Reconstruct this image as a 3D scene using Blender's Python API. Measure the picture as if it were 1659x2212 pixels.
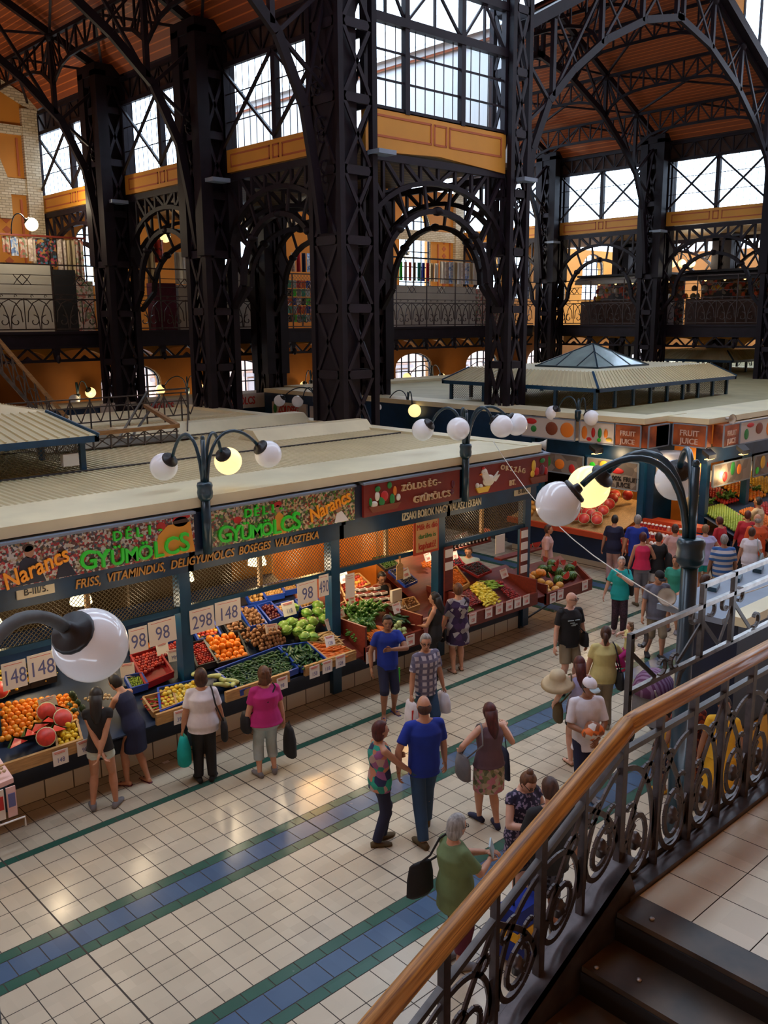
import bpy, bmesh, math, random
from mathutils import Vector, Matrix, Euler, Quaternion, noise as mnoise
random.seed(7)
PI=math.pi
sc=bpy.context.scene; COL=sc.collection
for o in list(bpy.data.objects): bpy.data.objects.remove(o)
# ---------------- camera ----------------
H=6.2
cam=bpy.data.cameras.new('camera'); camo=bpy.data.objects.new('camera',cam); COL.objects.link(camo)
R=Matrix(((0.73147858,0.14417841,-0.66644706),(-0.68182347,0.14394736,-0.717214),(-0.00747348,0.97902592,0.20359863)))
R=R.to_quaternion().to_matrix()
camo.matrix_world=Matrix.Translation((0,0,H))@R.to_4x4()
cam.sensor_fit='VERTICAL'; cam.sensor_height=24; cam.lens=24*1983/2212; cam.clip_end=300; cam.clip_start=.05
sc.camera=camo
# ---------------- world / exposure ----------------
w=bpy.data.worlds.new('world'); sc.world=w; w.use_nodes=True
nt=w.node_tree; bg=nt.nodes['Background']
bg.inputs[0].default_value=(.74,.9,1.12,1); bg.inputs[1].default_value=6.0
sc.cycles.max_bounces=6; sc.cycles.diffuse_bounces=3; sc.cycles.glossy_bounces=3; sc.cycles.transmission_bounces=4; sc.cycles.transparent_max_bounces=8
vs=sc.view_settings; vs.view_transform='Standard'; vs.look='None'; vs.gamma=1; vs.use_curve_mapping=False; vs.exposure=0.12
def area(name,loc,rot,sx,sy,power,col):
    l=bpy.data.lights.new(name,'AREA'); l.shape='RECTANGLE'; l.size=sx; l.size_y=sy; l.energy=power; l.color=col
    o=bpy.data.objects.new(name,l); COL.objects.link(o); o.location=loc; o.rotation_euler=rot; return o
def point(name,loc,power,col=(1,.7,.35),r=.12):
    l=bpy.data.lights.new(name,'POINT'); l.energy=power; l.color=col; l.shadow_soft_size=r
    o=bpy.data.objects.new(name,l); COL.objects.link(o); o.location=loc; return o
# ---------------- materials ----------------
M={}
def mat(name,col,rough=.6,metal=0,noise=None,emit=0,spec=.5,alpha=None,trans=0,bump=0,coat=0,ecol=None):
    m=bpy.data.materials.new(name); m.use_nodes=True; n=m.node_tree; b=n.nodes['Principled BSDF']
    b.inputs['Base Color'].default_value=(*col,1); b.inputs['Roughness'].default_value=rough; b.inputs['Metallic'].default_value=metal
    b.inputs['Specular IOR Level'].default_value=spec
    if coat: b.inputs['Coat Weight'].default_value=coat
    if trans: b.inputs['Transmission Weight'].default_value=trans
    if emit: b.inputs['Emission Color'].default_value=(*(ecol or col),1); b.inputs['Emission Strength'].default_value=emit
    if noise:
        sca,amt=noise[:2]
        tc=n.nodes.new('ShaderNodeTexCoord'); no=n.nodes.new('ShaderNodeTexNoise'); no.inputs['Scale'].default_value=sca; no.inputs['Detail'].default_value=5
        if len(noise)>3:
            mp=n.nodes.new('ShaderNodeMapping'); mp.inputs['Scale'].default_value=noise[3]; n.links.new(tc.outputs['Object'],mp.inputs[0]); n.links.new(mp.outputs[0],no.inputs[0])
        else: n.links.new(tc.outputs['Object'],no.inputs[0])
        cr=n.nodes.new('ShaderNodeValToRGB'); cr.color_ramp.elements[0].position=.32; cr.color_ramp.elements[1].position=.68
        c2=noise[2] if len(noise)>2 and noise[2] else tuple(c*(1-amt) for c in col)
        cr.color_ramp.elements[0].color=(*c2,1); cr.color_ramp.elements[1].color=(*[min(1,c*(1+amt*.5)) for c in col],1)
        n.links.new(no.outputs[0],cr.inputs[0]); n.links.new(cr.outputs[0],b.inputs['Base Color'])
        if bump:
            bp=n.nodes.new('ShaderNodeBump'); bp.inputs['Strength'].default_value=bump; n.links.new(no.outputs[0],bp.inputs['Height']); n.links.new(bp.outputs[0],b.inputs['Normal'])
    M[name]=m; return m
def wave(name,c1,c2,scale,axis,rough=.6,pos=.5,kind='BANDS',dist=0,sharp=.03):
    m=mat(name,c1,rough); n=m.node_tree; b=n.nodes['Principled BSDF']
    tc=n.nodes.new('ShaderNodeTexCoord'); wv=n.nodes.new('ShaderNodeTexWave'); wv.inputs['Scale'].default_value=scale; wv.bands_direction=axis; wv.inputs['Distortion'].default_value=dist
    cr=n.nodes.new('ShaderNodeValToRGB'); cr.color_ramp.elements[0].position=max(0,pos-sharp); cr.color_ramp.elements[1].position=min(1,pos+sharp)
    cr.color_ramp.elements[0].color=(*c1,1); cr.color_ramp.elements[1].color=(*c2,1)
    n.links.new(tc.outputs['Object'],wv.inputs[0]); n.links.new(wv.outputs[0],cr.inputs[0]); n.links.new(cr.outputs[0],b.inputs['Base Color']); return m
def cells(name,cols,scale,rough=.7,kind='voronoi'):
    m=mat(name,cols[0],rough); n=m.node_tree; b=n.nodes['Principled BSDF']
    tc=n.nodes.new('ShaderNodeTexCoord'); v=n.nodes.new('ShaderNodeTexVoronoi'); v.inputs['Scale'].default_value=scale
    cr=n.nodes.new('ShaderNodeValToRGB'); cr.color_ramp.interpolation='CONSTANT'
    e=cr.color_ramp.elements
    for i,c in enumerate(cols):
        p=i/len(cols)
        if i==0: e[0].position=0; e[0].color=(*c,1)
        elif i==1: e[1].position=p; e[1].color=(*c,1)
        else: x=e.new(p); x.color=(*c,1)
    sx=n.nodes.new('ShaderNodeSeparateColor'); n.links.new(tc.outputs['Object'],v.inputs[0]); n.links.new(v.outputs['Color'],sx.inputs[0]); n.links.new(sx.outputs[0],cr.inputs[0]); n.links.new(cr.outputs[0],b.inputs['Base Color']); return m
def bricks(name,c1,c2,mc,scale,bw,rh,ms=.02,rough=.7,rot=None):
    m=mat(name,c1,rough); n=m.node_tree; b=n.nodes['Principled BSDF']
    tc=n.nodes.new('ShaderNodeTexCoord'); mp=n.nodes.new('ShaderNodeMapping'); br=n.nodes.new('ShaderNodeTexBrick')
    if rot: mp.inputs['Rotation'].default_value=rot
    br.inputs['Color1'].default_value=(*c1,1); br.inputs['Color2'].default_value=(*c2,1); br.inputs['Mortar'].default_value=(*mc,1)
    br.inputs['Scale'].default_value=scale; br.inputs['Brick Width'].default_value=bw; br.inputs['Row Height'].default_value=rh; br.inputs['Mortar Size'].default_value=ms
    n.links.new(tc.outputs['Object'],mp.inputs[0]); n.links.new(mp.outputs[0],br.inputs[0]); n.links.new(br.outputs[0],b.inputs['Base Color']); return m
mat('iron',(.0085,.005,.0095),.55,.0,(3,.35),spec=.22)
mat('iron2',(.013,.0085,.0145),.52,.0,(3,.3),spec=.25)
mat('railiron',(.075,.06,.06),.35,.5,(14,.35))
mat('railgrey',(.1,.09,.085),.35,.6,(10,.3))
mat('steel',(.42,.4,.38),.32,.7,(12,.3))
mat('yellow',(.62,.27,.03),.65,0,(.7,.12))
mat('redline',(.42,.1,.03),.7)
mat('orangewall',(.6,.23,.025),.7,0,(.35,.25))
mat('ochre',(.36,.13,.02),.7,0,(.5,.3))
mat('brickpale',(.62,.52,.36),.8)
bricks('brick',(.66,.57,.42),(.5,.4,.26),(.3,.24,.16),1,.26,.09,.012,.8,(PI/2,0,0))
mat('soffit',(.3,.17,.05),.7,0,(1,.25))
mat('roofcream',(.7,.64,.42),.5,0,(1.2,.12))
mat('roofgrey',(.2,.25,.32),.45,0,(2,.12))
mat('blue',(.005,.032,.08),.35,0,(4,.3))
mat('bluedk',(.004,.014,.045),.45,0,(4,.3))
mat('bluelt',(.006,.055,.125),.35,0,(4,.2))
mat('lampblue',(.008,.04,.065),.28,0,(6,.3),spec=.6)
mat('lampgrey',(.08,.085,.085),.55,0,(9,.25))
mat('black',(.008,.008,.01),.45)
mat('darkgrey',(.03,.03,.035),.5)
mat('globe',(.76,.79,.84),.12,0,spec=.6,emit=.05,ecol=(1,1,1))
mat('globelit',(1,.8,.45),.2,0,emit=1.15,ecol=(1,.72,.3))
mat('globehot',(1,.95,.8),.2,0,emit=2.2,ecol=(1,.86,.55))
mat('pendant',(1,.9,.6),.3,0,emit=3.2,ecol=(1,.84,.45))
mat('lampglow',(1,.6,.2),.3,0,emit=3,ecol=(1,.6,.2))
mat('glass',(.9,.95,1),.05,0,trans=1)
n=M['glass'].node_tree; b=n.nodes['Principled BSDF']; out=n.nodes['Material Output']
tr=n.nodes.new('ShaderNodeBsdfTransparent'); tr.inputs[0].default_value=(.93,.96,.98,1); gl=n.nodes.new('ShaderNodeBsdfGlossy'); gl.inputs['Roughness'].default_value=.05
mx=n.nodes.new('ShaderNodeMixShader'); mx.inputs[0].default_value=.06; n.links.new(tr.outputs[0],mx.inputs[1]); n.links.new(gl.outputs[0],mx.inputs[2]); n.links.new(mx.outputs[0],out.inputs[0])
mat('glassgreen',(.25,.36,.36),.12,0,(2,.2),spec=.8)
mat('wood',(.3,.15,.05),.5,0,(5,.35,None,(1,8,8)))
mat('woodlt',(.45,.26,.1),.6,0,(5,.3,None,(1,8,8)))
mat('redboard',(.16,.02,.01),.5,0,(4,.25,None,(1,6,6)))
mat('orangeboard',(.5,.06,.015),.5)
mat('signred',(.19,.014,.008),.5,0,(2,.15))
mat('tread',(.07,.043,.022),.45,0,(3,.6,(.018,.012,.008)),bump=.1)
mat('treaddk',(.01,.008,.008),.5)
mat('handrail',(.5,.235,.05),.42,0,(7,.3,(.16,.055,.015),(.35,12,12)),coat=.1)
mat('handrail2',(.5,.235,.05),.42,0,(7,.3,(.13,.045,.012),(.35,12,12)))
for n_ in M['handrail2'].node_tree.nodes:
    if n_.type=='MAPPING': n_.vector_type='TEXTURE'; n_.inputs['Rotation'].default_value=(0,-math.atan(.41),0); n_.inputs['Scale'].default_value=(2.8,.085,.085)
mat('paper',(.78,.76,.74),.6); mat('inkred',(.6,.05,.05),.6); mat('inkblue',(.12,.14,.35),.6); mat('paperpink',(.8,.55,.55),.6)
mat('ivory',(.62,.56,.4),.5)
mat('white',(.75,.75,.75),.5); mat('offwhite',(.6,.57,.5),.7,0,(2,.1))
mat('plinth',(.42,.37,.28),.4)
# ---------------- mesh builder ----------------
class MB:
    def __init__(s): s.v=[];s.f=[];s.mi=[];s.sm=[];s.cur=0;s.smooth=False
    def add(s,vs,fs):
        o=len(s.v); s.v+=[tuple(v) for v in vs]; s.f+=[tuple(i+o for i in f) for f in fs]; s.mi+=[s.cur]*len(fs); s.sm+=[s.smooth]*len(fs); return s
    def box(s,x0,x1,y0,y1,z0,z1):
        if x0>x1:x0,x1=x1,x0
        if y0>y1:y0,y1=y1,y0
        if z0>z1:z0,z1=z1,z0
        return s.add([(x0,y0,z0),(x1,y0,z0),(x1,y1,z0),(x0,y1,z0),(x0,y0,z1),(x1,y0,z1),(x1,y1,z1),(x0,y1,z1)],[(3,2,1,0),(4,5,6,7),(0,1,5,4),(1,2,6,5),(2,3,7,6),(3,0,4,7)])
    def beam(s,p,q,a=.05,b=None,up=(0,0,1)):
        b=b or a; p=Vector(p);q=Vector(q); d=q-p
        if d.length<1e-6: return s
        d.normalize(); u=Vector(up)
        if abs(d.dot(u))>.98: u=Vector((1,0,0)) if abs(d.x)<.9 else Vector((0,1,0))
        r=d.cross(u).normalized(); u=r.cross(d)
        r*=a/2;u*=b/2
        return s.add([p-r-u,p+r-u,p+r+u,p-r+u,q-r-u,q+r-u,q+r+u,q-r+u],[(0,1,2,3),(7,6,5,4),(0,4,5,1),(1,5,6,2),(2,6,7,3),(3,7,4,0)])
    def poly(s,pts,a,b=None,up=(0,0,1),close=False):
        P=list(pts)+([pts[0]] if close else [])
        for i in range(len(P)-1): s.beam(P[i],P[i+1],a,b,up)
        return s
    def tube(s,pts,r,n=8,caps=True,rs=None):
        P=[Vector(p) for p in pts]; N=len(P); vs=[];fs=[]; u=None
        for i,p in enumerate(P):
            d=(P[min(i+1,N-1)]-P[max(i-1,0)])
            if d.length<1e-7: d=Vector((0,0,1))
            d.normalize()
            if u is None: u=d.cross(Vector((0,0,1)) if abs(d.z)<.9 else Vector((1,0,0))).normalized()
            else:
                u=(u-d*u.dot(d)); u=u.normalized() if u.length>1e-6 else d.orthogonal().normalized()
            w=d.cross(u); rr=rs[i] if rs else r
            for k in range(n):
                a=2*PI*k/n; vs.append(p+u*(rr*math.cos(a))+w*(rr*math.sin(a)))
        for i in range(N-1):
            for k in range(n):
                k2=(k+1)%n; fs.append((i*n+k,i*n+k2,(i+1)*n+k2,(i+1)*n+k))
        if caps: fs.append(tuple(range(n-1,-1,-1))); fs.append(tuple((N-1)*n+k for k in range(n)))
        sm=s.smooth; s.smooth=True; s.add(vs,fs); s.smooth=sm; return s
    def lathe(s,prof,c=(0,0,0),n=16,axis=None):
        vs=[];fs=[];c=Vector(c); Q=None
        if axis is not None: Q=Vector((0,0,1)).rotation_difference(Vector(axis).normalized())
        for r,z in prof:
            for k in range(n):
                a=2*PI*k/n; v=Vector((r*math.cos(a),r*math.sin(a),z)); vs.append(c+(Q@v if Q else v))
        L=len(prof)
        for i in range(L-1):
            for k in range(n):
                k2=(k+1)%n; fs.append((i*n+k,i*n+k2,(i+1)*n+k2,(i+1)*n+k))
        fs.append(tuple(range(n-1,-1,-1))); fs.append(tuple((L-1)*n+k for k in range(n)))
        sm=s.smooth; s.smooth=True; s.add(vs,fs); s.smooth=sm; return s
    def ell(s,c,rx,ry,rz,rot=None,n=12,m=8,fn=None):
        c=Vector(c); vs=[];fs=[]
        for i in range(1,m):
            t=PI*i/m
            for k in range(n):
                a=2*PI*k/n; v=Vector((rx*math.sin(t)*math.cos(a),ry*math.sin(t)*math.sin(a),rz*math.cos(t)))
                if fn: v=fn(v)
                vs.append(c+(rot@v if rot else v))
        tv=Vector((0,0,rz)); bv=Vector((0,0,-rz))
        if fn: tv=fn(tv);bv=fn(bv)
        vs.append(c+(rot@tv if rot else tv)); vs.append(c+(rot@bv if rot else bv)); T=len(vs)-2;B=T+1
        for k in range(n):
            k2=(k+1)%n; fs.append((T,k,k2)); fs.append((B,(m-2)*n+k2,(m-2)*n+k))
            for i in range(m-2): fs.append((i*n+k,(i+1)*n+k,(i+1)*n+k2,i*n+k2))
        sm=s.smooth; s.smooth=True; s.add(vs,fs); s.smooth=sm; return s
    def prism(s,pts,off):
        """closed planar polygon pts (3d) extruded by vector off"""
        n=len(pts); off=Vector(off); P=[Vector(p) for p in pts]
        return s.add(P+[p+off for p in P],[tuple(range(n-1,-1,-1)),tuple(range(n,2*n))]+[(i,(i+1)%n,n+(i+1)%n,n+i) for i in range(n)])
    def loft(s,rings,n=14,caps=True):
        """rings: (center,rx,ry,right,fwd)"""
        vs=[];fs=[]
        for c,rx,ry,ri,fw in rings:
            c=Vector(c)
            for k in range(n):
                a=2*PI*k/n; vs.append(c+ri*(rx*math.cos(a))+fw*(ry*math.sin(a)))
        L=len(rings)
        for i in range(L-1):
            for k in range(n):
                k2=(k+1)%n; fs.append((i*n+k,i*n+k2,(i+1)*n+k2,(i+1)*n+k))
        if caps: fs.append(tuple(range(n-1,-1,-1))); fs.append(tuple((L-1)*n+k for k in range(n)))
        sm=s.smooth; s.smooth=True; s.add(vs,fs); s.smooth=sm; return s
    def build(s,name,m,parent=None,label=None,cat=None,group=None,kind=None,loc=None):
        me=bpy.data.meshes.new(name); off=Vector((0,0,0))
        if parent is not None: off=ORG.get(parent.name,Vector((0,0,0)))
        elif loc is not None: off=Vector(loc)
        elif kind!='structure' and s.v:
            xs=[v[0] for v in s.v];ys=[v[1] for v in s.v];zs=[v[2] for v in s.v]
            off=Vector(((min(xs)+max(xs))/2,(min(ys)+max(ys))/2,min(zs)))
        me.from_pydata([(v[0]-off.x,v[1]-off.y,v[2]-off.z) for v in s.v],[],s.f)
        ms=m if isinstance(m,(list,tuple)) else [m]
        for x in ms: me.materials.append(M[x] if isinstance(x,str) else x)
        if len(ms)>1: me.polygons.foreach_set('material_index',s.mi)
        if any(s.sm): me.polygons.foreach_set('use_smooth',s.sm)
        me.update(); bm=bmesh.new(); bm.from_mesh(me); bmesh.ops.recalc_face_normals(bm,faces=bm.faces); bm.to_mesh(me); bm.free()
        o=bpy.data.objects.new(name,me); COL.objects.link(o)
        if parent is not None: o.parent=parent; ORG[o.name]=off
        else: o.location=off; ORG[o.name]=off
        tag(o,label,cat,group,kind); return o
ORG={}
def tag(o,label=None,cat=None,group=None,kind=None):
    if label: o['label']=label
    if cat: o['category']=cat
    if group: o['group']=group
    if kind: o['kind']=kind
    return o
def thing(name,label,cat,loc=(0,0,0),group=None,rotz=0):
    o=bpy.data.objects.new(name,None); COL.objects.link(o); o.location=loc; o.rotation_euler=(0,0,rotz); o.empty_display_size=.1
    ORG[o.name]=Vector(loc) if rotz==0 else Vector((0,0,0)); tag(o,label,cat,group); return o
def text(s,name,m,size,loc,xdir,up,parent=None,ext=.012,font_scale=(1,1),shear=0,align='CENTER',label=None,cat=None):
    cu=bpy.data.curves.new('t','FONT'); cu.body=s; cu.size=size; cu.extrude=ext; cu.align_x=align; cu.align_y='CENTER'; cu.shear=shear; cu.resolution_u=3
    if ext>.004: cu.offset=size*.014
    o=bpy.data.objects.new('t',cu); COL.objects.link(o)
    dg=bpy.context.evaluated_depsgraph_get(); dg.update()
    me=bpy.data.meshes.new_from_object(o.evaluated_get(dg)); bpy.data.objects.remove(o)
    x=Vector(xdir).normalized(); u=Vector(up).normalized(); z=x.cross(u); 
    mt=Matrix(((x.x,u.x,z.x),(x.y,u.y,z.y),(x.z,u.z,z.z)))
    off=ORG.get(parent.name,Vector((0,0,0))) if parent is not None else Vector((0,0,0))
    L=Vector(loc)-off
    for v in me.vertices: v.co=mt@Vector((v.co.x*font_scale[0],v.co.y*font_scale[1],v.co.z))+L
    me.materials.clear(); me.materials.append(M[m]); me.update()
    q=bpy.data.objects.new(name,me); COL.objects.link(q)
    if parent is not None: q.parent=parent
    if label: tag(q,label,cat)
    return q
def scroll(c,r,a0,a1,r1=.25,n=14,ax=(1,0,0),ay=(0,0,1)):
    """spiral points from radius r at angle a0 to r*r1 at a1"""
    c=Vector(c);ax=Vector(ax);ay=Vector(ay); P=[]
    for i in range(n+1):
        t=i/n;a=a0+(a1-a0)*t; rr=r*(1-(1-r1)*t); P.append(c+ax*(rr*math.cos(a))+ay*(rr*math.sin(a)))
    return P
# ================= FLOOR =================
P=.315; X0=3.33-5*P*2
def tile_noise(name,c,rough,var,amt2=None):
    m=mat(name,c,rough,0,None,spec=.5); n=m.node_tree; b=n.nodes['Principled BSDF']
    tc=n.nodes.new('ShaderNodeTexCoord'); sn=n.nodes.new('ShaderNodeVectorMath'); sn.operation='SNAP'; sn.inputs[1].default_value=(P,P,1)
    wn=n.nodes.new('ShaderNodeTexWhiteNoise'); n.links.new(tc.outputs['Object'],sn.inputs[0]); n.links.new(sn.outputs[0],wn.inputs[0])
    no=n.nodes.new('ShaderNodeTexNoise'); no.inputs['Scale'].default_value=1.3; no.inputs['Detail'].default_value=6; n.links.new(tc.outputs['Object'],no.inputs[0])
    ad=n.nodes.new('ShaderNodeMath'); ad.operation='MULTIPLY_ADD'; ad.inputs[1].default_value=.45; n.links.new(wn.outputs[0],ad.inputs[0]); n.links.new(no.outputs[0],ad.inputs[2])
    cr=n.nodes.new('ShaderNodeValToRGB'); cr.color_ramp.elements[0].position=.3; cr.color_ramp.elements[1].position=1.0
    cr.color_ramp.elements[0].color=(*[x*(1-var) for x in c],1); cr.color_ramp.elements[1].color=(*[min(1,x*(1+var*.6)) for x in c],1)
    n.links.new(ad.outputs[0],cr.inputs[0]); n.links.new(cr.outputs[0],b.inputs['Base Color'])
    mr=n.nodes.new('ShaderNodeMapRange'); mr.inputs[3].default_value=rough*.75; mr.inputs[4].default_value=rough*1.35; n.links.new(no.outputs[0],mr.inputs[0]); n.links.new(mr.outputs[0],b.inputs['Roughness'])
tile_noise('tilecream',(.56,.485,.36),.22,.12)
tile_noise('tilegreen',(.035,.11,.08),.24,.15)
tile_noise('tileblue',(.07,.125,.215),.24,.12)
mat('grout',(.05,.04,.03),.8)
mb=MB(); mb.box(-6,64,-2,34.4,-.2,-.003)
fl=mb.v; mb.cur=1
def q(x0,x1,y0,y1,mi,g=.0052):
    mb.cur=mi; mb.add([(x0+g,y0+g,0),(x1-g,y0+g,0),(x1-g,y1-g,0),(x0+g,y1-g,0)],[(0,1,2,3)])
BX=[(15.6,16.2),(18.25,18.85)]
rows=[]   # along-aisle rows : (y0,y1,mat,pitch)
def seq(y0,items):
    y=y0
    for h,m in items: rows.append((y,y+h,m)); y+=h
    return y
y=seq(2.9,[(P,1)]*4+[(.1,1),(.12,2)]+[(P,1)]*4+[(.24,1)])
rows=[(a,b,c) for a,b,c in rows if b<5.885]
y=5.88
rows=[r for r in rows]
# fill symmetrical layout
rows=[]
yy=5.88-.3075*5-.12; rows.append((yy-.0,yy+.12,2))
a=yy+.12
for i in range(5): rows.append((a+i*.3075,a+(i+1)*.3075,1))
a=yy
for i in range(5): rows.append((a-(i+1)*P,a-i*P,1))
rows+=[(5.88,6.03,2),(6.03,6.33,3),(6.33,6.48,2)]
for i in range(5): rows.append((6.48+i*.306,6.48+(i+1)*.306,1))
rows+=[(8.01,8.16,2),(8.16,8.46,3),(8.46,8.61,2)]
for i in range(5): rows.append((8.61+i*.3,8.61+(i+1)*.3,1))
rows.append((10.11,10.23,2))
for i in range(4): rows.append((10.23+i*.3,10.23+(i+1)*.3,1))
X1=46
for (a,b,m) in rows:
    k=0; x=0.18
    half=.5 if m in(2,) else 0
    x-=half*P
    while x<X1:
        if b>11.0 and x>14.3: pass
        q(x,x+P,a,b,m); x+=P
        if m==1 and False: pass
# transverse aisle
y0=11.43; 
xs=[14.4]
x=14.3-.02
cols=[]
x=13.725
i=0
while y0+i*P<33.5:
    ya=y0+i*P; yb=ya+P
    xx=14.355
    for wdt,m in [(P,1)]*4+[(.15,2),(.3,3),(.15,2)]+[(P,1)]*5+[(.15,2),(.3,3),(.15,2)]+[(P,1)]*5:
        q(xx,xx+wdt,ya,yb,m); xx+=wdt
    i+=1
# expansion joints
mb.cur=0
for k in range(0,12):
    xj=.18+P*(10*k)+0.0
    mb.box(xj-.009,xj+.009,2.9,11.4,-.001,.0012)
mb.build('floor',['grout','tilecream','tilegreen','tileblue'],kind='structure')
# ================= IRON STRUCTURE =================
YC=[17.2,22.88,28.6]
def near(X,Y): 
    return 'by the stair side' 
def column(X,Y,h,z1,label,dense=False,z0=0):
    t=thing('iron_column',label,'column',(X,Y,z0),'lattice iron columns of the hall')
    c=.15 if not dense else .2
    m=MB()
    for sx in(-1,1):
        for sy in(-1,1):
            x=X+sx*(h-c/2); yy=Y+sy*(h-c/2)
            m.box(x-c/2,x+c/2,yy-c/2,yy+c/2,z0,z1)
            if dense: m.box(x-c*.9,x+c*.9,yy-c*.9,yy+c*.9,z1-6,z1-.2)
    m.build('corner_angles','iron',t)
    b=MB(); z=z0+.3; st=1.55
    while z<z1-.5:
        zz=min(z+st,z1)
        for s in(-1,1):
            for a in(-1,1):
                b.beam((X-h+c,Y+s*(h-.04),z if a>0 else zz),(X+h-c,Y+s*(h-.04),zz if a>0 else z),.04,.09)
                b.beam((X+s*(h-.04),Y-h+c,z if a>0 else zz),(X+s*(h-.04),Y+h-c,zz if a>0 else z),.04,.09)
            b.box(X-h+.05,X+h-.05,Y+s*(h-.05)-.03,Y+s*(h-.05)+.03,z-.1,z+.1)
            b.box(X+s*(h-.05)-.03,X+s*(h-.05)+.03,Y-h+.05,Y+h-.05,z-.1,z+.1)
        z+=st
    b.build('lacing','iron2',t)
    if dense:
        d=MB(); d.box(X-h*.55,X+h*.55,Y-h*.5,Y+h*.5,z0,z1); d.build('core_plate','iron',t)
    if h>.55: d=MB(); d.box(X-h+.06,X+.05,Y-h+.12,Y+h-.1,z0,z1); d.build('core_plate','iron',t)
    k=MB(); k.box(X-h-.08,X+h+.08,Y-h-.08,Y+h+.08,z1-.35,z1); k.box(X-h-.04,X+h+.04,Y-h-.04,Y+h+.04,z1-.6,z1-.35); k.build('capital','iron',t)
    return t
column(14.75,17.2,.58,18,'massive dark lattice iron pier standing alone between the two market roofs, nearest of the columns')
column(20.8,17.2,.42,18,'tall dark lattice pier right of the nearest pier, before the glass pyramid')
column(14.7,22.88,.52,14,'dark iron column second from the left, behind the lamp with three globes',True)
column(14.72,28.6,.52,14,'leftmost dark iron column, nearest the orange end wall',True)
column(20.8,22.88,.42,10.3,'dark inner iron column just right of the nearest pier, under the low ceiling',True)
column(20.8,28.6,.42,10.3,'dark inner iron column left of the nearest pier, beside the gallery of shirts',True)
column(37.9,17.2,.5,14,'dark iron column cut by the right edge of the view',True)
column(37.9,22.88,.5,14,'dark iron column behind the glass pyramid, under the middle of the right wall',True)
column(37.9,28.6,.5,14,'dark iron column left of the pyramid peak, far end of the right wall',True)
column(44.5,17.5,.42,10.3,'far dark column at the right behind the food gallery',True)
column(44.5,22.88,.42,10.3,'far dark column behind the right gallery, second from the right edge',True)
column(44.5,28.6,.42,10.3,'far dark column behind the right gallery, left of its lamps',True)
# --- clerestory bays
NW=[0]
def bay(F,u0,u1,z0,z1,z2,z3,lab,xbr=True,dx=(0,1,0)):
    NW[0]+=1
    wid=u1-u0
    b=MB()
    def bx(a,c,o0,o1,za,zb): 
        p=F(a,za,o0);q=F(c,zb,o1); b.box(p[0],q[0],p[1],q[1],p[2],q[2])
    bx(u0,u1,0,.16,z0,z1)
    b.cur=1
    mid=(u0+u1)/2; sq=.28*(z1-z0)/.58*.5; h0=z0+(z1-z0)*.2; h1=z1-(z1-z0)*.2
    if z1-z0>.8: h0=z0+.42;h1=z1-.16
    for a,c in ((u0+.25,mid-sq-.12),(mid-sq,mid+sq),(mid+sq+.12,u1-.25)):
        L=.045
        bx(a,c,-.012,0,h0,h0+L);bx(a,c,-.012,0,h1-L,h1);bx(a,a+L,-.012,0,h0,h1);bx(c-L,c,-.012,0,h0,h1)
    b.build('trim_%d'%NW[0],['yellow','redline'],kind='structure')
    fr=MB()
    def bm(a,za,c,zb,s,o=.05,s2=None): fr.beam(F(a,za,o),F(c,zb,o),s,s2 or s)
    if xbr:
        bm(mid,z1,mid,z2,.17); bm(u0,z1,u0,z2,.12); bm(u1,z1,u1,z2,.12)
        for a,c in((u0,mid),(mid,u1)):
            bm(a,z1+.05,c,z2-.05,.07,-.02); bm(a,z2-.05,c,z1+.05,.07,-.06)
            for k in(.33,.66): bm(a,z1+(z2-z1)*k,c,z1+(z2-z1)*k,.025)
            for k in range(1,8): bm(a+(c-a)*k/8,z1,a+(c-a)*k/8,z2,.014)
    else:
        for k in xbr or []: pass
    bm(u0,z2,u1,z2,.12); bm(u0,z3,u1,z3,.12)
    n=8
    for k in range(n+1):
        u=u0+(u1-u0)*k/n; bm(u,z2,u,z3,.05)
        if k<n: bm(u,z2 if k%2 else z3,u0+(u1-u0)*(k+1)/n,z3 if k%2 else z2,.05)
    bx=lambda *a:None
    o=fr.build('window_%d'%NW[0],'iron2',kind='structure')
    g=MB(); p=F(u0,z1,.12);q=F(u1,z2,.13); g.box(p[0],q[0],p[1],q[1],p[2],q[2]); g.build('pane','glass',o)
    g=MB(); p=F(u0-.6,z2,.14);q=F(u1+.6,z3+.5,.2); g.box(p[0],q[0],p[1],q[1],p[2],q[2]); g.build('beam_board','ochredk',o)
mat('ochredk',(.06,.025,.015),.7,0,(2,.3))
FW1=lambda u,z,o:(14.95+o,u,z); FW3=lambda u,z,o:(37.85+o,u,z); FW2=lambda u,z,o:(u,17.0+o,z)
for F in(FW1,FW3):
    for a,c in((17.75,22.35),(23.4,28.08),(29.12,34.4)): bay(F,a,c,10.2,10.78,12.92,13.62,'')
bay(FW3,11.5,16.7,10.2,10.78,12.92,13.62,'')
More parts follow.
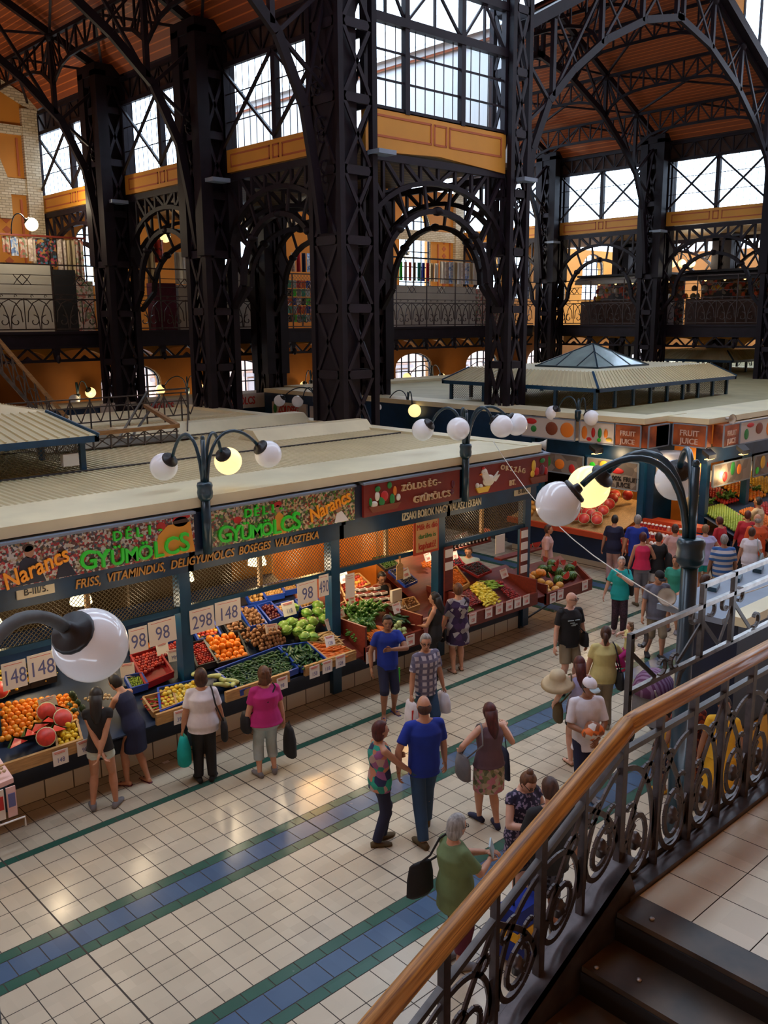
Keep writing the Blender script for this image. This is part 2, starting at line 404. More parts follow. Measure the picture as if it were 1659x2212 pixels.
# nave wall bay between the two piers
b=MB(); b.add([(15.3,17.0,10.13),(17.8,17.0,10.3),(20.4,17.0,10.1),(20.4,17,11.14),(15.3,17,11.14)],[(0,1,2,3,4)])
b.prism([(15.3,17.0,10.13),(17.8,17.0,10.26),(20.4,17.0,10.1),(20.4,17,11.14),(15.3,17,11.14)],(0,.15,0)); b.v=b.v[5:]; b.f=[tuple(i-5 for i in f) for f in b.f[1:]]; b.mi=b.mi[1:]; b.sm=b.sm[1:]
b.cur=1
for a,c in((15.45,17.5),(17.62,18.05),(18.18,20.2)):
    for z in(10.52,10.98): b.box(a,c,16.985,17,z-.025,z+.025)
    for x in(a,c): b.box(x-.025,x+.025,16.985,17,10.5,11.0)
b.build('trim_8',['yellow','redline'],kind='structure')
fr=MB(); W=lambda a,za,c,zb,s,s2=None,o=17.05: fr.beam((a,o,za),(c,o,zb),s,s2 or s)
for x in(15.33,16.67,18.67,20.38): W(x,11.1,x,18,.15)
for z,s in((11.16,.1),(13.13,.2),(14.25,.2),(16.2,.14)): W(15.3,z,20.4,z,s)
for z in(11.8,12.45): W(15.3,z,20.4,z,.045)
for x0,x1 in((15.33,16.67),(16.67,18.67),(18.67,20.38)):
    nn=5 if x1-x0>1.9 else 4
    nn=int((x1-x0)/.33)
    for k in range(1,nn): W(x0+(x1-x0)*k/nn,11.1,x0+(x1-x0)*k/nn,13.1,.018)
    W(x0,13.15,(x0+x1)/2,14.2,.06); W((x0+x1)/2,14.2,x1,13.15,.06); W((x0+x1)/2,13.1,(x0+x1)/2,14.3,.06)
    for k in range(1,nn): W(x0+(x1-x0)*k/nn,14.3,x0+(x1-x0)*k/nn,18,.018)
o=fr.build('window_8','iron2',kind='structure'); g=MB(); g.box(15.3,20.4,17.12,17.13,11.1,18); g.build('pane','glass',o)
# --- fan arches under the bands
def fan_arch(F,u0,u1,zt,label,ztop=9.62,zin=8.95,leg=6.6):
    t=thing('fan_arch',label,'arch',F((u0+u1)/2,leg,0),'lattice fan arches between columns')
    c=(u0+u1)/2; r=(u1-u0)/2
    def out(a): return F(c+r*math.cos(a),8.0+(ztop-8.0)*math.sin(a),0)
    ri=r-.12
    def inn(a): return F(c+(ri-.45*(1-0))*math.cos(a),7.2+(zin-7.2)*math.sin(a),0)
    m=MB(); N=16
    m.poly([out(PI*k/N) for k in range(N+1)],.16,.12); m.build('outer_rib','iron',t); m=MB(); m.poly([F(u0+.05,leg,0)]+[inn(PI-PI*k/N) for k in range(N+1)]+[F(u1-.05,leg,0)],.16,.13)
    m.build('inner_rib','iron',t)
    s=MB()
    for k in range(1,N,2): s.beam(out(PI*k/N),inn(PI*k/N),.07)
    for k in range(1,N): 
        if k%2==0 and False: pass
    s.build('spokes','iron2',t)
    for k in(4,8,12):
        h=MB(); p=inn(PI*k/N); h.ell(p,.16,.16,.12,n=8,m=5); h.build('hub','iron',t)
    l=MB(); n=8; zc=zt-.08
    l.beam(F(u0,zc,0),F(u1,zc,0),.14,.18)
    for k in range(n+1):
        u=u0+(u1-u0)*k/n; cc=max(-1,min(1,(u-c)/r)); zo=8.0+(ztop-8.0)*math.sqrt(max(0,1-cc*cc))
        l.beam(F(u,zc,0),F(u,zo,0),.08)
        if k<n:
            u2=u0+(u1-u0)*(k+1)/n; c2=max(-1,min(1,(u2-c)/r)); z2=8.0+(ztop-8.0)*math.sqrt(max(0,1-c2*c2))
            if k<n/2: l.beam(F(u,zc,0),F(u2,z2,0),.09)
            else: l.beam(F(u,zo,0),F(u2,zc,0),.09)
    l.build('lattice','iron2',t)
FA=[(lambda u,z,o:(u,17.1+o,z),15.3,20.4,'wide fan arch under the yellow panel between the two tall piers'),
 (lambda u,z,o:(15.0+o,u,z),17.75,22.35,'fan arch on the left wall next to the nearest pier'),
 (lambda u,z,o:(15.0+o,u,z),23.4,28.08,'fan arch on the left wall over the two lit yellow globes'),
 (lambda u,z,o:(15.0+o,u,z),29.12,34.3,'leftmost fan arch, beside the orange end wall'),
 (lambda u,z,o:(20.8+o,u,z),17.6,22.45,'inner fan arch behind the one between the tall piers'),
 (lambda u,z,o:(20.8+o,u,z),23.3,28.18,'inner fan arch deeper under the low ceiling'),
 (lambda u,z,o:(u,22.88+o,z),15.4,20.4,'inner fan arch crossing under the low ceiling behind the nearest pier'),
 (lambda u,z,o:(u,28.6+o,z),15.5,20.4,'inner fan arch crossing in front of the shirt gallery'),
 (lambda u,z,o:(37.9+o,u,z),17.7,22.4,'fan arch at the right under the yellow band, nearest the right edge'),
 (lambda u,z,o:(37.9+o,u,z),23.4,28.1,'fan arch over the right gallery, middle one'),
 (lambda u,z,o:(37.9+o,u,z),29.1,34.3,'fan arch at the far end of the right gallery wall'),
 (lambda u,z,o:(44.5+o,u,z),17.9,22.45,'far fan arch behind the right gallery, nearest the right edge'),
 (lambda u,z,o:(44.5+o,u,z),23.3,28.2,'far fan arch behind the middle of the right gallery')]
for F,a,c,l in FA: fan_arch(F,a,c,10.15,l)
# --- low ceilings of the side blocks, roof planes
wave('plankceil',(.62,.15,.03),(.25,.055,.015),2.1,'X',.55,.06,sharp=.05)
wave('plankceil2',(.25,.14,.04),(.09,.05,.02),.9,'Y',.6,.06,sharp=.05)
m=MB(); m.box(15.1,20.9,17.15,34.4,10.3,10.42); m.build('ceiling',['plankceil2'],kind='structure')
m=MB(); m.box(38.0,46,11,34.4,10.3,10.42); m.build('ceiling',['plankceil2'],kind='structure')
def roofplane(xa,s,y0,y1,dmax=8.5):
    m=MB(); z=lambda d:14.05+.488*d
    m.add([(xa-s*.0,y0,13.75),(xa,y1,13.75),(xa+s*.5,y1,z(.45)),(xa+s*.5,y0,z(.45)),(xa+s*dmax,y1,z(dmax)),(xa+s*dmax,y0,z(dmax))],[(0,1,2,3),(3,2,4,5)])
    m.build('ceiling','plankceil',kind='structure')
    m=MB(); m.add([(xa-s*.1,y0,14.0),(xa-s*.1,y1,14.0),(xa+s*.5,y1,z(.75)),(xa+s*.5,y0,z(.75)),(xa+s*dmax,y1,z(dmax)+.15),(xa+s*dmax,y0,z(dmax)+.15)],[(0,1,2,3),(3,2,4,5)])
    m.build('ceiling','roofskin',kind='structure')
mat('roofskin',(.8,.8,.8),.8)
roofplane(14.95,-1,16.9,34.4); roofplane(-2.2,1,16.9,34.4); roofplane(37.85,-1,17.3,34.4); roofplane(20.8,1,17.3,34.4)
LC=[(0.35,8.2),(.55,9.6),(.8,10.9),(1.5,12.3),(2.6,13.3),(4.2,14.4),(6.3,15.35),(8.5,15.86)]
ND=[1.65,3.95,6.1]
def zc(d):
    for (a,b),(c,e) in zip(LC,LC[1:]):
        if a<=d<=c: return b+(e-b)*(d-a)/(c-a)
    return LC[-1][1]
U=lambda d:13.9+.488*d
def truss(xa,s,Y,label,full=None,scr=True):
    t=thing('roof_truss',label,'truss',(xa,Y,8.2),'arched roof trusses')
    sides=[(xa,s)]+([full] if full else [])
    a=MB();r=MB();w=MB();h=MB();k=MB()
    for x,g in sides:
        P=lambda d,z:(x+g*d,Y,z)
        a.poly([P(d,z) for d,z in LC],.22,.13,up=(0,1,0)); r.beam(P(0,U(0)),P(8.5,U(8.5)),.16,.2)
        for d in ND+[8.5]: w.beam(P(d,U(d)),P(d,zc(d)),.13); k.ell(P(d,U(d)-.1),.17,.17,.17,n=8,m=5)
        w.beam(P(0,13.9),P(.8,10.9),.07); w.beam(P(0,11.2),P(1.5,12.3),.08); w.beam(P(1.5,12.3),P(.1,13.5),.09)
        for d0,d1 in((1.65,3.95),(3.95,6.1),(6.1,8.5)): w.beam(P(d0,zc(d0)),P(d1,U(d1)),.08); w.beam(P(d0,U(d0)),P((d0+d1)/2,zc((d0+d1)/2)),.06)
        if scr:
            for c,rr in(((.42,11.6),.28),((.3,10.6),.24),((.22,9.7),.18)):
                h.poly(scroll(P(*c),rr,-1.5,5.5,.2,12,(g,0,0)),.05,.035); h.poly(scroll(P(c[0],c[1]-.3),rr*.7,1.5,-4.5,.2,10,(g,0,0)),.05,.03)
    a.build('arched_chord','iron',t); r.build('rafter','iron',t); w.build('web','iron2',t); k.build('hub','iron',t)
    if scr: h.build('scrollwork','iron2',t)
truss(14.7,-1,28.6,'roof truss over the left hall, farthest one, nearest the orange end wall'); truss(14.65,-1,22.88,'roof truss over the left hall, springing from the second column'); truss(14.45,-1,17.2,'roof truss over the left hall, springing from the nearest pier')
truss(37.6,-1,17.2,'broad arched truss of the right hall, nearest one',(21.0,1)); truss(37.6,-1,22.88,'arched truss of the right hall, middle one',(21.0,1)); truss(37.6,-1,28.6,'arched truss of the right hall, farthest one',(21.0,1))
def purlin(xa,s,d,y0,y1,label,deep=.72):
    t=thing('lattice_purlin',label,'purlin',(xa+s*d,(y0+y1)/2,U(d)),'lattice purlins under the board ceilings')
    x=xa+s*d;z=U(d)-.08; P=lambda u,dz:(x,y0+(y1-y0)*u,z-dz)
    m=MB(); m.beam(P(0,0),P(1,0),.12,.1)
    us=[0,.05,.12,.22,.35,.5,.65,.78,.88,.95,1]; dp=[1.6,1.15,.9,.76,deep,deep,deep,.76,.9,1.15,1.6]
    if d<3: dp=[min(v,1.35) for v in dp]
    m.poly([P(u,v) for u,v in zip(us,dp)],.1,.07,up=(1,0,0)); m.build('chords','iron',t)
    w=MB(); n=10
    for k in range(1,n): w.beam(P(k/n,0),P(k/n,deep if 1<k<n-1 else .95),.055)
    for k in range(2,n-1): w.beam(P(k/n,0 if k%2 else deep),P((k+1)/n,deep if k%2 else 0),.045)
    for u,v in((.05,1.15),(.09,1.0),(.14,.88)): w.beam(P(0,0),P(u,v),.05); w.beam(P(1,0),P(1-u,v),.05)
    w.build('web','iron2',t)
for (xa,s,nm) in((14.7,-1,'left hall'),(37.6,-1,'right hall'),(21.0,1,'right hall near slope')):
    for j,d in enumerate(ND):
        if s==1 and j==0: continue
        for i,(y0,y1) in enumerate(((17.2,22.88),(22.88,28.6),(28.6,34.4))):
            purlin(xa,s,d,y0,y1,'lattice purlin of the %s, %s row above the windows, %s bay'%(nm,['first','second','third'][j],['nearest','middle','farthest'][i]))
for (xa,s,nm) in((14.7,-1,'left'),(37.6,-1,'right')):
    for i,(y0,y1) in enumerate(((17.2,22.88),(22.88,28.6),(28.6,34.4))):
        m=MB(); dd=[0]+ND+[8.5]
        for j in range(4):
            a=(xa+s*dd[j],y0,U(dd[j])-.02);b_=(xa+s*dd[j+1],y1,U(dd[j+1])-.02);c=(xa+s*dd[j],y1,U(dd[j])-.02);e=(xa+s*dd[j+1],y0,U(dd[j+1])-.02)
            if j%2==0: m.beam(a,((a[0]+b_[0])/2+s*.8,(y0+y1)/2,U(dd[j+1])-.1),.07); m.beam(c,((a[0]+b_[0])/2+s*.8,(y0+y1)/2,U(dd[j+1])-.1),.07)
            else: m.beam(a,b_,.07); m.beam(c,e,.07)
        m.build('wind_brace','iron2',label='thin crossed wind braces under the %s board ceiling, %s bay'%(nm,['nearest','middle','farthest'][i]),cat='brace',group='ceiling wind braces')
# gable of the right hall
g=MB(); g.prism([(27.5,17.0,18.2),(29.3,17.0,18.2),(33.2,17.0,16.15),(33.2,17,20),(27.5,17,20)],(0,.2,0)); g.build('trim_9','yellow',kind='structure')
g=MB(); g.beam((37.9,17.0,U(-.2)+.1),(29.3,17.0,U(8.5)+.1),.3,.3); g.beam((21.0,17.0,U(-.2)+.1),(29.3,17.0,U(8.5)+.1),.3,.3); g.beam((33.25,17.05,16.2),(33.25,17.05,20),.14)
for x in(34.6,36): g.beam((x,17.05,U(37.6-x)),(x,17.05,20),.08)
o=g.build('window_9','iron',kind='structure'); g=MB(); g.prism([(33.2,17.1,16.2),(37.9,17.1,13.95),(37.9,17.1,20),(33.2,17.1,20)],(0,.01,0)); g.build('pane','glass',o)
m=MB(); m.box(20.9,21.0,17.3,34.4,10.4,14.2); m.build('wall_white_backing','roofskin',kind='structure')  # pale backing added to catch the sky so windows before it show white
# ================= END WALLS =================
def wallrow(Y,x0,x1,za,zb,ops,name,m,thick=.5):
    w=MB(); xs=x0
    for (xc,wd,z0,zs,rise) in ops:
        a=xc-wd/2;b=xc+wd/2
        w.box(xs,a,Y,Y+thick,za,zb); w.box(a,b,Y,Y+thick,za,z0)
        N=10; arc=[(xc-wd/2*math.cos(PI*k/N),Y,zs+rise*math.sin(PI*k/N)) for k in range(N+1)]
        for k in range(N):
            p,q_=arc[k],arc[k+1]; w.prism([p,q_,(q_[0],Y,zb),(p[0],Y,zb)],(0,thick,0))
        xs=b
    w.box(xs,x1,Y,Y+thick,za,zb); w.build(name,m,kind='structure')
LOW=[(18.06+5.38*k,2.7,2.2,3.85,.72) for k in range(8)]
UPW=[(16.9,1.6,7.6,9.3,.6)]+[(23.6,2.3,7.4,10.8,1.1),(28.9,2.3,7.4,10.8,1.1),(34.3,2.3,7.4,10.8,1.1)]+[(40,2.3,7.4,9.3,.9),(43,1.6,7.4,9.3,.9),(46,2.3,7.4,9.3,.9),(50,2.3,7.4,9.3,.9)]
wallrow(34.4,-6,64,0,5.6,LOW,'wall_north','ochre'); wallrow(34.4,-6,14.95,5.6,18.6,[],'wall_north','orangewall'); wallrow(34.4,14.95,20.95,5.6,10.4,UPW[:1],'wall_north','orangewall'); wallrow(34.4,20.95,37.9,5.6,12.7,UPW[1:4],'wall_north','orangewall'); wallrow(34.4,37.9,64,5.6,10.4,UPW[4:],'wall_north','orangewall')
def arched_window(xc,wd,z0,zs,rise,Y,nx,nz,i):
    f=MB(); N=12; arc=[(xc-wd/2*math.cos(PI*k/N),Y,zs+rise*math.sin(PI*k/N)) for k in range(N+1)]
    f.poly([(xc-wd/2,Y,z0)]+arc+[(xc+wd/2,Y,z0),(xc-wd/2,Y,z0)],.09,.1,up=(0,1,0))
    for k in range(1,nx):
        x=xc-wd/2+wd*k/nx; zt=zs+rise*math.sqrt(max(0,1-((x-xc)/(wd/2))**2)); f.beam((x,Y,z0),(x,Y,zt),.05 if k%2 else .07)
    for k in range(1,nz):
        z=z0+(zs+rise-z0)*k/nz; hw=wd/2 if z<zs else wd/2*math.sqrt(max(0,1-((z-zs)/rise)**2)); f.beam((xc-hw,Y,z),(xc+hw,Y,z),.05)
    o=f.build('window_%d'%i,'iron2',kind='structure'); g=MB(); g.prism([(xc-wd/2,Y+.05,z0)]+[(p[0],Y+.05,p[2]) for p in arc]+[(xc+wd/2,Y+.05,z0)],(0,.01,0)); g.build('pane','glass',o)
    b=MB(); r0=1;r1=1.16
    A=lambda k,s:(xc-wd/2*s*math.cos(PI*k/N),Y-.1-.0,zs+(rise+ (s-1)*wd*.55)*math.sin(PI*k/N))
    for k in range(N): b.prism([A(k,1),A(k+1,1),A(k+1,r1),A(k,r1)],(0,.12,0))
    for s in(-1,1): b.box(xc+s*wd/2,xc+s*wd/2*r1,Y-.1,Y+.02,z0,zs)
    b.build('trim_%d'%(i+20),'brick',kind='structure')
i=10
for xc,wd,z0,zs,ri in LOW: arched_window(xc,wd-.1,z0,zs,ri,34.55,5,5,i); i+=1
for xc,wd,z0,zs,ri in UPW: arched_window(xc,wd-.1,z0,zs,ri,34.55,4,6,i); i+=1
b=MB(); b.box(14.35,14.9,34.2,34.4,5.9,13.7); b.box(6,14.4,34.25,34.4,10.75,11.3); b.box(6,14.36,34.24,34.4,12.8,13.1)
b.box(37.1,37.7,34.2,34.4,5.9,13.5); b.box(21.2,37.2,34.25,34.4,10.2,10.7)
b.beam((15,34.3,13.75),(6.4,34.3,17.9),.12,.35)
N=14
for k in range(N):
    a0=PI*k/N;a1=PI*(k+1)/N; c=lambda a,r:(10.6+r*math.cos(a),34.21,10.6+r*1.0*math.sin(a)); b.prism([c(a0,2.7),c(a1,2.7),c(a1,3.15),c(a0,3.15)],(0,.15,0))
b.box(13.3,13.75,34.23,34.4,9.9,10.6)
b.build('trim_50','brick',kind='structure')
b=MB()
for x in(14.15,13.05): b.box(x-.04,x+.04,34.36,34.4,6,10.6)
b.box(14.12,14.2,34.36,34.4,11.4,12.7); b.box(36.8,36.88,34.36,34.4,6,10.2); b.box(35.9,35.98,34.36,34.4,6,10.1)
for k in range(10):
    z=7+k*.36
    for xx in(13.55,36.4): b.prism([(xx-.16,34.38,z),(xx,34.38,z-.14),(xx+.16,34.38,z),(xx,34.38,z+.14)],(0,.02,0))
b.build('trim_51','redline',kind='structure')
m=MB(); m.box(-6,64,34.15,34.4,0,2.0); m.box(-6,64,34.3,34.4,2.0,2.2); m.build('trim_52','ochre',kind='structure')
m=MB(); m.box(56,56.4,-4,34.4,0,10.4); m.build('wall_east','ochre',kind='structure')
# facade across the street
m=MB(); m.box(10,75,45,46,0,5.6)
m.cur=1
for k in range(20): m.box(13+k*3,14.2+k*3,44.85,45,.5,3.0); m.box(12.7+k*3,14.5+k*3,44.8,44.95,3.1,3.3)
mat('facade',(.62,.44,.36),.8,0,(1,.2)); mat('facadedk',(.3,.25,.24),.6)
m.build('street_building',['facade','facadedk'],label='pale pink street facade seen through the low arched windows',cat='building')
for Y_ in(20.5,24.5,30): pass
# ================= GALLERY =================
def gallery_bay(F,u0,u1,label,first=None):
    t=thing('gallery_balcony',label,'gallery',F(u0,5.0,0),'gallery fronts')
    d=MB()
    def bx(mb,a,c,o0,o1,za,zb):
        p=F(a,za,o0);q_=F(c,zb,o1); mb.box(p[0],q_[0],p[1],q_[1],p[2],q_[2])
    bx(d,u0,u1,0,.2,5.42,5.92); bx(d,u0,u1,-.06,.2,5.86,5.95); bx(d,u0,u1,-.04,.2,5.4,5.46); d.build('fascia','iron2',t)
    l=MB(); n=6; w=(u1-u0)/n
    l.beam(F(u0,5.0,.05),F(u1,5.0,.05),.1,.09)
    for k in range(n):
        a=u0+w*k
        l.beam(F(a,5.42 ,.05),F(a+w/2,5.0,.05),.06); l.beam(F(a+w/2,5.0,.05),F(a+w,5.42,.05),.06)
        if k%2==0:
            l.prism([F(a-.13,5.42,.02),F(a+.13,5.42,.02),F(a+.05,5.0,.02),F(a-.05,5.0,.02)],Vector(F(0,0,.15))-Vector(F(0,0,.02)))
            l.ell(F(a,5.05,-.04),.09,.09,.14,n=8,m=5)
        if k%2==1: l.prism([F(a-.2,5.0,.05),F(a+.2,5.0,.05),F(a,5.16,.05)],Vector(F(0,0,.1))-Vector(F(0,0,0)))
    l.build('bracket_lattice','iron2',t)
    v=MB(); nv=3; wv=(u1-u0)/nv
    for k in range(nv):
        c=u0+wv*(k+.5); N=10; r=wv/2-.08
        arc=[(c-r*math.cos(PI*j/N),4.98+.36*math.sin(PI*j/N)) for j in range(N+1)]
        for j in range(N):
            p,q_=arc[j],arc[j+1]
            v.prism([F(p[0],p[1],.5),F(q_[0],q_[1],.5),F(q_[0],5.42,.5),F(p[0],5.42,.5)],Vector(F(0,0,.3))-Vector(F(0,0,0)))
        bx(v,c-wv/2,c-r,.5,.8,4.95,5.42); bx(v,c+r,c+wv/2,.5,.8,4.95,5.42)
    v.build('yellow_spandrels','yellow',t)
    r=MB(); n=6; w=(u1-u0)/n
    for z,s in((6.02,.04),(6.97,.04),(7.12,.03),(7.42,.02),(7.72,.02),(8.05,.045)): r.beam(F(u0,z,0),F(u1,z,0),s)
    ux=Vector(F(1,0,0))-Vector(F(0,0,0))
    for k in range(n):
        a=u0+w*k; c=a+w/2
        if k%2==0: r.beam(F(a,5.95,0),F(a,8.05,0),.04)
        r.beam(F(a,6.0,0),F(a,7.0,0),.025)
        for sg in(-1,1):
            r.poly(scroll(F(c+sg*.2,6.28,0),.2,PI/2,PI/2-sg*-1*5.6,.15,14,ux),.028)
            r.poly([F(c+sg*.02,6.02,0),F(c+sg*.05,6.4,0),F(c+sg*.17,6.75,0),F(c+sg*.36,6.93,0),F(c+sg*.46,6.95,0)],.026)
            r.poly([F(c+sg*.4,6.25,0),F(c+sg*.36,6.6,0),F(c+sg*.2,6.85,0),F(c,6.95,0)],.026)
            r.poly(scroll(F(c+sg*.22,7.05,0),.06,0,5,.3,6,ux),.016)
        if k%2==1:
            pts=[F(a,7.73,0),F(a+.16,7.57,0),F(a,7.41,0),F(a-.16,7.57,0)]; r.poly(pts,.026,close=True)
            for sg in(-1,1): r.beam(F(a+sg*.16,7.57,0),F(a+sg*.28,7.73,0),.02); r.beam(F(a+sg*.16,7.57,0),F(a+sg*.28,7.41,0),.02)
    r.build('railing','railiron',t)
FE=lambda u,z,o:(u,29.6+o,z); FR=lambda u,z,o:(38.5+o,u,z)
us=[6.2,9.1,14.9,20.8,26.45,32.1,37.9]
nm=['leftmost, in front of the orange wall','left, in front of the embroidered cloths','behind the leftmost columns','left of the nearest pier with the shirts behind','right of the nearest pier with white boards behind','right of the tall second pier','']
for k in range(1,6): gallery_bay(FE,us[k],us[k+1],'upper gallery front with scrolled railing, '+nm[k])
gallery_bay(FE,6.2,9.1,'upper gallery front with scrolled railing, cut by the left edge of the view')
for k,(a,c) in enumerate(((12,17.3),(17.3,22.88),(22.88,28.5))): gallery_bay(FR,a,c,'right gallery front with scrolled railing, '+['at the right edge','between the two right columns','just right of the pier behind the pyramid'][k])
m=MB(); m.box(6,38.5,29.8,34.4,5.6,5.9); m.build('floor','soffit',kind='structure')
m=MB(); m.box(38.6,46,11,34.4,5.6,5.9); m.build('floor','soffit',kind='structure')
# brackets from columns under the gallery

m=MB(); m.box(-8,56,9.6,17.2,20,20.2); m.box(-8,56,-4,6.6,20,20.2); m.build('ceiling','plankceil',kind='structure')
m=MB(); m.box(-8,56,-4.4,-4,-.2,20); m.build('wall_south','ochre',kind='structure')
m=MB(); m.box(-8.4,-8,-4,34.4,-.2,20); m.build('wall_west','ochre',kind='structure')
m=MB(); m.box(38,56,-4,17,13.9,14.1); m.build('ceiling','plankceil',kind='structure')
# ================= MARKET BLOCKS =================
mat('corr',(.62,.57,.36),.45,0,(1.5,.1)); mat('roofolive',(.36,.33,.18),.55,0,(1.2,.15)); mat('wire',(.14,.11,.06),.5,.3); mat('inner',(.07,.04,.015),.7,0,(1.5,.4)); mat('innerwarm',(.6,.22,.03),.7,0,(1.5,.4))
def corrugated(x0,x1,y0,y1,z,name='roof_sheet',parent=None,pitch=.11,h=.025,m='corr'):
    b=MB(); n=int((x1-x0)/pitch); prof=[]
    for i in range(n):
        x=x0+i*pitch; prof+=[(x,0),(x+pitch*.55,0),(x+pitch*.65,h),(x+pitch*.9,h)]
    prof.append((x1,0)); vs=[];fs=[]
    for x,dz in prof: vs+=[(x,y0,z+dz),(x,y1,z+dz)]
    for i in range(len(prof)-1): fs.append((2*i,2*i+2,2*i+3,2*i+1))
    b.add(vs,fs); return b.build(name,m,parent)
def meshpanel(a,c,z0,z1,F,parent,step=.062,r=.007,m='wire'):
    """diamond wire mesh between u=a..c, z0..z1; F(u,z)->point"""
    b=MB(); h=z1-z0; k=a-h
    while k<c:
        for s in(1,-1):
            u0,u1=k,k+h; za,zb=(z0,z1) if s>0 else (z1,z0)
            lo=max(u0,a);hi=min(u1,c)
            if hi-lo>.01:
                f0=(lo-u0)/h;f1=(hi-u0)/h; b.beam(F(lo,za+(zb-za)*f0),F(hi,za+(zb-za)*f1),r)
        k+=step
    return b.build('wire_mesh',m,parent)
# ---- roofs
t=thing('market_roof','large cream ribbed market stall roof behind the three globed lamp','roof',(6,18,3.6))
corrugated(-3,14.3,12.35,21.0,3.74,parent=t)
m=MB(); m.box(-3,14.4,11.02,12.35,3.70,3.80); m.box(-3,14.41,10.97,11.02,3.67,3.815); m.build('cream_apron','roofcream',t)
m=MB(); m.box(14.1,14.5,11.03,24.3,3.62,3.812); m.box(-3,14.4,21,24.3,3.6,3.74); m.box(-3,14.42,20.9,21.1,3.58,3.79); m.build('cream_edge','roofcream',t)
m=MB(); m.box(14.4,14.52,11.0,24.3,3.3,3.66); m.build('side_fascia','blue',t)
m=MB()
for y in(14.6,17.6): m.box(-3,14.2,y,y+.05,3.76,3.785)
m.build('seam_strip','darkgrey',t)
m=MB()
for a,c,y,w_ in((9.2,14.2,17.9,1.0),(11.0,14.2,15.6,.8)): m.prism([(a,y,3.76),(a,y+w_,3.76),(a,y+w_*.7,3.98),(a,y+w_*.3,3.98)],(c-a,0,0))
m.build('raised_duct','roofcream',t)
t2=thing('market_roof','flat cream market roof carrying the glass pyramid lantern','roof',(30,20,3.6))
m=MB(); m.box(21,60,12.4,28,3.6,3.74); m.build('flat_field','roofolive',t2)
m=MB(); m.box(20.0,21,12.61,28,3.66,3.8); m.box(21.1,60,11.0,12.5,3.655,3.795); m.box(19.98,22,12.1,12.62,3.665,3.806); m.box(21,60,26.8,28.1,3.6,3.85); m.build('cream_apron','roofcream',t2)
m=MB(); m.box(20.02,20.2,15.6,28,2.9,3.66); m.build('side_fascia','blue',t2)
t3=thing('market_roof','narrow cream market roof running along the far orange wall','roof',(30,30,3.4))
m=MB(); m.box(4,60,28.5,30.4,3.42,3.55); m.build('flat_field','roofcream',t3); m=MB(); m.box(4,60,28.4,28.5,2.9,3.5); m.build('side_fascia','blue',t3)
m=MB(); m.box(4,60,28.6,28.8,0,2.9); m.build('stall_wall','bluedk',t3)
def lantern(x0,x1,y0,y1,label,pyr=None,nx=6,ny=4):
    t=thing('roof_lantern',label,'lantern',((x0+x1)/2,(y0+y1)/2,3.78))
    ze=4.30
    m=MB()
    for i in range(nx+1):
        x=x0+(x1-x0)*i/nx
        for y in(y0,y1): m.box(x-.045,x+.045,y-.045,y+.045,3.76,ze)
    for i in range(1,ny):
        y=y0+(y1-y0)*i/ny
        for x in(x0,x1): m.box(x-.045,x+.045,y-.045,y+.045,3.76,ze)
    m.build('post','bluelt',t)
    ov=.22; X0,X1,Y0,Y1=x0-ov,x1+ov,y0-ov,y1+ov
    m=MB(); m.box(X0,X1,Y0,Y0+.08,ze-.05,ze+.06); m.box(X0,X1,Y1-.08,Y1,ze-.05,ze+.06); m.box(X0,X0+.08,Y0,Y1,ze-.05,ze+.06); m.box(X1-.08,X1,Y0,Y1,ze-.05,ze+.06); m.build('eave_frame','bluelt',t)
    i=.62; zt=4.76; b=MB()
    def slope(a,bq,c,d,n):  # a->b eave, d->c top ; ribs
        a,bq,c,d=map(Vector,(a,bq,c,d)); vs=[];fs=[]
        for k in range(n+1):
            u=k/n; e=a.lerp(bq,u);tp=d.lerp(c,u)
            vs+=[e,tp]
        for k in range(n): fs.append((2*k,2*k+2,2*k+3,2*k+1))
        b.add(vs,fs)
        for k in range(1,n): b.beam(a.lerp(bq,k/n)+Vector((0,0,.012)),d.lerp(c,k/n)+Vector((0,0,.012)),.035,.03)
    E=[(X0,Y0,ze+.06),(X1,Y0,ze+.06),(X1,Y1,ze+.06),(X0,Y1,ze+.06)]; T=[(X0+i,Y0+i,zt),(X1-i,Y0+i,zt),(X1-i,Y1-i,zt),(X0+i,Y1-i,zt)]
    for k in range(4):
        k2=(k+1)%4; L=(Vector(E[k])-Vector(E[k2])).length; slope(E[k],E[k2],T[k2],T[k],int(L/.17))
    b.add(T,[(0,1,2,3)]); b.build('roof_sheet','corr',t)
    m=MB()
    for k in range(4): m.beam(E[k],T[k],.06)
    m.build('hip_bar','bluelt',t)
    meshpanel(x0,x1,3.8,ze,lambda u,z:(u,y0,z),t,.075,.006); meshpanel(y0,y1,3.8,ze,lambda u,z:(x0,u,z),t,.075,.006) ; meshpanel(y0,y1,3.8,ze,lambda u,z:(x1,u,z),t,.075,.006)
    if pyr:
        a,c,d,e,zp=pyr; B=[(a,d,zt+.02),(c,d,zt+.02),(c,e,zt+.02),(a,e,zt+.02)]; ap=((a+c)/2,(d+e)/2,zp)
        m=MB(); m.add(B+[ap],[(0,1,4),(1,2,4),(2,3,4),(3,0,4)]); g=m.build('glass_pyramid','glassgreen',t)
        m=MB()
        for k in range(4):
            m.beam(B[k],ap,.05); m.beam(B[k],B[(k+1)%4],.07)
            for u in(.33,.66):
                p=Vector(B[k]).lerp(Vector(B[(k+1)%4]),u); mm=Vector(B[k]).lerp(Vector(B[(k+1)%4]),.5); s_=1-abs(u-.5)*2
                q_=Vector(ap).lerp(Vector(B[k] if u<.5 else B[(k+1)%4]),1-s_); m.beam(p,q_,.035)
        m.build('glazing_bar','lampblue',g)
    return t
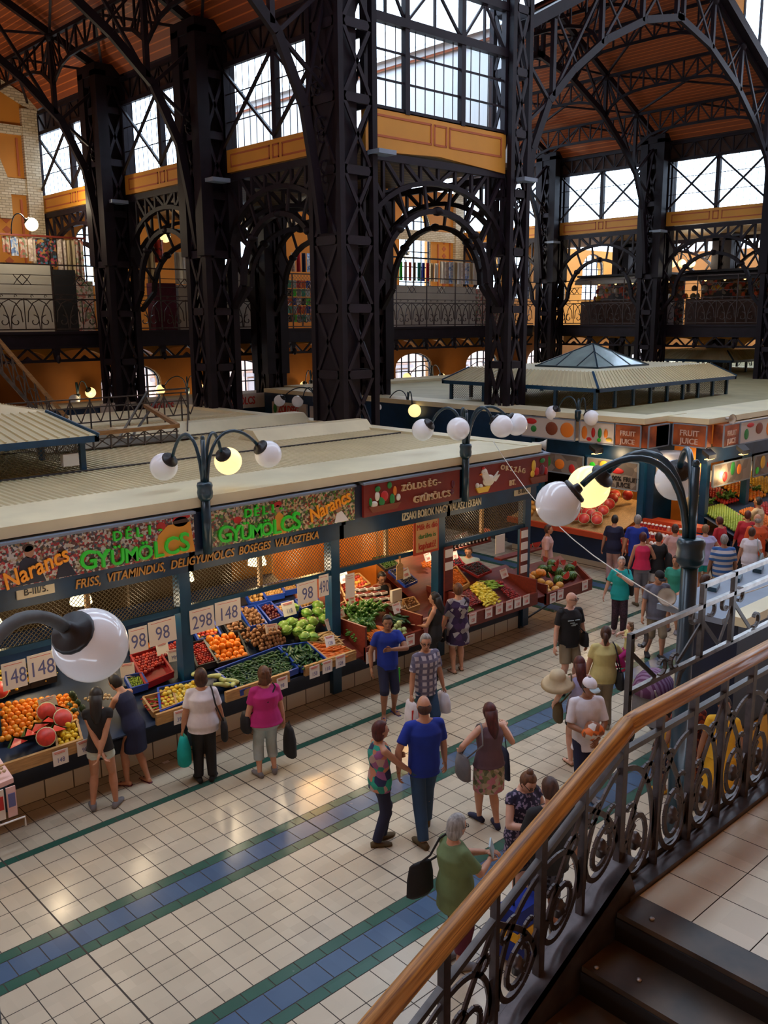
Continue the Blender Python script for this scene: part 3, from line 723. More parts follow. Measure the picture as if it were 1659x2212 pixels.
lantern(21.55,29.0,14.6,20.0,'long mesh sided roof lantern topped by a glass pyramid',(23.5,26.3,15.9,18.2,5.46),8,4)
t=lantern(-.6,6.75,14.75,19.8,'roof lantern with ribbed hipped roof at the left edge of the view',None,4,3)
m=MB(); m.box(6.35,6.62,14.6,14.72,3.88,4.08); m.build('wall_box','offwhite',label='small white box fixed beside the corner post of the left lantern',cat='box')
t=lantern(40,46,20,24,'far small dark ribbed roof lantern at the right edge',None,4,3)
# ---- stall bays (block in front)
def stall(x0,x1,label,warm=False,side=None):
    t=thing('market_stall',label,'stall',((x0+x1)/2,11.4,0),'stalls of the front block')
    m=MB(); m.box(x1-.09,x1+.09,11.22,11.4,.05,2.8); m.build('post','bluelt',t)
    m=MB(); m.box(x0,x1+.09,11.1,11.4,2.74,3.02); m.box(x0,x1+.09,11.05,11.12,2.98,3.06); m.build('fascia_beam','blue',t)
    m=MB(); m.box(x0+.09,x1-.09,11.24,11.32,2.12,2.2); m.build('lower_rail','bluelt',t)
    meshpanel(x0+.09,x1-.09,2.2,2.74,lambda u,z:(u,11.28,z),t)
    m=MB(); m.box((x0+x1)/2-.03,(x0+x1)/2+.03,11.33,11.39,2.2,2.74); m.build('mullion','woodlt',t)
    m=MB(); m.box(x0,x1,11.3,11.5,.28,.8); m.box(x0,x1,11.0,11.4,.62,.8); m.build('counter_front','bluedk',t)
    m=MB(); m.box(x0,x1,11.32,13.6,0,.27); m.build('tiled_plinth','plinthtile',t)
    m=MB()
    for a,c,ye in (side or [(x0,x1,13.0)]):
        ze=.80+.44*(ye-10.75); m.prism([(a,10.75,.78),(a,10.75,.80),(a,ye,ze),(a,ye,ze-.02)],(c-a,0,0)); m.box(a,c,ye,ye+.03,.3,ze)
    m.build('display_board','redboard' if warm else 'bluedk',t)
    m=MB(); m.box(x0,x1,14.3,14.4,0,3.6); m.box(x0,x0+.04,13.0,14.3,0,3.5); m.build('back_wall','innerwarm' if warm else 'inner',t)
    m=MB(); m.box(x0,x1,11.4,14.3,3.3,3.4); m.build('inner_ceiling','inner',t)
    return t
bricks('plinthtile',(.72,.7,.62),(.64,.62,.56),(.12,.1,.08),1,.4,.27,.01,.35,(PI/2,0,0))
BAYS=[(0.9,3.71,'stall bay at the left edge with sweets racks in front'),(3.71,6.52,'stall bay with the orange heap, second sign board DELI over it'),(6.52,9.33,'stall bay with potatoes and cucumbers under the green lettered sign'),(9.33,11.86,'stall bay with carrots and peaches under the ZOLDSEG sign'),(11.86,14.37,'corner stall bay with apricots and yellow peppers under the hen sign')]
for i,(a,c,l) in enumerate(BAYS): stall(a,c,l,i>2,[None,None,None,[(a,10.75,12.7),(10.75,11.45,11.55),(11.45,c,12.4)],[(a,13.45,12.6),(13.45,c,11.75)]][i])
m=MB(); m.box(14.3,14.42,11.35,14.3,.28,.85); m.box(14.3,14.45,11.3,14.2,0,.27); m.build('stall_side_panel','bluedk',label='dark blue side panel on the tiled plinth at the block corner',cat='panel')
m=MB(); m.box(14.34,14.44,14.2,24.3,0,3.3); m.build('stall_side_wall','bluedk',label='dark blue side wall of the front stall block',cat='wall panel')
m=MB(); m.box(14.25,14.37,11.27,11.33,0,.62); m.build('floor_strut','blue',label='blue strut reaching the floor at the corner stall',cat='strut')
# wood / red front boards
def frontboard(x0,x1,m_,label,z0=.80,z1=.96,y=10.7):
    m=MB(); m.box(x0,x1,y,y+.05,z0,z1); return m.build('counter_board',m_,label=label,cat='board')
frontboard(3.0,4.62,'woodlt','wooden edge board below the heap of oranges'); frontboard(5.68,6.3,'woodlt','wooden edge board below the yellow peppers'); frontboard(6.8,7.95,'woodlt','wooden edge board below the cucumbers, beside the woman in pink'); frontboard(8.25,9.3,'woodlt','wooden edge board below the carrots')
for (a,c,l) in((9.5,10.85,'red edge board below the bunched carrots'),(11.95,14.05,'red edge board below the yellow peppers and cherries')):
    m=MB(); m.box(a,c,10.68,10.74,.70,.95); m.box(a,a+.04,10.7,11.7,.72,1.3); m.box(c-.04,c,10.7,11.6,.72,1.2); m.build('counter_board','redboard',label=l,cat='board')
# ---- sign boxes
def signbox(x0,x1,m_,label,lid='roofgrey'):
    t=thing('sign_board',label,'sign',((x0+x1)/2,10.95,3.06))
    m=MB(); m.box(x0,x1,10.95,11.25,3.06,3.60); m.build('panel',m_,t)
    m=MB(); m.prism([(x0-.02,10.92,3.60),(x0-.02,10.92,3.63),(x0-.02,11.35,3.70),(x0-.02,11.35,3.60)],(x1-x0+.04,0,0)); m.build('top_lid',lid,t)
    return t
cells('collage',[(.3,.02,.02),(.45,.4,.32),(.08,.02,.015),(.5,.46,.42),(.25,.17,.08),(.03,.04,.03),(.42,.03,.03),(.06,.07,.1),(.12,.05,.03),(.5,.5,.5)],34,.35)
cells('collage2',[(.04,.12,.03),(.5,.38,.2),(.1,.05,.03),(.12,.3,.05),(.6,.5,.3),(.3,.06,.03),(.06,.09,.05),(.35,.3,.25)],30,.35)
mat('lgreen',(.03,.6,.03),.4); mat('lgreendk',(.01,.2,.03),.5); mat('lorange',(.95,.36,.02),.4); mat('ltan',(.6,.42,.24),.5); mat('lfascia',(.5,.24,.05),.5)
S1=signbox(3.0,6.56,'collage','long photo sign with green DELI GYUMOLCS letters at the left'); S2=signbox(6.83,9.53,'collage2','photo sign with green DELI GYUMOLCS letters right of the lamp pole')
X=(1,0,0);Zu=(0,0,1)
def arc_text(s,parent,m,x0,x1,z0,rise,size,y=10.93,sizes=None):
    n=len(s)
    for i,ch in enumerate(s):
        u=(i+.5)/n; x=x0+(x1-x0)*u; z=z0+rise*4*(u-.5)**2
        if ch==' ': continue
        sz=sizes(u) if sizes else size
        text(ch,'letter',m,sz,(x,y,z),X,Zu,parent,.02)
for S,gx0,gx1,dx0,dx1,nx,nz in((S1,4.88,6.48,5.32,6.1,4.3,3.25),(S2,6.95,8.42,7.38,8.12,9.0,3.36)):
    arc_text('GYÜMÖLCS',S,'lgreen',gx0,gx1,3.18,.05,.27,sizes=lambda u:.25+.1*abs(u-.5)*2+.03*u)
    arc_text('DÉLI-',S,'lgreen',dx0,dx1,3.475,.0,.18)
    text('Narancs','letters','lorange',.27,(nx,10.93,nz),(1,0,.28),(-.28,0,1),S,.012,shear=.15,font_scale=(.95,1.1))
def fig(S,parts):
    for (m_,pts) in parts:
        m=MB(); m.prism([(x,10.944,z) for x,z in pts],(0,.01,0)); m.build('printed_figure',m_,S)
mat('pskin',(.4,.2,.12),.5); mat('pnavy',(.01,.012,.03),.5); mat('pyel',(.7,.3,.03),.5); mat('pred',(.5,.02,.02),.5); mat('phair',(.05,.02,.01),.5)
def ov(cx,cz,rx,rz,n=14): return [(cx+rx*math.cos(2*PI*k/n),cz+rz*math.sin(2*PI*k/n)) for k in range(n)]
fig(S1,[('pnavy',[(4.05,3.07),(4.12,3.36),(4.2,3.42),(4.32,3.36),(4.42,3.07)]),('pskin',ov(4.24,3.47,.06,.08)),('phair',ov(4.23,3.52,.07,.05)),('pskin',ov(4.62,3.33,.05,.07)),('phair',ov(4.65,3.38,.06,.06)),('pnavy',[(4.55,3.07),(4.6,3.25),(4.72,3.26),(4.82,3.07)]),
 ('pyel',[(5.9,3.07),(6.0,3.38),(6.15,3.5),(6.5,3.5),(6.55,3.07)]),('phair',ov(6.35,3.52,.12,.07)),('pred',ov(6.05,3.5,.07,.06)),('pred',[(6.22,3.54),(6.5,3.56),(6.5,3.595),(6.25,3.595)])])
fig(S2,[('pyel',[(7.9,3.07),(7.95,3.35),(8.02,3.42),(8.1,3.35),(8.15,3.07)]),('pred',ov(8.0,3.53,.08,.04)),('pskin',ov(8.0,3.46,.04,.06)),('pred',ov(7.28,3.4,.07,.05)),('white',[(9.1,3.07),(9.15,3.22),(9.25,3.25),(9.4,3.07)]),('pskin',ov(9.18,3.3,.06,.07))])
Fm=thing('fascia_lettering','ochre slanted lettering on the blue beam under the DELI signs','lettering',(6.8,11.04,2.84))
text('FRISS,  VITAMINDÚS,  DÉLIGYÜMÖLCS  BŐSÉGES  VÁLASZTÉKA','letters','lfascia',.155,(6.86,11.085,2.89),X,Zu,Fm,.008,shear=.2,font_scale=(.93,1.1))
Fm=thing('fascia_lettering','cream lettering on the blue beam under the red signs','lettering',(12,11.04,2.84))
text('IZSÁKI BOROK NAGY VÁLASZTÉKBAN','letters','ivory',.165,(11.75,11.085,2.89),X,Zu,Fm,.008,font_scale=(.72,1.15))
def plate(s,x,z,lab):
    t=thing('number_plate',lab,'plate',(x,11.07,z-.07)); m=MB(); m.box(x-.24,x+.24,11.07,11.1,z-.075,z+.075); m.build('plate','ivory',t); text(s,'letters','black',.12,(x,11.065,z),X,Zu,t,.003)
plate('B-III/5.',4.33,2.93,'cream plate reading B-III/5. below the leftmost sign'); plate('B-III/6.',14.0,2.93,'cream plate reading B-III/6. under the hen sign')
S3=signbox(9.73,12.03,'signred','dark red sign with a vegetable basket and ZOLDSEG GYUMOLCS letters'); S4=signbox(12.28,14.62,'signred','dark red sign with a white hen and ORSZAG BT letters')
arc_text('ZÖLDSÉG-',S3,'ltan',10.55,11.55,3.44,0,.15); arc_text('GYÜMÖLCS',S3,'ltan',10.85,11.78,3.2,0,.16)
for i,ch in enumerate('ORSZÁG'): text(ch,'letter','ltan',.13,(13.2+i*.125,10.93,3.50-(i*.028)),X,Zu,S4,.012)
text('BT.','letters','ltan',.14,(13.5,10.93,3.17),X,Zu,S4,.012)
def reliefs(S,L):
    for nm,m_,kind,a in L:
        m=MB()
        if kind=='e': cx,cz,rx,rz=a; m.ell((cx,10.945,cz),rx,.03,rz,n=12,m=8)
        else: m.prism([(x,10.92,z) for x,z in a],(0,.03,0))
        m.build(nm,m_,S)
mat('cgreen',(.02,.2,.04),.5); mat('cwhite',(.7,.68,.6),.5); mat('corange',(.7,.2,.02),.5); mat('cyellow',(.7,.45,.05),.5); mat('cbrown',(.2,.05,.02),.5); mat('cpurple',(.12,.02,.04),.5)
reliefs(S3,[('basket','cbrown','p',[(9.9,3.12),(10.45,3.12),(10.55,3.22),(9.82,3.22)]),('tomato','pred','e',(10.18,3.36,.09,.09)),('pepper','cgreen','e',(10.12,3.28,.07,.09)),('pepper','cgreen','e',(10.36,3.28,.06,.1)),('turnip','cwhite','e',(9.95,3.25,.08,.06)),('turnip','cwhite','e',(10.5,3.3,.05,.06)),('onion','cwhite','e',(10.02,3.38,.05,.08)),('carrot','corange','e',(10.42,3.42,.04,.08)),('leaf','cgreen','e',(10.03,3.5,.06,.05)),('leaf','cgreen','e',(10.3,3.53,.05,.06)),('leaf','cgreen','e',(9.87,3.3,.03,.07)),('garlic','cpurple','e',(11.85,3.35,.04,.07)),('garlic','cpurple','e',(11.82,3.22,.05,.05))])
reliefs(S4,[('hen_body','cwhite','e',(12.82,3.3,.17,.11)),('hen_tail','cwhite','p',[(12.9,3.3),(13.08,3.45),(13.02,3.36),(13.12,3.38),(13.0,3.26)]),('hen_neck','cwhite','p',[(12.62,3.42),(12.72,3.25),(12.84,3.35),(12.76,3.46)]),('hen_head','cwhite','e',(12.69,3.46,.09,.08)),('hen_comb','pred','e',(12.66,3.55,.04,.025)),('hen_beak','corange','p',[(12.61,3.46),(12.55,3.43),(12.61,3.42)]),('hen_eye','black','e',(12.66,3.47,.012,.012)),('nest','cyellow','p',[(12.45,3.2),(12.85,3.2),(12.78,3.1),(12.52,3.1)]),('egg','cwhite','e',(12.5,3.24,.05,.05)),('egg','cwhite','e',(12.6,3.22,.05,.04)),
 ('fruit_basket','cbrown','p',[(14.02,3.2),(14.55,3.2),(14.48,3.08),(14.1,3.08)]),('banana','cyellow','e',(14.15,3.42,.06,.12)),('apple','pred','e',(14.25,3.3,.08,.08)),('pear','cyellow','e',(14.12,3.27,.06,.07)),('grapes','cpurple','e',(14.42,3.32,.08,.1)),('leaf','cgreen','e',(14.42,3.5,.08,.05)),('apple','pred','e',(14.54,3.28,.05,.08))])
# poster
t=thing('handwritten_poster','tan poster with red and green handwriting hanging on the mesh','poster',(11.45,11.2,2.12)); m=MB(); m.box(11.1,11.74,11.18,11.2,2.12,2.78); m.build('frame','orangeboard',t); m=MB(); m.box(11.15,11.69,11.165,11.182,2.17,2.73); m.build('sheet','ltan2',t) if 'ltan2' in M else (mat('ltan2',(.62,.36,.15),.6),m.build('sheet','ltan2',t))
mat('lred',(.5,.02,.01),.5)
text('Mák és dió','letters','lred',.15,(11.42,11.16,2.62),X,Zu,t,.004,font_scale=(.8,1)); text('darálva is','letters','cgreen',.12,(11.42,11.16,2.45),X,Zu,t,.004); text('kapható!','letters','lred',.17,(11.42,11.16,2.27),X,Zu,t,.004,font_scale=(.75,1.1))
# dark gap panels between signs
m=MB(); m.box(6.56,6.83,11.0,11.25,3.06,3.6); m.box(9.53,9.73,11.0,11.25,3.06,3.6); m.box(12.03,12.28,11.0,11.25,3.06,3.6); m.build('fascia_gap_panel','bluedk',label='dark blue recesses between the sign boards of the front block',cat='panel')
m=MB(); m.box(0.5,14.6,11.25,11.35,3.0,3.68); m.build('fascia_backing','blue',label='blue fascia behind the sign boards of the front block',cat='fascia')
# pendant lamps
def pendant(x,y,z,lab,pw=16):
    t=thing('pendant_lamp',lab,'lamp',(x,y,z),'bell lamps under the stall roof')
    m=MB(); m.lathe([(.15,0),(.145,.05),(.13,.1),(.1,.15),(.04,.17)],(x,y,z),16); m.build('shade','pendant',t)
    m=MB(); m.tube([(x,y,z+.16),(x,y,3.3)],.008,5); m.build('cord','black',t)
    point('lamp_light',(x,y,z-.12),pw,(1,.8,.5),.1)
for x,z,l in((3.98,2.42,'glowing bell lamp, leftmost, above the price 148'),(5.2,2.5,'glowing bell lamp under the word FRISS'),(6.82,2.5,'glowing bell lamp right of the first long post'),(8.15,2.5,'glowing bell lamp, rightmost, above the onions')): pendant(x,11.75,z-.08,l,3)
for x,y,p_ in((10.4,13.3,75),(13.2,13.3,75)): point('stall_light',(x,y,2.75),p_,(1,.55,.2),.15)
for x,p_ in((2.6,14),(4.6,22),(5.9,14),(7.5,22),(8.7,18),(10.3,22),(12.9,26)): point('counter_fill',(x,11.85,2.12),p_*1.3,(1,.78,.5),.1); point('counter_fill',(x,10.4,2.5),p_*.4,(1,.78,.5),.4)  # added fills for the produce; the front row hangs free without fixtures
# ---- second block stalls (faces b,c,d,e)
def face(F,u0,u1,label,posts=(),mid=None):
    """F(u,o,z): u along, o outward(+)"""
    t=thing('market_stall',label,'stall',F((u0+u1)/2,0,0),'stalls of the juice block')
    def bx(mb,a,c,o0,o1,z0,z1):
        p=F(a,o0,z0);q_=F(c,o1,z1); mb.box(p[0],q_[0],p[1],q_[1],p[2],q_[2])
    m=MB(); bx(m,u0,u1,-.3,0,2.65,3.05); m.build('fascia_beam','blue',t)
    m=MB()
    for u in posts: bx(m,u-.09,u+.09,-.15,.02,0,2.7)
    m.build('post','bluelt',t)
    m=MB(); bx(m,u0,u1,-3.0,-2.9,0,3.5); m.build('back_wall','innerwarm',t)
    m=MB(); bx(m,u0,u1,-.3,.6,0,.25); m.build('tiled_plinth','plinthtile',t)
    m=MB(); bx(m,u0,u1,-.2,.75,.25,.85); m.build('counter_front','bluedk',t)
    return t
fb=lambda u,o,z:(20.3-o,u,z); fe=lambda u,o,z:(u,11.1-o,z)
face(fb,12.2,15.6,'juice stall with watermelon halves on the left face of the far block',(12.3,13.9,15.5)); face(fe,21.3,28,'fruit stall at the right edge with the seller in a cream shirt',(21.4,23.6,26))
m=MB(); m.box(20.3,20.45,15.6,28,0,3.0); m.build('stall_side_wall','bluedk',label='dark blue side wall of the juice block along the cross aisle',cat='wall panel')
m=MB(); m.box(20.4,21.3,12.0,12.3,0,3.6); m.build('corner_pier_panel','blue',label='blue corner panel behind the printed drum of the juice block',cat='panel')
cells('woodprint',[(.16,.13,.11),(.22,.19,.17),(.12,.1,.09),(.28,.24,.2)],3,.5)
def board2(F,u0,u1,z0,z1,m_,label,deco,th=.28,xd=None,flip=1):
    t=thing('sign_board',label,'sign',F((u0+u1)/2,.3,z0))
    def bx(mb,a,c,o0,o1,za,zb):
        p=F(a,o0,za);q_=F(c,o1,zb); mb.box(p[0],q_[0],p[1],q_[1],p[2],q_[2])
    m=MB(); bx(m,u0,u1,.3-th,.3,z0,z1); m.build('panel',m_,t)
    m=MB(); e=.02
    for a,c,za,zb in((u0,u1,z0-e,z0+.01),(u0,u1,z1-.01,z1+e),(u0-e,u0+.01,z0,z1),(u1-.01,u1+e,z0,z1)): bx(m,a,c,.28,.315,za,zb)
    m.build('frame','roofgrey',t)
    for nm,mm,u,z,ru,rz in deco:
        m=MB(); c=F(u,.305,z); p=Vector(F(u+ru,.305,z))-Vector(c); rx=max(abs(p.x),.02);ry=max(abs(p.y),.02); m.ell(c,rx,ry,rz,n=12,m=8); m.build(nm,mm,t)
    return t
mat('whiteboard',(.55,.5,.45),.5); mat('darkboard',(.03,.015,.012),.5); mat('paintedglow',(.42,.1,.025),.5,0,(1.6,.9,(.1,.022,.012)))  # last board: orange glow put into its mottled colour, nothing emits
board2(fb,14.15,15.9,3.08,3.62,'whiteboard','white sign with strawberry, kiwi and papaya pictures on the far block',[('leaf','cgreen',15.5,3.3,.1,.09),('strawberry','pred',15.6,3.5,.2,.08),('kiwi','cbrown',14.9,3.35,.2,.18),('papaya','corange',14.4,3.35,.22,.2)])
tb=board2(fb,12.95,14.0,3.08,3.62,'whiteboard','white sign with juice cups printed on it',[('stacked_fruit','corange',13.85,3.33,.09,.17),('juice_cup','pred',13.58,3.35,.06,.13),('juice_cup','cgreen',13.38,3.35,.06,.13),('juice_cup','corange',13.2,3.35,.06,.12),('banana','cyellow',13.1,3.2,.1,.05),('kiwi','lgreen',13.4,3.17,.06,.05),('strawberry','pred',13.7,3.17,.08,.05)])
def fj(t,F,u,xd,sc_=1):
    for s,z,sz in(('FRUIT',3.4,.2),('JUICE',3.2,.2)): text(s,'letters','fjl',sz*sc_,F(u,.31,z),xd,Zu,t,.01)
mat('fjl',(.6,.42,.34),.5)
t=board2(fb,12.2,12.93,3.08,3.62,'paintedglow','dark sign reading FRUIT JUICE next to the juice cups sign',[]); fj(t,fb,12.56,(0,-1,0),.85)
fc=lambda u,o,z:(u,12.3-o,z); fd=lambda u,o,z:(21.4-o,u,z)
t=board2(fc,20.05,20.98,3.08,3.62,'paintedglow','narrow sign with painted orange glow at the inner corner of the far block',[]); 
t=board2(fd,11.05,11.95,3.08,3.62,'paintedglow','square dark FRUIT JUICE sign at the inner corner of the far block',[]); fj(t,fd,11.5,(0,-1,0))
t=board2(fe,21.5,22.3,3.08,3.62,'paintedglow','dark FRUIT sign at the right edge beside the fruit picture',[]); fj(t,fe,21.9,(1,0,0),.9)
board2(fe,22.35,24.6,3.08,3.62,'whiteboard','white fruit picture sign cut by the right edge',[('leaf','cgreen',22.7,3.3,.12,.14),('kiwi','cbrown',23.4,3.4,.2,.15),('strawberry','pred',22.9,3.52,.2,.06),('papaya','corange',24,3.35,.2,.2)])
D=lambda b:[('watermelon','cgreen',b,2.4,.16,.15),('papaya','corange',b-.45,2.32,.16,.12),('apple','pred',b-.8,2.25,.1,.1)]
fb2=lambda u,o,z:(20.25-o+.25,u,z); 
board2(fb2,14.0,15.6,2.15,2.65,'woodprint','grey board print with watermelon and papaya under the strawberry sign',[('watermelon','cgreen',15.2,2.42,.16,.17),('papaya','corange',14.75,2.38,.16,.14),('apple','pred',14.35,2.3,.1,.12)],.05)
t=board2(fb2,12.35,13.85,1.95,2.65,'woodprint','grey board print with pineapple and the words NATURAL FRUIT JUICE',[('lime','lgreen',13.7,2.45,.1,.1),('pineapple','cyellow',13.35,2.5,.14,.12),('strawberry','pred',12.95,2.4,.2,.08)],.05); text('100% FRUIT','letters','black',.17,(20.19,12.75,2.2),(0,-1,0),Zu,t,.005); text('JUICE','letters','black',.17,(20.19,12.75,2.05),(0,-1,0),Zu,t,.005)
fe2=lambda u,o,z:(u,11.3-o,z)
board2(fe2,21.5,23.5,2.05,2.6,'woodprint','grey board print with tomato, watermelon and papaya at the right',[('tomato','pred',22.1,2.25,.12,.13),('watermelon','cgreen',22.5,2.42,.12,.18),('papaya','corange',22.85,2.36,.12,.14)],.05)
board2(fe2,23.7,26,2.05,2.6,'woodprint','grey board print with pineapple cut by the right edge',[('pineapple','cyellow',24.2,2.4,.14,.18),('apple','pred',24.6,2.3,.14,.1),('lime','lgreen',23.9,2.2,.1,.1)],.05)
t=thing('printed_drum','white cylindrical drum sign printed with tomato and pineapple','sign',(20.55,11.55,2.3)); m=MB(); m.lathe([(.42,0),(.42,.72)],(20.6,11.6,2.25),24); m.build('drum','whiteboard',t)
for nm,mm,a,z,r in(('tomato','pred',-2.35,2.6,.16),('pineapple','cyellow',-1.75,2.65,.14),('cone','cbrown',-2.9,2.62,.1)):
    m=MB(); m.ell((20.6+.4*math.cos(a),11.6+.4*math.sin(a),z),.1,.1,r,n=10,m=7); m.build(nm,mm,t)
for i,(x,y) in enumerate(((19.85,13.35),(20.0,11.75),(20.95,10.85),(22.3,10.65))):
    t=thing('floodlight','black floodlight arm mounted below the signs, '+['near the juice cups sign','left of the printed drum','right of the printed drum','nearest the right edge'][i],'lamp',(x,y,2.8),'floodlights of the far block')
    m=MB(); m.prism([(x-.18,y-.08,2.85),(x+.18,y-.08,2.85),(x+.2,y+.1,2.98),(x-.2,y+.1,2.98)],(0,0,.1)); m.build('housing','black',t)
    m=MB(); m.box(x-.16,x+.16,y-.05,y+.05,2.835,2.85); m.build('lens','lampglow',t); point('flood',(x-.1,y-.1,2.75),18,(1,.75,.45),.08)
for x,y in((21.5,14),(21.2,13),(23,12.3),(25,12.5),(27,12.4),(22,10.9)): point('stall_light',(x,y,2.3),22,(1,.65,.3),.15)
# signs on the far face
mat('boardcream',(.55,.5,.42),.6)
def fsign(a,b,z0,z1,s,F,xd,lab,sz=.36,extra=None):
    t=thing('sign_board',lab,'sign',F((a+b)/2,0,z0)); p=F(a,0,z0);q_=F(b,.08,z1); m=MB(); m.box(p[0],q_[0],p[1],q_[1],p[2],q_[2]); m.build('panel','boardcream',t)
    text(s,'letters','lred',sz,F((a+b)/2,.1,(z0+z1)/2),xd,Zu,t,.008,font_scale=(.8,1.15)); return t
g1=lambda u,o,z:(20.0-o,u,z)
t=fsign(27.4,25.4,2.86,3.36,'ZÖLDSÉG',g1,(0,-1,0),'far cream sign reading ZOLDSEG in dark red, left of the nearest pier',.34)
m=MB(); m.ell((19.9,27.2,3.12),.03,.1,.16); m.build('leaf_emblem','cgreen',t)
fsign(25.2,22.6,2.8,3.32,'GYÜMÖLCS',g1,(0,-1,0),'far cream sign reading GYUMOLCS partly hidden by the nearest pier',.36)
g2=lambda u,o,z:(u,28.35-o,z)
fsign(13.7,17.6,3.1,3.62,'GYÜMÖLCS',g2,X,'far white sign reading GYUMOLCS above the stair rails',.34)
t=fsign(17.7,20.4,3.1,3.62,'GYÜMÖLCS',g2,X,'far white sign with red letters left of the far blue post',.34)
m=MB(); m.ell((17.95,28.25,3.3),.14,.03,.14); m.ell((18.2,28.25,3.25),.1,.03,.1); m.build('fruit_emblem','lgreen',t)
# ================= GLOBE LAMPS =================
def ball(c,lit,d,r,parent):
    m=MB(); m.ell(c,r,r,r,n=24,m=16); g=m.build('globe',lit,parent)
    c=Vector(c); d=Vector(d).normalized()
    k=MB(); k.lathe([(r*.1,r*.8),(r*.58,r*.8),(r*.61,r*.85),(r*.61,r*.93),(r*.55,r*1.0),(r*.25,r*1.03),(r*.2,r*1.22),(r*.12,r*1.25)],c,16,d); k.build('globe_cap','black' if r>=.19 else 'lampblue',g)
def lamp(x,y,zb,zt,balls,label,zc=None,r=.2,tr=.028,m_='lampblue',pr=.05,post=True,group='globe lamps of the market',up=.32):
    t=thing('globe_lamp',label,'lamp',(x,y,zb),group)
    zc=zc or (zt-.7)
    if post:
        p=MB(); p.tube([(x,y,zc-.02),(x,y,zt)],pr*.75,10); p.ell((x,y,zt+pr*.5),pr*.7,pr*.7,pr*.8,n=10,m=6)
        p.lathe([(pr*1.5,zb),(pr*1.5,zc-.12)],(x,y,0),14)
        p.build('pole',m_,t)
        p=MB(); p.lathe([(pr*1.6,-.16),(pr*2.3,-.12),(pr*2.5,-.05),(pr*2.3,0),(pr*2.5,.05),(pr*2.2,.09),(pr*1.5,.1)],(x,y,zc),18); p.build('collar',m_,t)
    for (bx,by,bz),lit in balls:
        h=Vector((bx-x,by-y,0)); L=h.length; h.normalize()
        zp=max(zt,bz+r)+up*.4
        A=Vector((x,y,zc))+h*pr*.9; D=Vector((bx,by,bz)); 
        e=D-h*r*1.0+Vector((0,0,r*.85))
        P0=A;P1=A+Vector((0,0,(zp-zc)*1.15))+h*.02;P2=Vector((x,y,zp))+h*(L*.55)+Vector((0,0,.06));P3=e
        pts=[]
        for i in range(15):
            u=i/14; pts.append(P0*(1-u)**3+P1*3*u*(1-u)**2+P2*3*u*u*(1-u)+P3*u**3)
        a=MB(); a.tube(pts,tr,8); a.build('arm',m_,t)
        ball(D,lit,(e-D),r,t)
    return t
W_='globe';L_='globelit'
lamp(7.3,3.9,0,4.95,[((6.53,4.77,4.61),W_),((7.19,4.91,4.66),L_),((8.1,4.53,4.66),W_)],'big dark blue street lamp with one lit globe, in front of the stair railing',zc=4.22,tr=.03,pr=.05)
lamp(1.17,4.08,0,4.7,[((2.04,4.53,4.5),W_)],'single white globe on a grey arm hanging close to the camera at the left',zc=4.0,m_='lampgrey',tr=.034)
lamp(6.75,10.93,3.0,4.62,[((6.58,11.73,4.17),W_),((7.36,11.25,4.22),L_),((7.86,10.95,4.3),W_)],'blue lamp with three globes on the front block, middle globe lit',zc=3.93,pr=.045,tr=.025)
lamp(12.16,10.93,3.0,4.6,[((11.75,10.74,4.36),W_),((12.45,10.35,4.38),W_),((12.85,10.35,4.38),W_),((11.9,11.75,4.25),W_)],'blue lamp with clustered white globes above the red signs',zc=3.95,pr=.045,tr=.025)
lamp(20.0,14.07,3.6,4.15,[((20.1,14.95,3.75),W_),((20.0,13.65,3.72),W_)],'small lamp with two white globes above the fruit signs',zc=3.8,pr=.035,tr=.018)
lamp(20.1,20.5,3.6,4.0,[((20.2,21.7,3.5),W_),((19.9,20.0,3.5),L_)],'small lamp between the two tall piers, nearer globe lit',zc=3.7,pr=.035,tr=.018)
lamp(19.95,24.9,3.2,3.9,[((19.3,26.1,3.5),W_),((19.4,25.2,3.52),W_),((19.9,23.9,3.4),W_),((20.4,25.8,3.45),L_)],'blue lamp with white globes in front of the far cream signs',zc=3.6,pr=.04,tr=.02)
for x,y,bs,l in((19.9,33.2,[((19.12,34.0,3.52),L_),((21.0,34.0,3.46),L_)],'far wall lamp with two lit globes right of the split arched window'),
 (15.2,33.2,[((15.9,33.6,3.6),L_),((15.0,33.1,3.4),W_)],'far lamp beside the wooden stair rail, one globe lit'),
 (26.2,33.0,[((26.5,33.9,3.3),L_),((27.4,33.6,3.35),L_)],'far lamp with two lit globes behind the nearest pier'),
 (33.0,32,[((31.9,32.6,3.5),L_),((33.6,32.4,3.25),W_),((34.8,33,3.35),L_)],'far lamp in front of the arched window between the two piers'),
 (37.9,32.5,[((36.6,33.0,3.5),L_)],'far single lit globe left of the glass pyramid'),
 (47,24.5,[((46.2,25.4,3.6),W_),((46.7,24.2,3.9),L_)],'far lamp right of the pyramid roof'),(47.9,22.8,[((47.5,23.6,3.4),W_)],'far white globe at the right edge'),
 (46.5,27,[((46.0,28.2,3.9),W_),((46.9,27.6,3.95),L_)],'far small lamp between the right columns')):
    lamp(x,y,3.0,4.0,bs,l,zc=3.5,pr=.04,tr=.02)
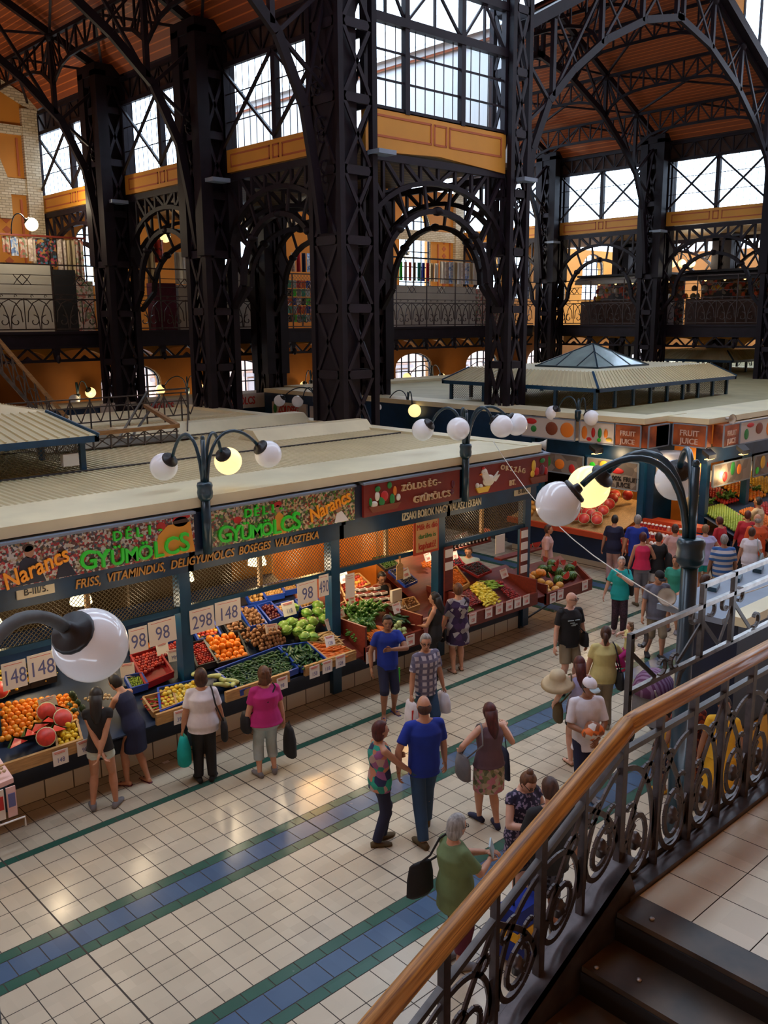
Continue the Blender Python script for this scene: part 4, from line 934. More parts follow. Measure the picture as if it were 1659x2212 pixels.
for x,y,bs,l in((11.6,29.2,[((12.2,29.0,9.2),'globehot')],'glowing white globe above the embroidered cloths at the left'),
 (19.6,32,[((18.8,32.4,9.4),L_),((19.7,32.4,9.4),W_),((20.6,32.6,9.45),L_)],'hanging lamp with lit globes behind the second column'),
 (25.2,30.4,[((24.8,30.6,9.15),W_)],'white globe over the shirts gallery'),(30.2,31,[((30.9,31.5,9.15),'globehot')],'bright globe above the coloured dresses'),
 (37.4,31.5,[((36.3,31.8,9.1),'globehot')],'bright white globe right of the hanging lace'),
 (44,25.5,[((43.5,25.2,8.95),L_),((43.9,24.9,8.95),L_),((44.3,24.6,8.95),L_)],'row of lit globes over the right food gallery'),(40,30.3,[((39.8,29.5,8.9),L_)],'lit globe left of the right gallery stalls')):
    lamp(x,y,8.6,9.4,bs,l,zc=8.9,pr=.03,tr=.018,post=False,group='gallery globe lamps')
for x,y,z,p_ in((12.2,29.2,9.2,150),(14,30.5,9.6,120),(31,31,9.0,90),(36,31,9.0,120),(19.5,31.5,9,60),(24.5,30.5,9,60),(43.5,24,8.6,120),(41,20,8,80)): point('gallery_light',(x,y,z+.5),p_,(1,.85,.6),.2)
for x,y,z in((20,33,3.3),(27,32.8,3.2),(33.3,32,3.2),(37,32.3,3.3),(15.6,32.8,3.4),(46.5,24.5,3.5)): point('wall_lamp_light',(x,y,z),32,(1,.7,.35),.2)
# column floodlights
for i,(x,y,z) in enumerate(((14.5,22.1,9.9),(14.6,28.0,9.9),(15.45,16.6,10.0),(20.9,16.7,9.9),(37.3,22.3,9.9),(37.3,28.0,9.8))):
    m=MB(); m.box(x-.28,x+.28,y-.2,y+.2,z,z+.1); m.box(x-.05,x+.05,y,y+.5,z+.05,z+.12); m.build('wall_floodlight','roofgrey',label='flat grey floodlight box on a column, '+['second column from the left','leftmost column','nearest pier','right tall pier','middle right column','column left of the pyramid peak'][i],cat='floodlight')
# wires across the aisle
for a,b_,l in(((13.0,11,4.0),(7.4,4.0,3.6),'thin cable from the hen sign to the big lamp pole'),((7.4,4.0,3.6),(15,4.2,4.0),'thin cable right of the big lamp pole')):
    m=MB(); m.tube([Vector(a).lerp(Vector(b_),k/10)-Vector((0,0,.35*math.sin(PI*k/10))) for k in range(11)],.007,5); m.build('cable','offwhite',label=l,cat='cable')
# horn loudspeakers
def horn(c,d,l):
    m=MB(); m.lathe([(.03,-.16),(.04,-.02),(.07,.05),(.12,.12),(.13,.13),(.1,.1),(.02,0)],c,14,d); m.build('horn_speaker','offwhite',label=l,cat='loudspeaker')
horn((14.8,11.3,3.75),(.6,-.9,-.1),'grey horn loudspeaker at the roof corner behind the hen sign'); horn((21.9,10.9,3.75),(-.4,-1,0),'small horn loudspeaker on the roof edge above the FRUIT sign'); 
# ================= NEAR KIOSK =================
t=thing('kiosk','dark blue kiosk with pale grey roof behind the stair railing','kiosk',(12,5.5,0))
m=MB(); m.box(11.1,18,5.2,5.86,0,2.3); m.build('wall','bluedk',t); m=MB(); m.box(10.95,18,5.35,6.3,2.3,2.38); m.build('grey_roof','roofgrey',t)
m=MB(); m.box(11.05,18,5.08,5.35,2.3,2.42); m.build('cream_curb','roofcream',t)
m=MB()
for k in range(8): m.prism([(11.3+k*.7,5.98,2.385),(11.6+k*.7,6.08,2.385),(11.6+k*.7,6.22,2.385),(11.3+k*.7,6.12,2.385)],(0,0,.06))
m.build('roof_strap','lampblue',t)
m=MB(); m.box(11.15,12.6,5.17,5.19,.15,.75); m.build('yellow_panel','cyellow',t)
horn((11.0,6.15,2.52),(-1,-.3,.05),'cream horn loudspeaker on the near kiosk roof')
# ================= STAIRCASE =================
t=thing('staircase_landing','tiled stair landing with dark wooden steps at the lower right','stairs',(4.5,1,0))
m=MB(); m.box(4.08,9,-1,2.36,2.9,3.094)
m.cur=1
for i in range(16):
    for j in range(11):
        x=4.08+i*P;y=2.36-(j+1)*P; m.add([(x+.003,y+.003,3.1),(x+P-.003,y+.003,3.1),(x+P-.003,y+P-.003,3.1),(x+.003,y+P-.003,3.1)],[(0,1,2,3)])
m.build('landing_slab',['grout','tilecream'],t)
for i in range(9):
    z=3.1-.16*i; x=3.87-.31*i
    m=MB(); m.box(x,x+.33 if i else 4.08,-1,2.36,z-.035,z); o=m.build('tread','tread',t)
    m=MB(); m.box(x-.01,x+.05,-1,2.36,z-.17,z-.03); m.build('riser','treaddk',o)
m=MB(); m.box(4.0,9,2.36,2.52,3.0,3.13); m.box(4.0,9,2.5,2.54,2.75,3.13)
m.build('edge_channel','railiron',t)
zs=lambda x:3.165+.484*(x-3.646)
m=MB(); m.beam((4.05,2.44,zs(4.05)-.04),(0.6,2.44,zs(.6)-.04),.14,.05); m.beam((4.05,2.5,zs(4.05)-.2),(0.6,2.5,zs(.6)-.2),.03,.34); m.beam((4.05,2.38,zs(4.05)-.2),(0.6,2.38,zs(.6)-.2),.02,.34); m.build('stringer','railiron',t)
m=MB()
for (x,y,z) in((3.95,2.2,3.1),(3.68,2.1,2.94),(3.6,2.3,2.94),(3.36,2.15,2.78),(3.3,2.3,2.78)): m.ell((x,y,z+.004),.016,.016,.008,n=8,m=5)
m.build('screw_head','steel',t)
# railing
t=thing('stair_railing','wrought scroll stair railing with a worn wooden handrail','railing',(4.0,2.45,3.1))
YR=2.45
def zt(x): return 4.105 if x>=4 else 4.105-.41*(4-x)
def zb2(x): return 3.95 if x>=4 else 3.95-.475*(4-x)
def zl(x): return 3.12 if x>=4 else zs(x)+0.02
def oval(path,w,h,name,m_):
    b=MB(); rings=[]
    for i,p in enumerate(path):
        p=Vector(p); rings.append((p,w,h,Vector((0,1,0)),Vector((0,0,1))))
    b.loft(rings,14); return b.build(name,m_,t)
prof=[(-.048,-.03),(-.05,0),(-.035,.012),(-.04,.03),(-.02,.045),(.02,.045),(.04,.03),(.035,.012),(.05,0),(.048,-.03),(.02,-.04),(-.02,-.04)]
def rail(path,m_):
    b=MB(); vs=[];n=len(prof)
    for p in path:
        for a,c in prof: vs.append((p[0],p[1]+a,p[2]+c))
    fs=[]
    for i in range(len(path)-1):
        for k in range(n): fs.append((i*n+k,i*n+(k+1)%n,(i+1)*n+(k+1)%n,(i+1)*n+k))
    fs.append(tuple(range(n-1,-1,-1)));fs.append(tuple((len(path)-1)*n+k for k in range(n)))
    b.smooth=True; b.add(vs,fs); return b.build('handrail',m_,t)
rail([(7.8,YR,4.1),(4.12,YR,4.1),(4.02,YR,4.09)],'handrail'); rail([(4.025,YR,4.092),(3.93,YR,4.05),(0.9,YR,zt(.9))],'handrail2')
m=MB(); m.beam((7.8,YR,3.95),(4.0,YR,3.95),.035,.03); m.beam((4.0,YR,3.95),(.9,YR,zb2(.9)),.035,.03); m.beam((4,YR+.03,3.14),(7.8,YR+.03,3.14),.02,.05)
m.build('flat_bar','railgrey',t)
xs=[4.0-.345*k for k in range(1,9)][::-1]+[4.0+.37*k for k in range(0,10)]
for i,x in enumerate(xs):
    m=MB(); th=.045 if i%2==(len([4.0-.345*k for k in range(1,9)])%2) else .026
    zb_=3.1 if x>=4 else zs(x)-.02
    m.box(x-th/2,x+th/2,YR-.02,YR+.02,zb_,zt(x)-.03); m.build('baluster','railiron',t)
for i in range(len(xs)-1):
    a,c=xs[i],xs[i+1]; w_=c-a
    def G(u,v,dy=0):
        x=a+w_*u; lo=zl(x)+.02; return (x,YR+dy,lo+(zb2(x)-lo)*v)
    fl=(i%2==0)
    def Q(L,fl=fl): return [G(u if fl else 1-u,v) for u,v in L]
    m=MB()
    def bez(L,n=10):
        out=[]
        P_=[Vector((u,v,0)) for u,v in L]
        for k in range(n+1):
            s=k/n; q_=P_[0]*(1-s)**3+P_[1]*3*s*(1-s)**2+P_[2]*3*s*s*(1-s)+P_[3]*s**3; out.append((q_.x,q_.y))
        return out
    for L in (bez([(0,.86),(.5,.86),(.95,.7),(.93,.1)],12), bez([(1,.97),(.7,.72),(.28,.6),(.08,.12)],12), bez([(.92,.5),(1.0,-.1),(.1,-.12),(.05,.3)],14)):
        m.poly(Q(L),.03,.012,up=(0,1,0))
    sp=[]
    for k in range(17):
        s=k/16; an=PI*.95-s*PI*2.35; rr=.3*(1-.35*s); sp.append((.47+rr*math.cos(an)*1.0,.27+.2*(1-.3*s)*math.sin(an)))
    m.poly(Q([(.05,.36)]+sp),.03,.014,up=(0,1,0))
    sp=[(.72+.2*(1-.5*k/10)*math.cos(2.4-k*.45),.72+.09*(1-.5*k/10)*math.sin(2.4-k*.45)) for k in range(11)]
    m.poly(Q(sp),.026,.012,up=(0,1,0))
    sp=[(.25+.17*(1-.5*k/8)*math.cos(-1.2+k*.5),.52+.07*(1-.5*k/8)*math.sin(-1.2+k*.5)) for k in range(9)]
    m.poly(Q(sp),.026,.012,up=(0,1,0))
    o=m.build('scroll_panel','railiron',t)
    m=MB(); c_=G(.47 if fl else .53,.26); m.ell(c_,.035,.03,.05,n=10,m=7,fn=lambda v:v*(1+.25*math.sin(5*math.atan2(v.z,v.x)))); m.build('iron_flower','railiron',o)
# second steel railing
t=thing('steel_railing','flat steel railing with curled ends beyond the wooden handrail','railing',(5.74,3.5,3.1))
B=lambda x,z:(x,3.5,z)
m=MB(); 
for a,c,z in((5.72,9.5,3.9),(6.79,9.5,4.07),(5.72,9.5,3.455)): m.beam(B(a,z),B(c,z),.04,.035)
m.build('flat_bar','steel',t)
m=MB()
for x,z0,z1 in((5.74,3.17,3.92),(6.8,3.455,4.09),(7.33,3.455,4.09),(8.4,3.1,4.09),(9.4,3.1,4.09)): m.box(x-.022,x+.022,3.48,3.52,z0,z1)
m.build('upright','railgrey',t)
m=MB()
for a,c in(((5.77,3.75),(6.12,3.47)),((6.8,3.75),(6.44,3.5)),((6.82,3.76),(7.11,3.5)),((7.31,3.78),(7.13,3.5)),((7.37,3.79),(7.69,3.5)),((8.38,3.78),(8.05,3.5))): m.beam(B(*a),B(*c),.035,.012,up=(0,1,0))
m.build('diagonal','railgrey',t)
m=MB()
for c,a0,a1 in(((5.9,3.83),2.2,-2.4),((6.2,3.54),-2,2.6),((6.4,3.54),-1,-5.6),((6.68,3.83),1,5.6),((7.45,3.85),2.2,-2.4),((7.79,3.56),-2,2.6),((6.95,3.83),2.2,-2.4),((7.2,3.83),1,5.6),((8.2,3.84),1,5.6)):
    m.poly(scroll(B(*c),.075,a0,a1,.6,10),.02,.03,up=(0,1,0))
m.build('curl','railgrey',t)
m=MB()
for pts in([(5.76,3.18),(5.62,3.19),(5.52,3.13),(5.48,3.04),(5.49,2.93),(5.55,2.83),(5.64,2.77)],[(6.75,3.44),(6.6,3.45),(6.51,3.4),(6.47,3.3),(6.5,3.2),(6.6,3.12)]): m.poly([B(*p) for p in pts],.04,.016,up=(0,1,0))
m.build('hook','railgrey',t)
m=MB(); m.box(5.4,9.5,3.3,3.36,2.6,2.7)
# twin stair on the front block roof
t=thing('roof_stairwell','distant stairwell with wooden handrail rising through the cream roof','stairs',(9,17.2,3.75))
m=MB(); m.box(7.0,10.4,17.0,19.8,3.79,3.8); m.build('opening_shade','black',t)  # black sheet on the roof, stands in for shade down the stairwell
m=MB(); m.box(6.9,9.9,16.92,17.0,4.05,4.13); m.beam((9.9,16.96,4.09),(10.6,19.6,4.3),.08); m.build('handrail','wood',t)
m=MB()
for k in range(9):
    x=6.9+k*.37; m.beam((x,16.96,3.76),(x,16.96,4.1),.03)
    if k<8: m.beam((x,16.96,3.8),(x+.37,16.96,4.05),.02); m.beam((x+.37,16.96,3.8),(x,16.96,4.05),.02)
for zz in(3.8,3.98): m.beam((6.9,16.96,zz),(9.9,16.96,zz),.025)
for k in range(10):
    x=7.6+k*.48; m.beam((x,20.2,3.8),(x,20.2,4.5),.03)
    m.beam((x,20.2,4.45),(x+.24,20.2,3.95),.022);m.beam((x+.48,20.2,4.45),(x+.24,20.2,3.95),.022)
for zz in(3.95,4.3,4.5): m.beam((7.6,20.2,zz),(12.1,20.2,zz),.03)
m.beam((8.7,17.4,3.8),(10.9,20.0,4.6),.04);m.beam((8.9,17.4,3.7),(11.2,20.0,4.45),.04); m.beam((10.9,20,4.6),(12.1,20.2,4.6),.04); m.beam((12.1,20.2,3.8),(12.1,20.2,4.6),.04); m.beam((12.1,20.2,4.1),(10.2,17.1,3.95),.03)
m.build('lattice_rail','railgrey',t)
t=thing('gallery_stair_rail','far wooden handrail descending at the left edge','railing',(10,22,4.0))
a=Vector((8.3,22,5.77));b_=Vector((9.75,22,3.9)); b0=a+(a-b_)*1.2
m=MB(); m.beam(b0,b_,.09,.08); m.build('handrail','wood',t)
m=MB()
for k in range(14):
    p=b0.lerp(b_,k/13); m.beam(p,p-Vector((0,0,.75)),.03)
    if k<13: q_=b0.lerp(b_,(k+1)/13); m.beam(p-Vector((0,0,.1)),q_-Vector((0,0,.7)),.025); m.poly(scroll((p+q_)/2-Vector((0,0,.4)),.1,0,5,.3,7),.02)
m.beam(b0-Vector((0,0,.75)),b_-Vector((0,0,.75)),.05,.08); m.build('ironwork','railgrey',t)
# ================= PRODUCE =================
SL=lambda y:.9+.45*(y-10.75)
for nme,c in dict(orange=(.8,.22,.01),orange2=(.75,.3,.02),lemon=(.75,.5,.03),plum=(.2,.01,.015),plumr=(.4,.03,.02),peach=(.65,.15,.03),peachy=(.7,.38,.05),tomato=(.42,.012,.01),cherry=(.14,.004,.006),apricot=(.75,.2,.015),grape=(.25,.38,.05),ypep=(.68,.55,.1),ypep2=(.72,.42,.04),opep=(.75,.16,.01),chilli=(.45,.02,.01),avocado=(.02,.05,.015),mushroom=(.55,.42,.25),potato=(.27,.13,.06),onion=(.45,.24,.07),redonion=(.1,.01,.015),cuc=(.025,.09,.015),cuc2=(.015,.06,.015),parsnip=(.65,.45,.2),carrot=(.72,.17,.015),kohl=(.4,.52,.22),cabb=(.22,.4,.07),cabb2=(.1,.28,.03),walnut=(.25,.11,.035),melon=(.62,.32,.06),melonflesh=(.8,.28,.03),wmrind=(.03,.12,.03),wmflesh=(.55,.035,.025),wmwhite=(.55,.6,.35),gpep=(.2,.38,.04),greens=(.05,.17,.02),squash=(.5,.55,.2),blueb=(.012,.014,.03),bananap=(.8,.66,.06),cher2=(.3,.012,.012)).items():
    mat('f_'+nme,c,.38,0,(18,.22))
def pm(fn,mats):
    b=MB(); fn(b); b.build('proto',mats,label='x'); o=COL.objects[-1] if False else None
    return b
PROTO={}
def proto(kind,mats,fn):
    b=MB(); fn(b); me=bpy.data.meshes.new(kind); me.from_pydata(b.v,[],b.f)
    for x in mats: me.materials.append(M['f_'+x])
    if len(mats)>1: me.polygons.foreach_set('material_index',b.mi)
    me.polygons.foreach_set('use_smooth',[True]*len(b.f)); me.update(); PROTO.setdefault(kind,[]).append(me)
def sph(r,sx=1,sy=1,sz=1,k=.0,n=10,m=7): return lambda b:b.ell((0,0,0),r*sx,r*sy,r*sz,n=n,m=m,fn=(lambda v:v*(1+k*math.sin(5*v.x/r+2*v.y/r))) if k else None)
def curved(L,r,bend,taper=(.5,.95,1,.95,.5),n=8):
    def f(b):
        N=len(taper); b.tube([(L*(i/(N-1)-.5),bend*math.sin(PI*i/(N-1)),0) for i in range(N)],r,n,rs=[r*t for t in taper])
    return f
proto('orange',['orange'],sph(.042)); proto('orange',['orange2'],sph(.041)); proto('big_orange',['orange'],sph(.052,n=14,m=9))
proto('lemon',['lemon'],sph(.034,1.25)); proto('plum',['plum'],sph(.03)); proto('plum',['plumr'],sph(.03)); proto('cherry_plum',['plum'],sph(.024)); proto('cherry_plum',['tomato'],sph(.024)); proto('cherry_plum',['plumr'],sph(.026))
proto('peach',['peach'],sph(.037)); proto('peach',['peachy'],sph(.037)); proto('peach',['plumr'],sph(.036)); proto('tomato',['tomato'],sph(.032,sz=.85)); proto('tomato',['cher2'],sph(.03)); proto('cherry',['cherry'],sph(.022)); proto('cherry',['cher2'],sph(.022))
proto('apricot',['apricot'],sph(.024)); proto('grape',['grape'],sph(.014,n=7,m=5)); proto('lime',['grape'],sph(.026))
proto('yellow_pepper',['ypep'],sph(.036,1.1,1,1,.06)); proto('yellow_pepper',['lemon'],sph(.034,1,1,1.1,.05))
proto('mixed_pepper',['ypep2'],curved(.13,.028,.02,(.5,1,.95,.7,.25))); proto('mixed_pepper',['opep'],curved(.12,.028,.02,(.5,1,.95,.7,.25))); proto('mixed_pepper',['ypep'],curved(.13,.026,.015,(.5,1,.9,.7,.2)))
proto('chilli',['chilli'],curved(.17,.013,.03,(.6,1,.8,.5,.1))); proto('chilli',['chilli'],curved(.15,.014,-.02,(.6,1,.8,.5,.1))); proto('chilli',['gpep'],curved(.18,.015,.02,(.6,1,.8,.5,.1)))
proto('avocado',['avocado'],sph(.045,1.35)); proto('mushroom',['mushroom'],sph(.026,1,1,.8,.1)); proto('potato',['potato'],sph(.034,1.35,1,.9,.08)); proto('potato',['potato'],sph(.03,1.2,1,.9,.1)); proto('onion',['onion'],sph(.032,1,1,1.1)); proto('red_onion',['redonion'],sph(.028,1.1))
proto('cucumber',['cuc'],curved(.12,.019,.012)); proto('cucumber',['cuc2'],curved(.1,.018,.008)); proto('long_cucumber',['cuc2'],curved(.28,.025,.04)); proto('long_cucumber',['cuc'],curved(.27,.024,-.03)); proto('zucchini',['cuc2'],curved(.34,.027,.015))
proto('parsnip',['parsnip'],curved(.24,.018,.015,(.6,1,.8,.5,.12))); proto('carrot',['carrot'],curved(.19,.02,.01,(.7,1,.85,.6,.12))); proto('carrot',['carrot'],curved(.21,.018,-.012,(.7,1,.85,.6,.12)))
proto('kohlrabi',['kohl'],sph(.045,n=12,m=8)); proto('walnut',['walnut'],sph(.026,1.1)); proto('banana_pepper',['bananap'],curved(.17,.027,.02,(.6,1,.85,.6,.15))); proto('green_pepper',['gpep'],curved(.24,.018,.02,(.6,1,.85,.6,.15))); proto('squash',['squash'],curved(.27,.045,.02,(.45,.7,.8,1,.75)))
proto('melon',['melon'],sph(.092,1.08,1,.95,n=16,m=10)); 
def cabbage(b):
    b.ell((0,0,0),.095,.095,.085,n=16,m=10,fn=lambda v:v*(1+.05*math.sin(7*math.atan2(v.y,v.x)+9*v.z/.09)))
    b.cur=1
    for k in range(5):
        a=k*1.256; q_=Euler((.9,0,a)).to_matrix(); b.ell((.045*math.sin(a),-.045*math.cos(a),-.02),.07,.022,.085,q_,n=8,m=6)
proto('cabbage',['cabb','cabb2'],cabbage); proto('red_cabbage',['redonion','plum'],cabbage)
def wm(b): b.ell((0,0,0),.14,.12,.12,n=16,m=10)
proto('watermelon',['wmstripe'] if 'f_wmstripe' in M else ['wmrind'],wm)
m_=wave('f_wmstripe',(.015,.06,.015),(.12,.25,.05),9,'Y',.35,.5,dist=2.5,sharp=.2); PROTO['watermelon'][0].materials[0]=m_
def half(b,r=.12,h=.07):
    n=16; 
    b.cur=1; b.lathe([(r*.55,-h*.95),(r*.85,-h*.7),(r*.98,-h*.25),(r,0)],(0,0,0),n); b.cur=2; b.lathe([(r,0),(r*.96,.004)],(0,0,0),n); b.cur=0; b.lathe([(r*.93,.002),(r*.9,.009)],(0,0,0),n)
proto('watermelon_half',['wmflesh','wmrind','wmwhite'],half)
def wedge(b,r=.13):
    n=8; pts=[(r*math.cos(PI*k/n),0,-r*math.sin(PI*k/n)) for k in range(n+1)]
    b.cur=0; b.add([(p[0]*.92,-.0,p[2]*.92) for p in pts]+[(0,.085,-r*.35)],[tuple(range(n+1))]+[(n,0,n+1)])
    b.cur=2; b.add([(p[0]*.92,0,p[2]*.92) for p in pts]+[(p[0],.005,p[2]) for p in pts],[(i,i+1,n+2+i,n+1+i) for i in range(n)])
    b.cur=1; b.add([(p[0],.005,p[2]) for p in pts]+[(0,.11,-r*.5)],[(i,i+1,n+1) for i in range(n)])
proto('watermelon_slice',['wmflesh','wmrind','wmwhite'],wedge)
def mhalf(b): 
    b.cur=1; b.lathe([(.05,-.075),(.075,-.06),(.09,-.02),(.092,0)],(0,0,0),16); b.cur=0; b.lathe([(.085,0),(.08,.006)],(0,0,0),16)
proto('melon_half',['melonflesh','melon'],mhalf)
def bunch(b):
    for k in range(5):
        a=(k-2)*.22; d=Vector((math.sin(a),-math.cos(a),0)); b.tube([d*.02,d*.08,d*.16,d*.22],.018,7,rs=[.014,.017,.012,.004])
    b.cur=1
    for k in range(16):
        a=random.uniform(-.9,.9); d=Vector((math.sin(a),math.cos(a),random.uniform(.1,.7))); b.tube([(0,.0,.01),d*.1,d*.2+Vector((0,0,-.02)),d*.3+Vector((0,0,-.08))],.01,5,rs=[.006,.02,.035,.008])
proto('carrot_bunch',['carrot','greens'],bunch)
def greens(b):
    for k in range(34):
        a=random.uniform(0,6.28); d=Vector((math.sin(a),math.cos(a),random.uniform(.3,1))); L=random.uniform(.08,.17); b.tube([(0,0,0),d*L*.5,d*L+Vector((0,0,-.01)),d*L*1.3+Vector((0,0,-.05))],.01,5,rs=[.005,.02,.028,.004])
proto('leaf_bunch',['greens'],greens)
FL={'orange':('round orange in the big heap at the left stall','heaped oranges','orange'),'big_orange':('large orange in the crate beside the blue post','big oranges in the black crate','orange')}
CN={}
def put(kind,p,rot,label,group,cat,sc_=1.0,name=None):
    me=random.choice(PROTO[kind]); o=bpy.data.objects.new(name or kind,me); COL.objects.link(o); o.location=p; o.rotation_euler=rot; o.scale=(sc_,)*3
    o['label']=label;o['category']=cat;o['group']=group; return o
mat('crateblue',(.01,.05,.35),.4); mat('crateblack',(.015,.015,.018),.5); mat('cratered',(.25,.01,.015),.4)
CM={'blue':'crateblue','black':'crateblack','red':'cratered','wood':'woodlt'}
def crate(Q,kind,label,h=.09,base=0):
    t=MB(); P_=[Vector((x,y,SL(y)+base-.05)) for x,y in Q]; c=sum(P_,Vector())/4; P_=[c+(p-c)*1.06 for p in P_]; up=Vector((0,0,h))
    t.add(P_,[(0,1,2,3)])
    for i in range(4):
        a,b_=P_[i],P_[(i+1)%4]; t.beam(a+up*.5,b_+up*.5,.016,h); t.beam(a+up,b_+up,.03,.012)
    t.build('crate',CM[kind],label=label,cat='crate')
WHERE=['far left','left','under the white 298 and 148 price papers','middle','right']
def where(x): return 'in the stall bay at the left edge' if x<5 else 'left of the first long blue post' if x<6.5 else 'just right of the first blue post' if x<7.6 else 'in the middle of the potato and cucumber stall' if x<8.6 else 'left of the second blue post' if x<9.3 else 'in the red framed stall under ZOLDSEG' if x<11.8 else 'in the corner stall'
SIZE=dict(orange=.082,big_orange=.102,lemon=.07,plum=.058,cherry_plum=.048,peach=.072,tomato=.06,cherry=.043,apricot=.047,grape=.028,lime=.052,yellow_pepper=.07,mixed_pepper=.055,chilli=.034,avocado=.095,mushroom=.052,potato=.07,onion=.064,red_onion=.058,cucumber=.04,long_cucumber=.052,zucchini=.06,parsnip=.042,carrot=.04,kohlrabi=.088,walnut=.052,banana_pepper=.05,green_pepper=.045,carrot_bunch=.1)
LONG={'mixed_pepper','chilli','cucumber','long_cucumber','zucchini','parsnip','carrot','banana_pepper','green_pepper'}
PROD=[('orange',[(3.98, 11.7), (4.93, 11.52), (4.65, 10.86), (3.68, 11.0)],105,''),
('lemon',[(4.41, 11.01), (4.7, 11.05), (4.61, 10.71), (4.31, 10.75)],26,'wood'),
('mixed_pepper',[(4.19, 12.22), (4.56, 12.19), (4.45, 11.88), (4.04, 11.85)],60,'black'),
('mixed_pepper',[(4.58, 12.18), (4.89, 12.16), (4.81, 11.87), (4.47, 11.87)],24,'black'),
('avocado',[(4.74, 11.38), (4.97, 11.39), (4.91, 11.19), (4.68, 11.2)],10,''),
('mushroom',[(4.99, 11.41), (5.35, 11.34), (5.32, 11.24), (4.99, 11.32)],14,''),
('plum',[(5.95, 11.85), (6.36, 11.87), (6.33, 11.38), (5.87, 11.32)],46,'red'),
('grape',[(5.67, 11.53), (5.9, 11.5), (5.88, 11.3), (5.64, 11.3)],60,'blue'),
('apricot',[(6.05, 12.1), (6.37, 12.05), (6.29, 11.89), (5.98, 11.94)],40,'black'),
('yellow_pepper',[(5.99, 11.16), (6.65, 11.1), (6.53, 10.87), (5.81, 10.79)],70,'blue'),
('chilli',[(5.71, 11.09), (6.14, 11.07), (6.05, 10.83), (5.7, 10.82)],40,'wood'),
('peach',[(6.74, 12.19), (6.92, 12.18), (6.78, 11.93), (6.61, 11.93)],10,'blue'),
('plum',[(6.42, 11.88), (6.75, 11.93), (6.56, 11.59), (6.32, 11.61)],22,''),
('peach',[(7.14, 12.18), (7.51, 12.13), (7.44, 11.8), (7.07, 11.82)],34,'blue'),
('cherry_plum',[(6.88, 11.78), (7.12, 11.77), (7.11, 11.34), (6.74, 11.35)],70,'black'),
('big_orange',[(7.15, 11.83), (7.72, 11.74), (7.58, 11.27), (7.07, 11.3)],40,'black'),
('potato',[(7.67, 12.16), (7.95, 12.13), (7.94, 11.77), (7.6, 11.8)],40,'black'),
('potato',[(8.08, 12.22), (8.36, 12.18), (8.3, 11.78), (8.0, 11.8)],46,'blue'),
('potato',[(7.7, 11.74), (8.36, 11.65), (8.4, 11.33), (7.89, 11.31)],140,''),
('red_onion',[(8.43, 12.17), (8.69, 12.18), (8.67, 11.83), (8.41, 11.8)],36,'blue'),
('onion',[(8.71, 12.09), (9.02, 12.1), (8.99, 11.84), (8.73, 11.84)],18,'blue'),
('onion',[(8.41, 12.49), (8.7, 12.51), (8.65, 12.25), (8.35, 12.27)],30,'blue'),
('onion',[(8.76, 12.56), (9.17, 12.56), (9.06, 12.3), (8.71, 12.32)],30,'blue'),
('onion',[(9.2, 12.58), (9.49, 12.56), (9.38, 12.33), (9.12, 12.34)],18,'blue'),
('onion',[(9.16, 12.09), (9.56, 12.08), (9.52, 11.9), (9.12, 11.88)],15,'blue'),
('cucumber',[(6.97, 11.17), (8.16, 11.25), (8.13, 10.78), (7.07, 10.72)],240,'blue'),
('long_cucumber',[(8.16, 11.25), (8.65, 11.17), (8.71, 10.77), (8.22, 10.77)],70,'blue'),
('parsnip',[(8.91, 11.28), (9.21, 11.24), (9.22, 10.96), (8.98, 10.98)],55,'wood'),
('carrot',[(8.7, 11.17), (9.14, 10.97), (9.28, 10.72), (8.77, 10.71)],85,'wood'),
('peach',[(10.55, 12.29), (10.79, 12.31), (10.79, 12.02), (10.45, 11.99)],20,'wood'),
('plum',[(10.26, 12.25), (10.46, 12.25), (10.34, 11.9), (10.09, 11.89)],18,'wood'),
('tomato',[(10.04, 11.84), (10.34, 11.81), (10.29, 11.47), (9.89, 11.48)],44,'wood'),
('tomato',[(9.81, 11.73), (9.98, 11.77), (10.02, 11.48), (9.65, 11.46)],26,'wood'),
('carrot_bunch',[(9.66, 11.08), (10.19, 11.2), (10.05, 10.92), (9.74, 10.84)],9,''),
('zucchini',[(10.43, 11.21), (10.82, 11.23), (10.82, 10.77), (10.52, 10.78)],12,''),
('kohlrabi',[(10.35, 10.98), (10.63, 11.01), (10.54, 10.75), (10.34, 10.73)],11,''),
('mushroom',[(10.85, 11.39), (11.03, 11.42), (11.01, 11.26), (10.81, 11.23)],18,''),
('walnut',[(11.1, 11.46), (11.36, 11.45), (11.31, 11.26), (11.01, 11.24)],34,'wood'),
('apricot',[(12.35, 12.23), (12.64, 12.26), (12.35, 11.96), (12.24, 12.06)],24,''),
('apricot',[(12.53, 11.8), (12.96, 11.87), (12.83, 11.42), (12.44, 11.35)],96,'wood'),
('banana_pepper',[(12.8, 11.35), (13.18, 11.4), (13.1, 10.81), (12.63, 10.8)],85,''),
('green_pepper',[(13.21, 11.39), (13.46, 11.37), (13.36, 10.82), (13.12, 10.8)],18,''),
('cherry',[(13.44, 11.31), (13.64, 11.26), (13.65, 10.77), (13.34, 10.77)],100,''),
('cherry',[(12.29, 11.25), (12.72, 11.32), (12.64, 10.81), (12.26, 10.79)],100,''),
('lime',[(12.0, 10.93), (12.27, 11.0), (12.33, 10.77), (11.94, 10.71)],26,'')]
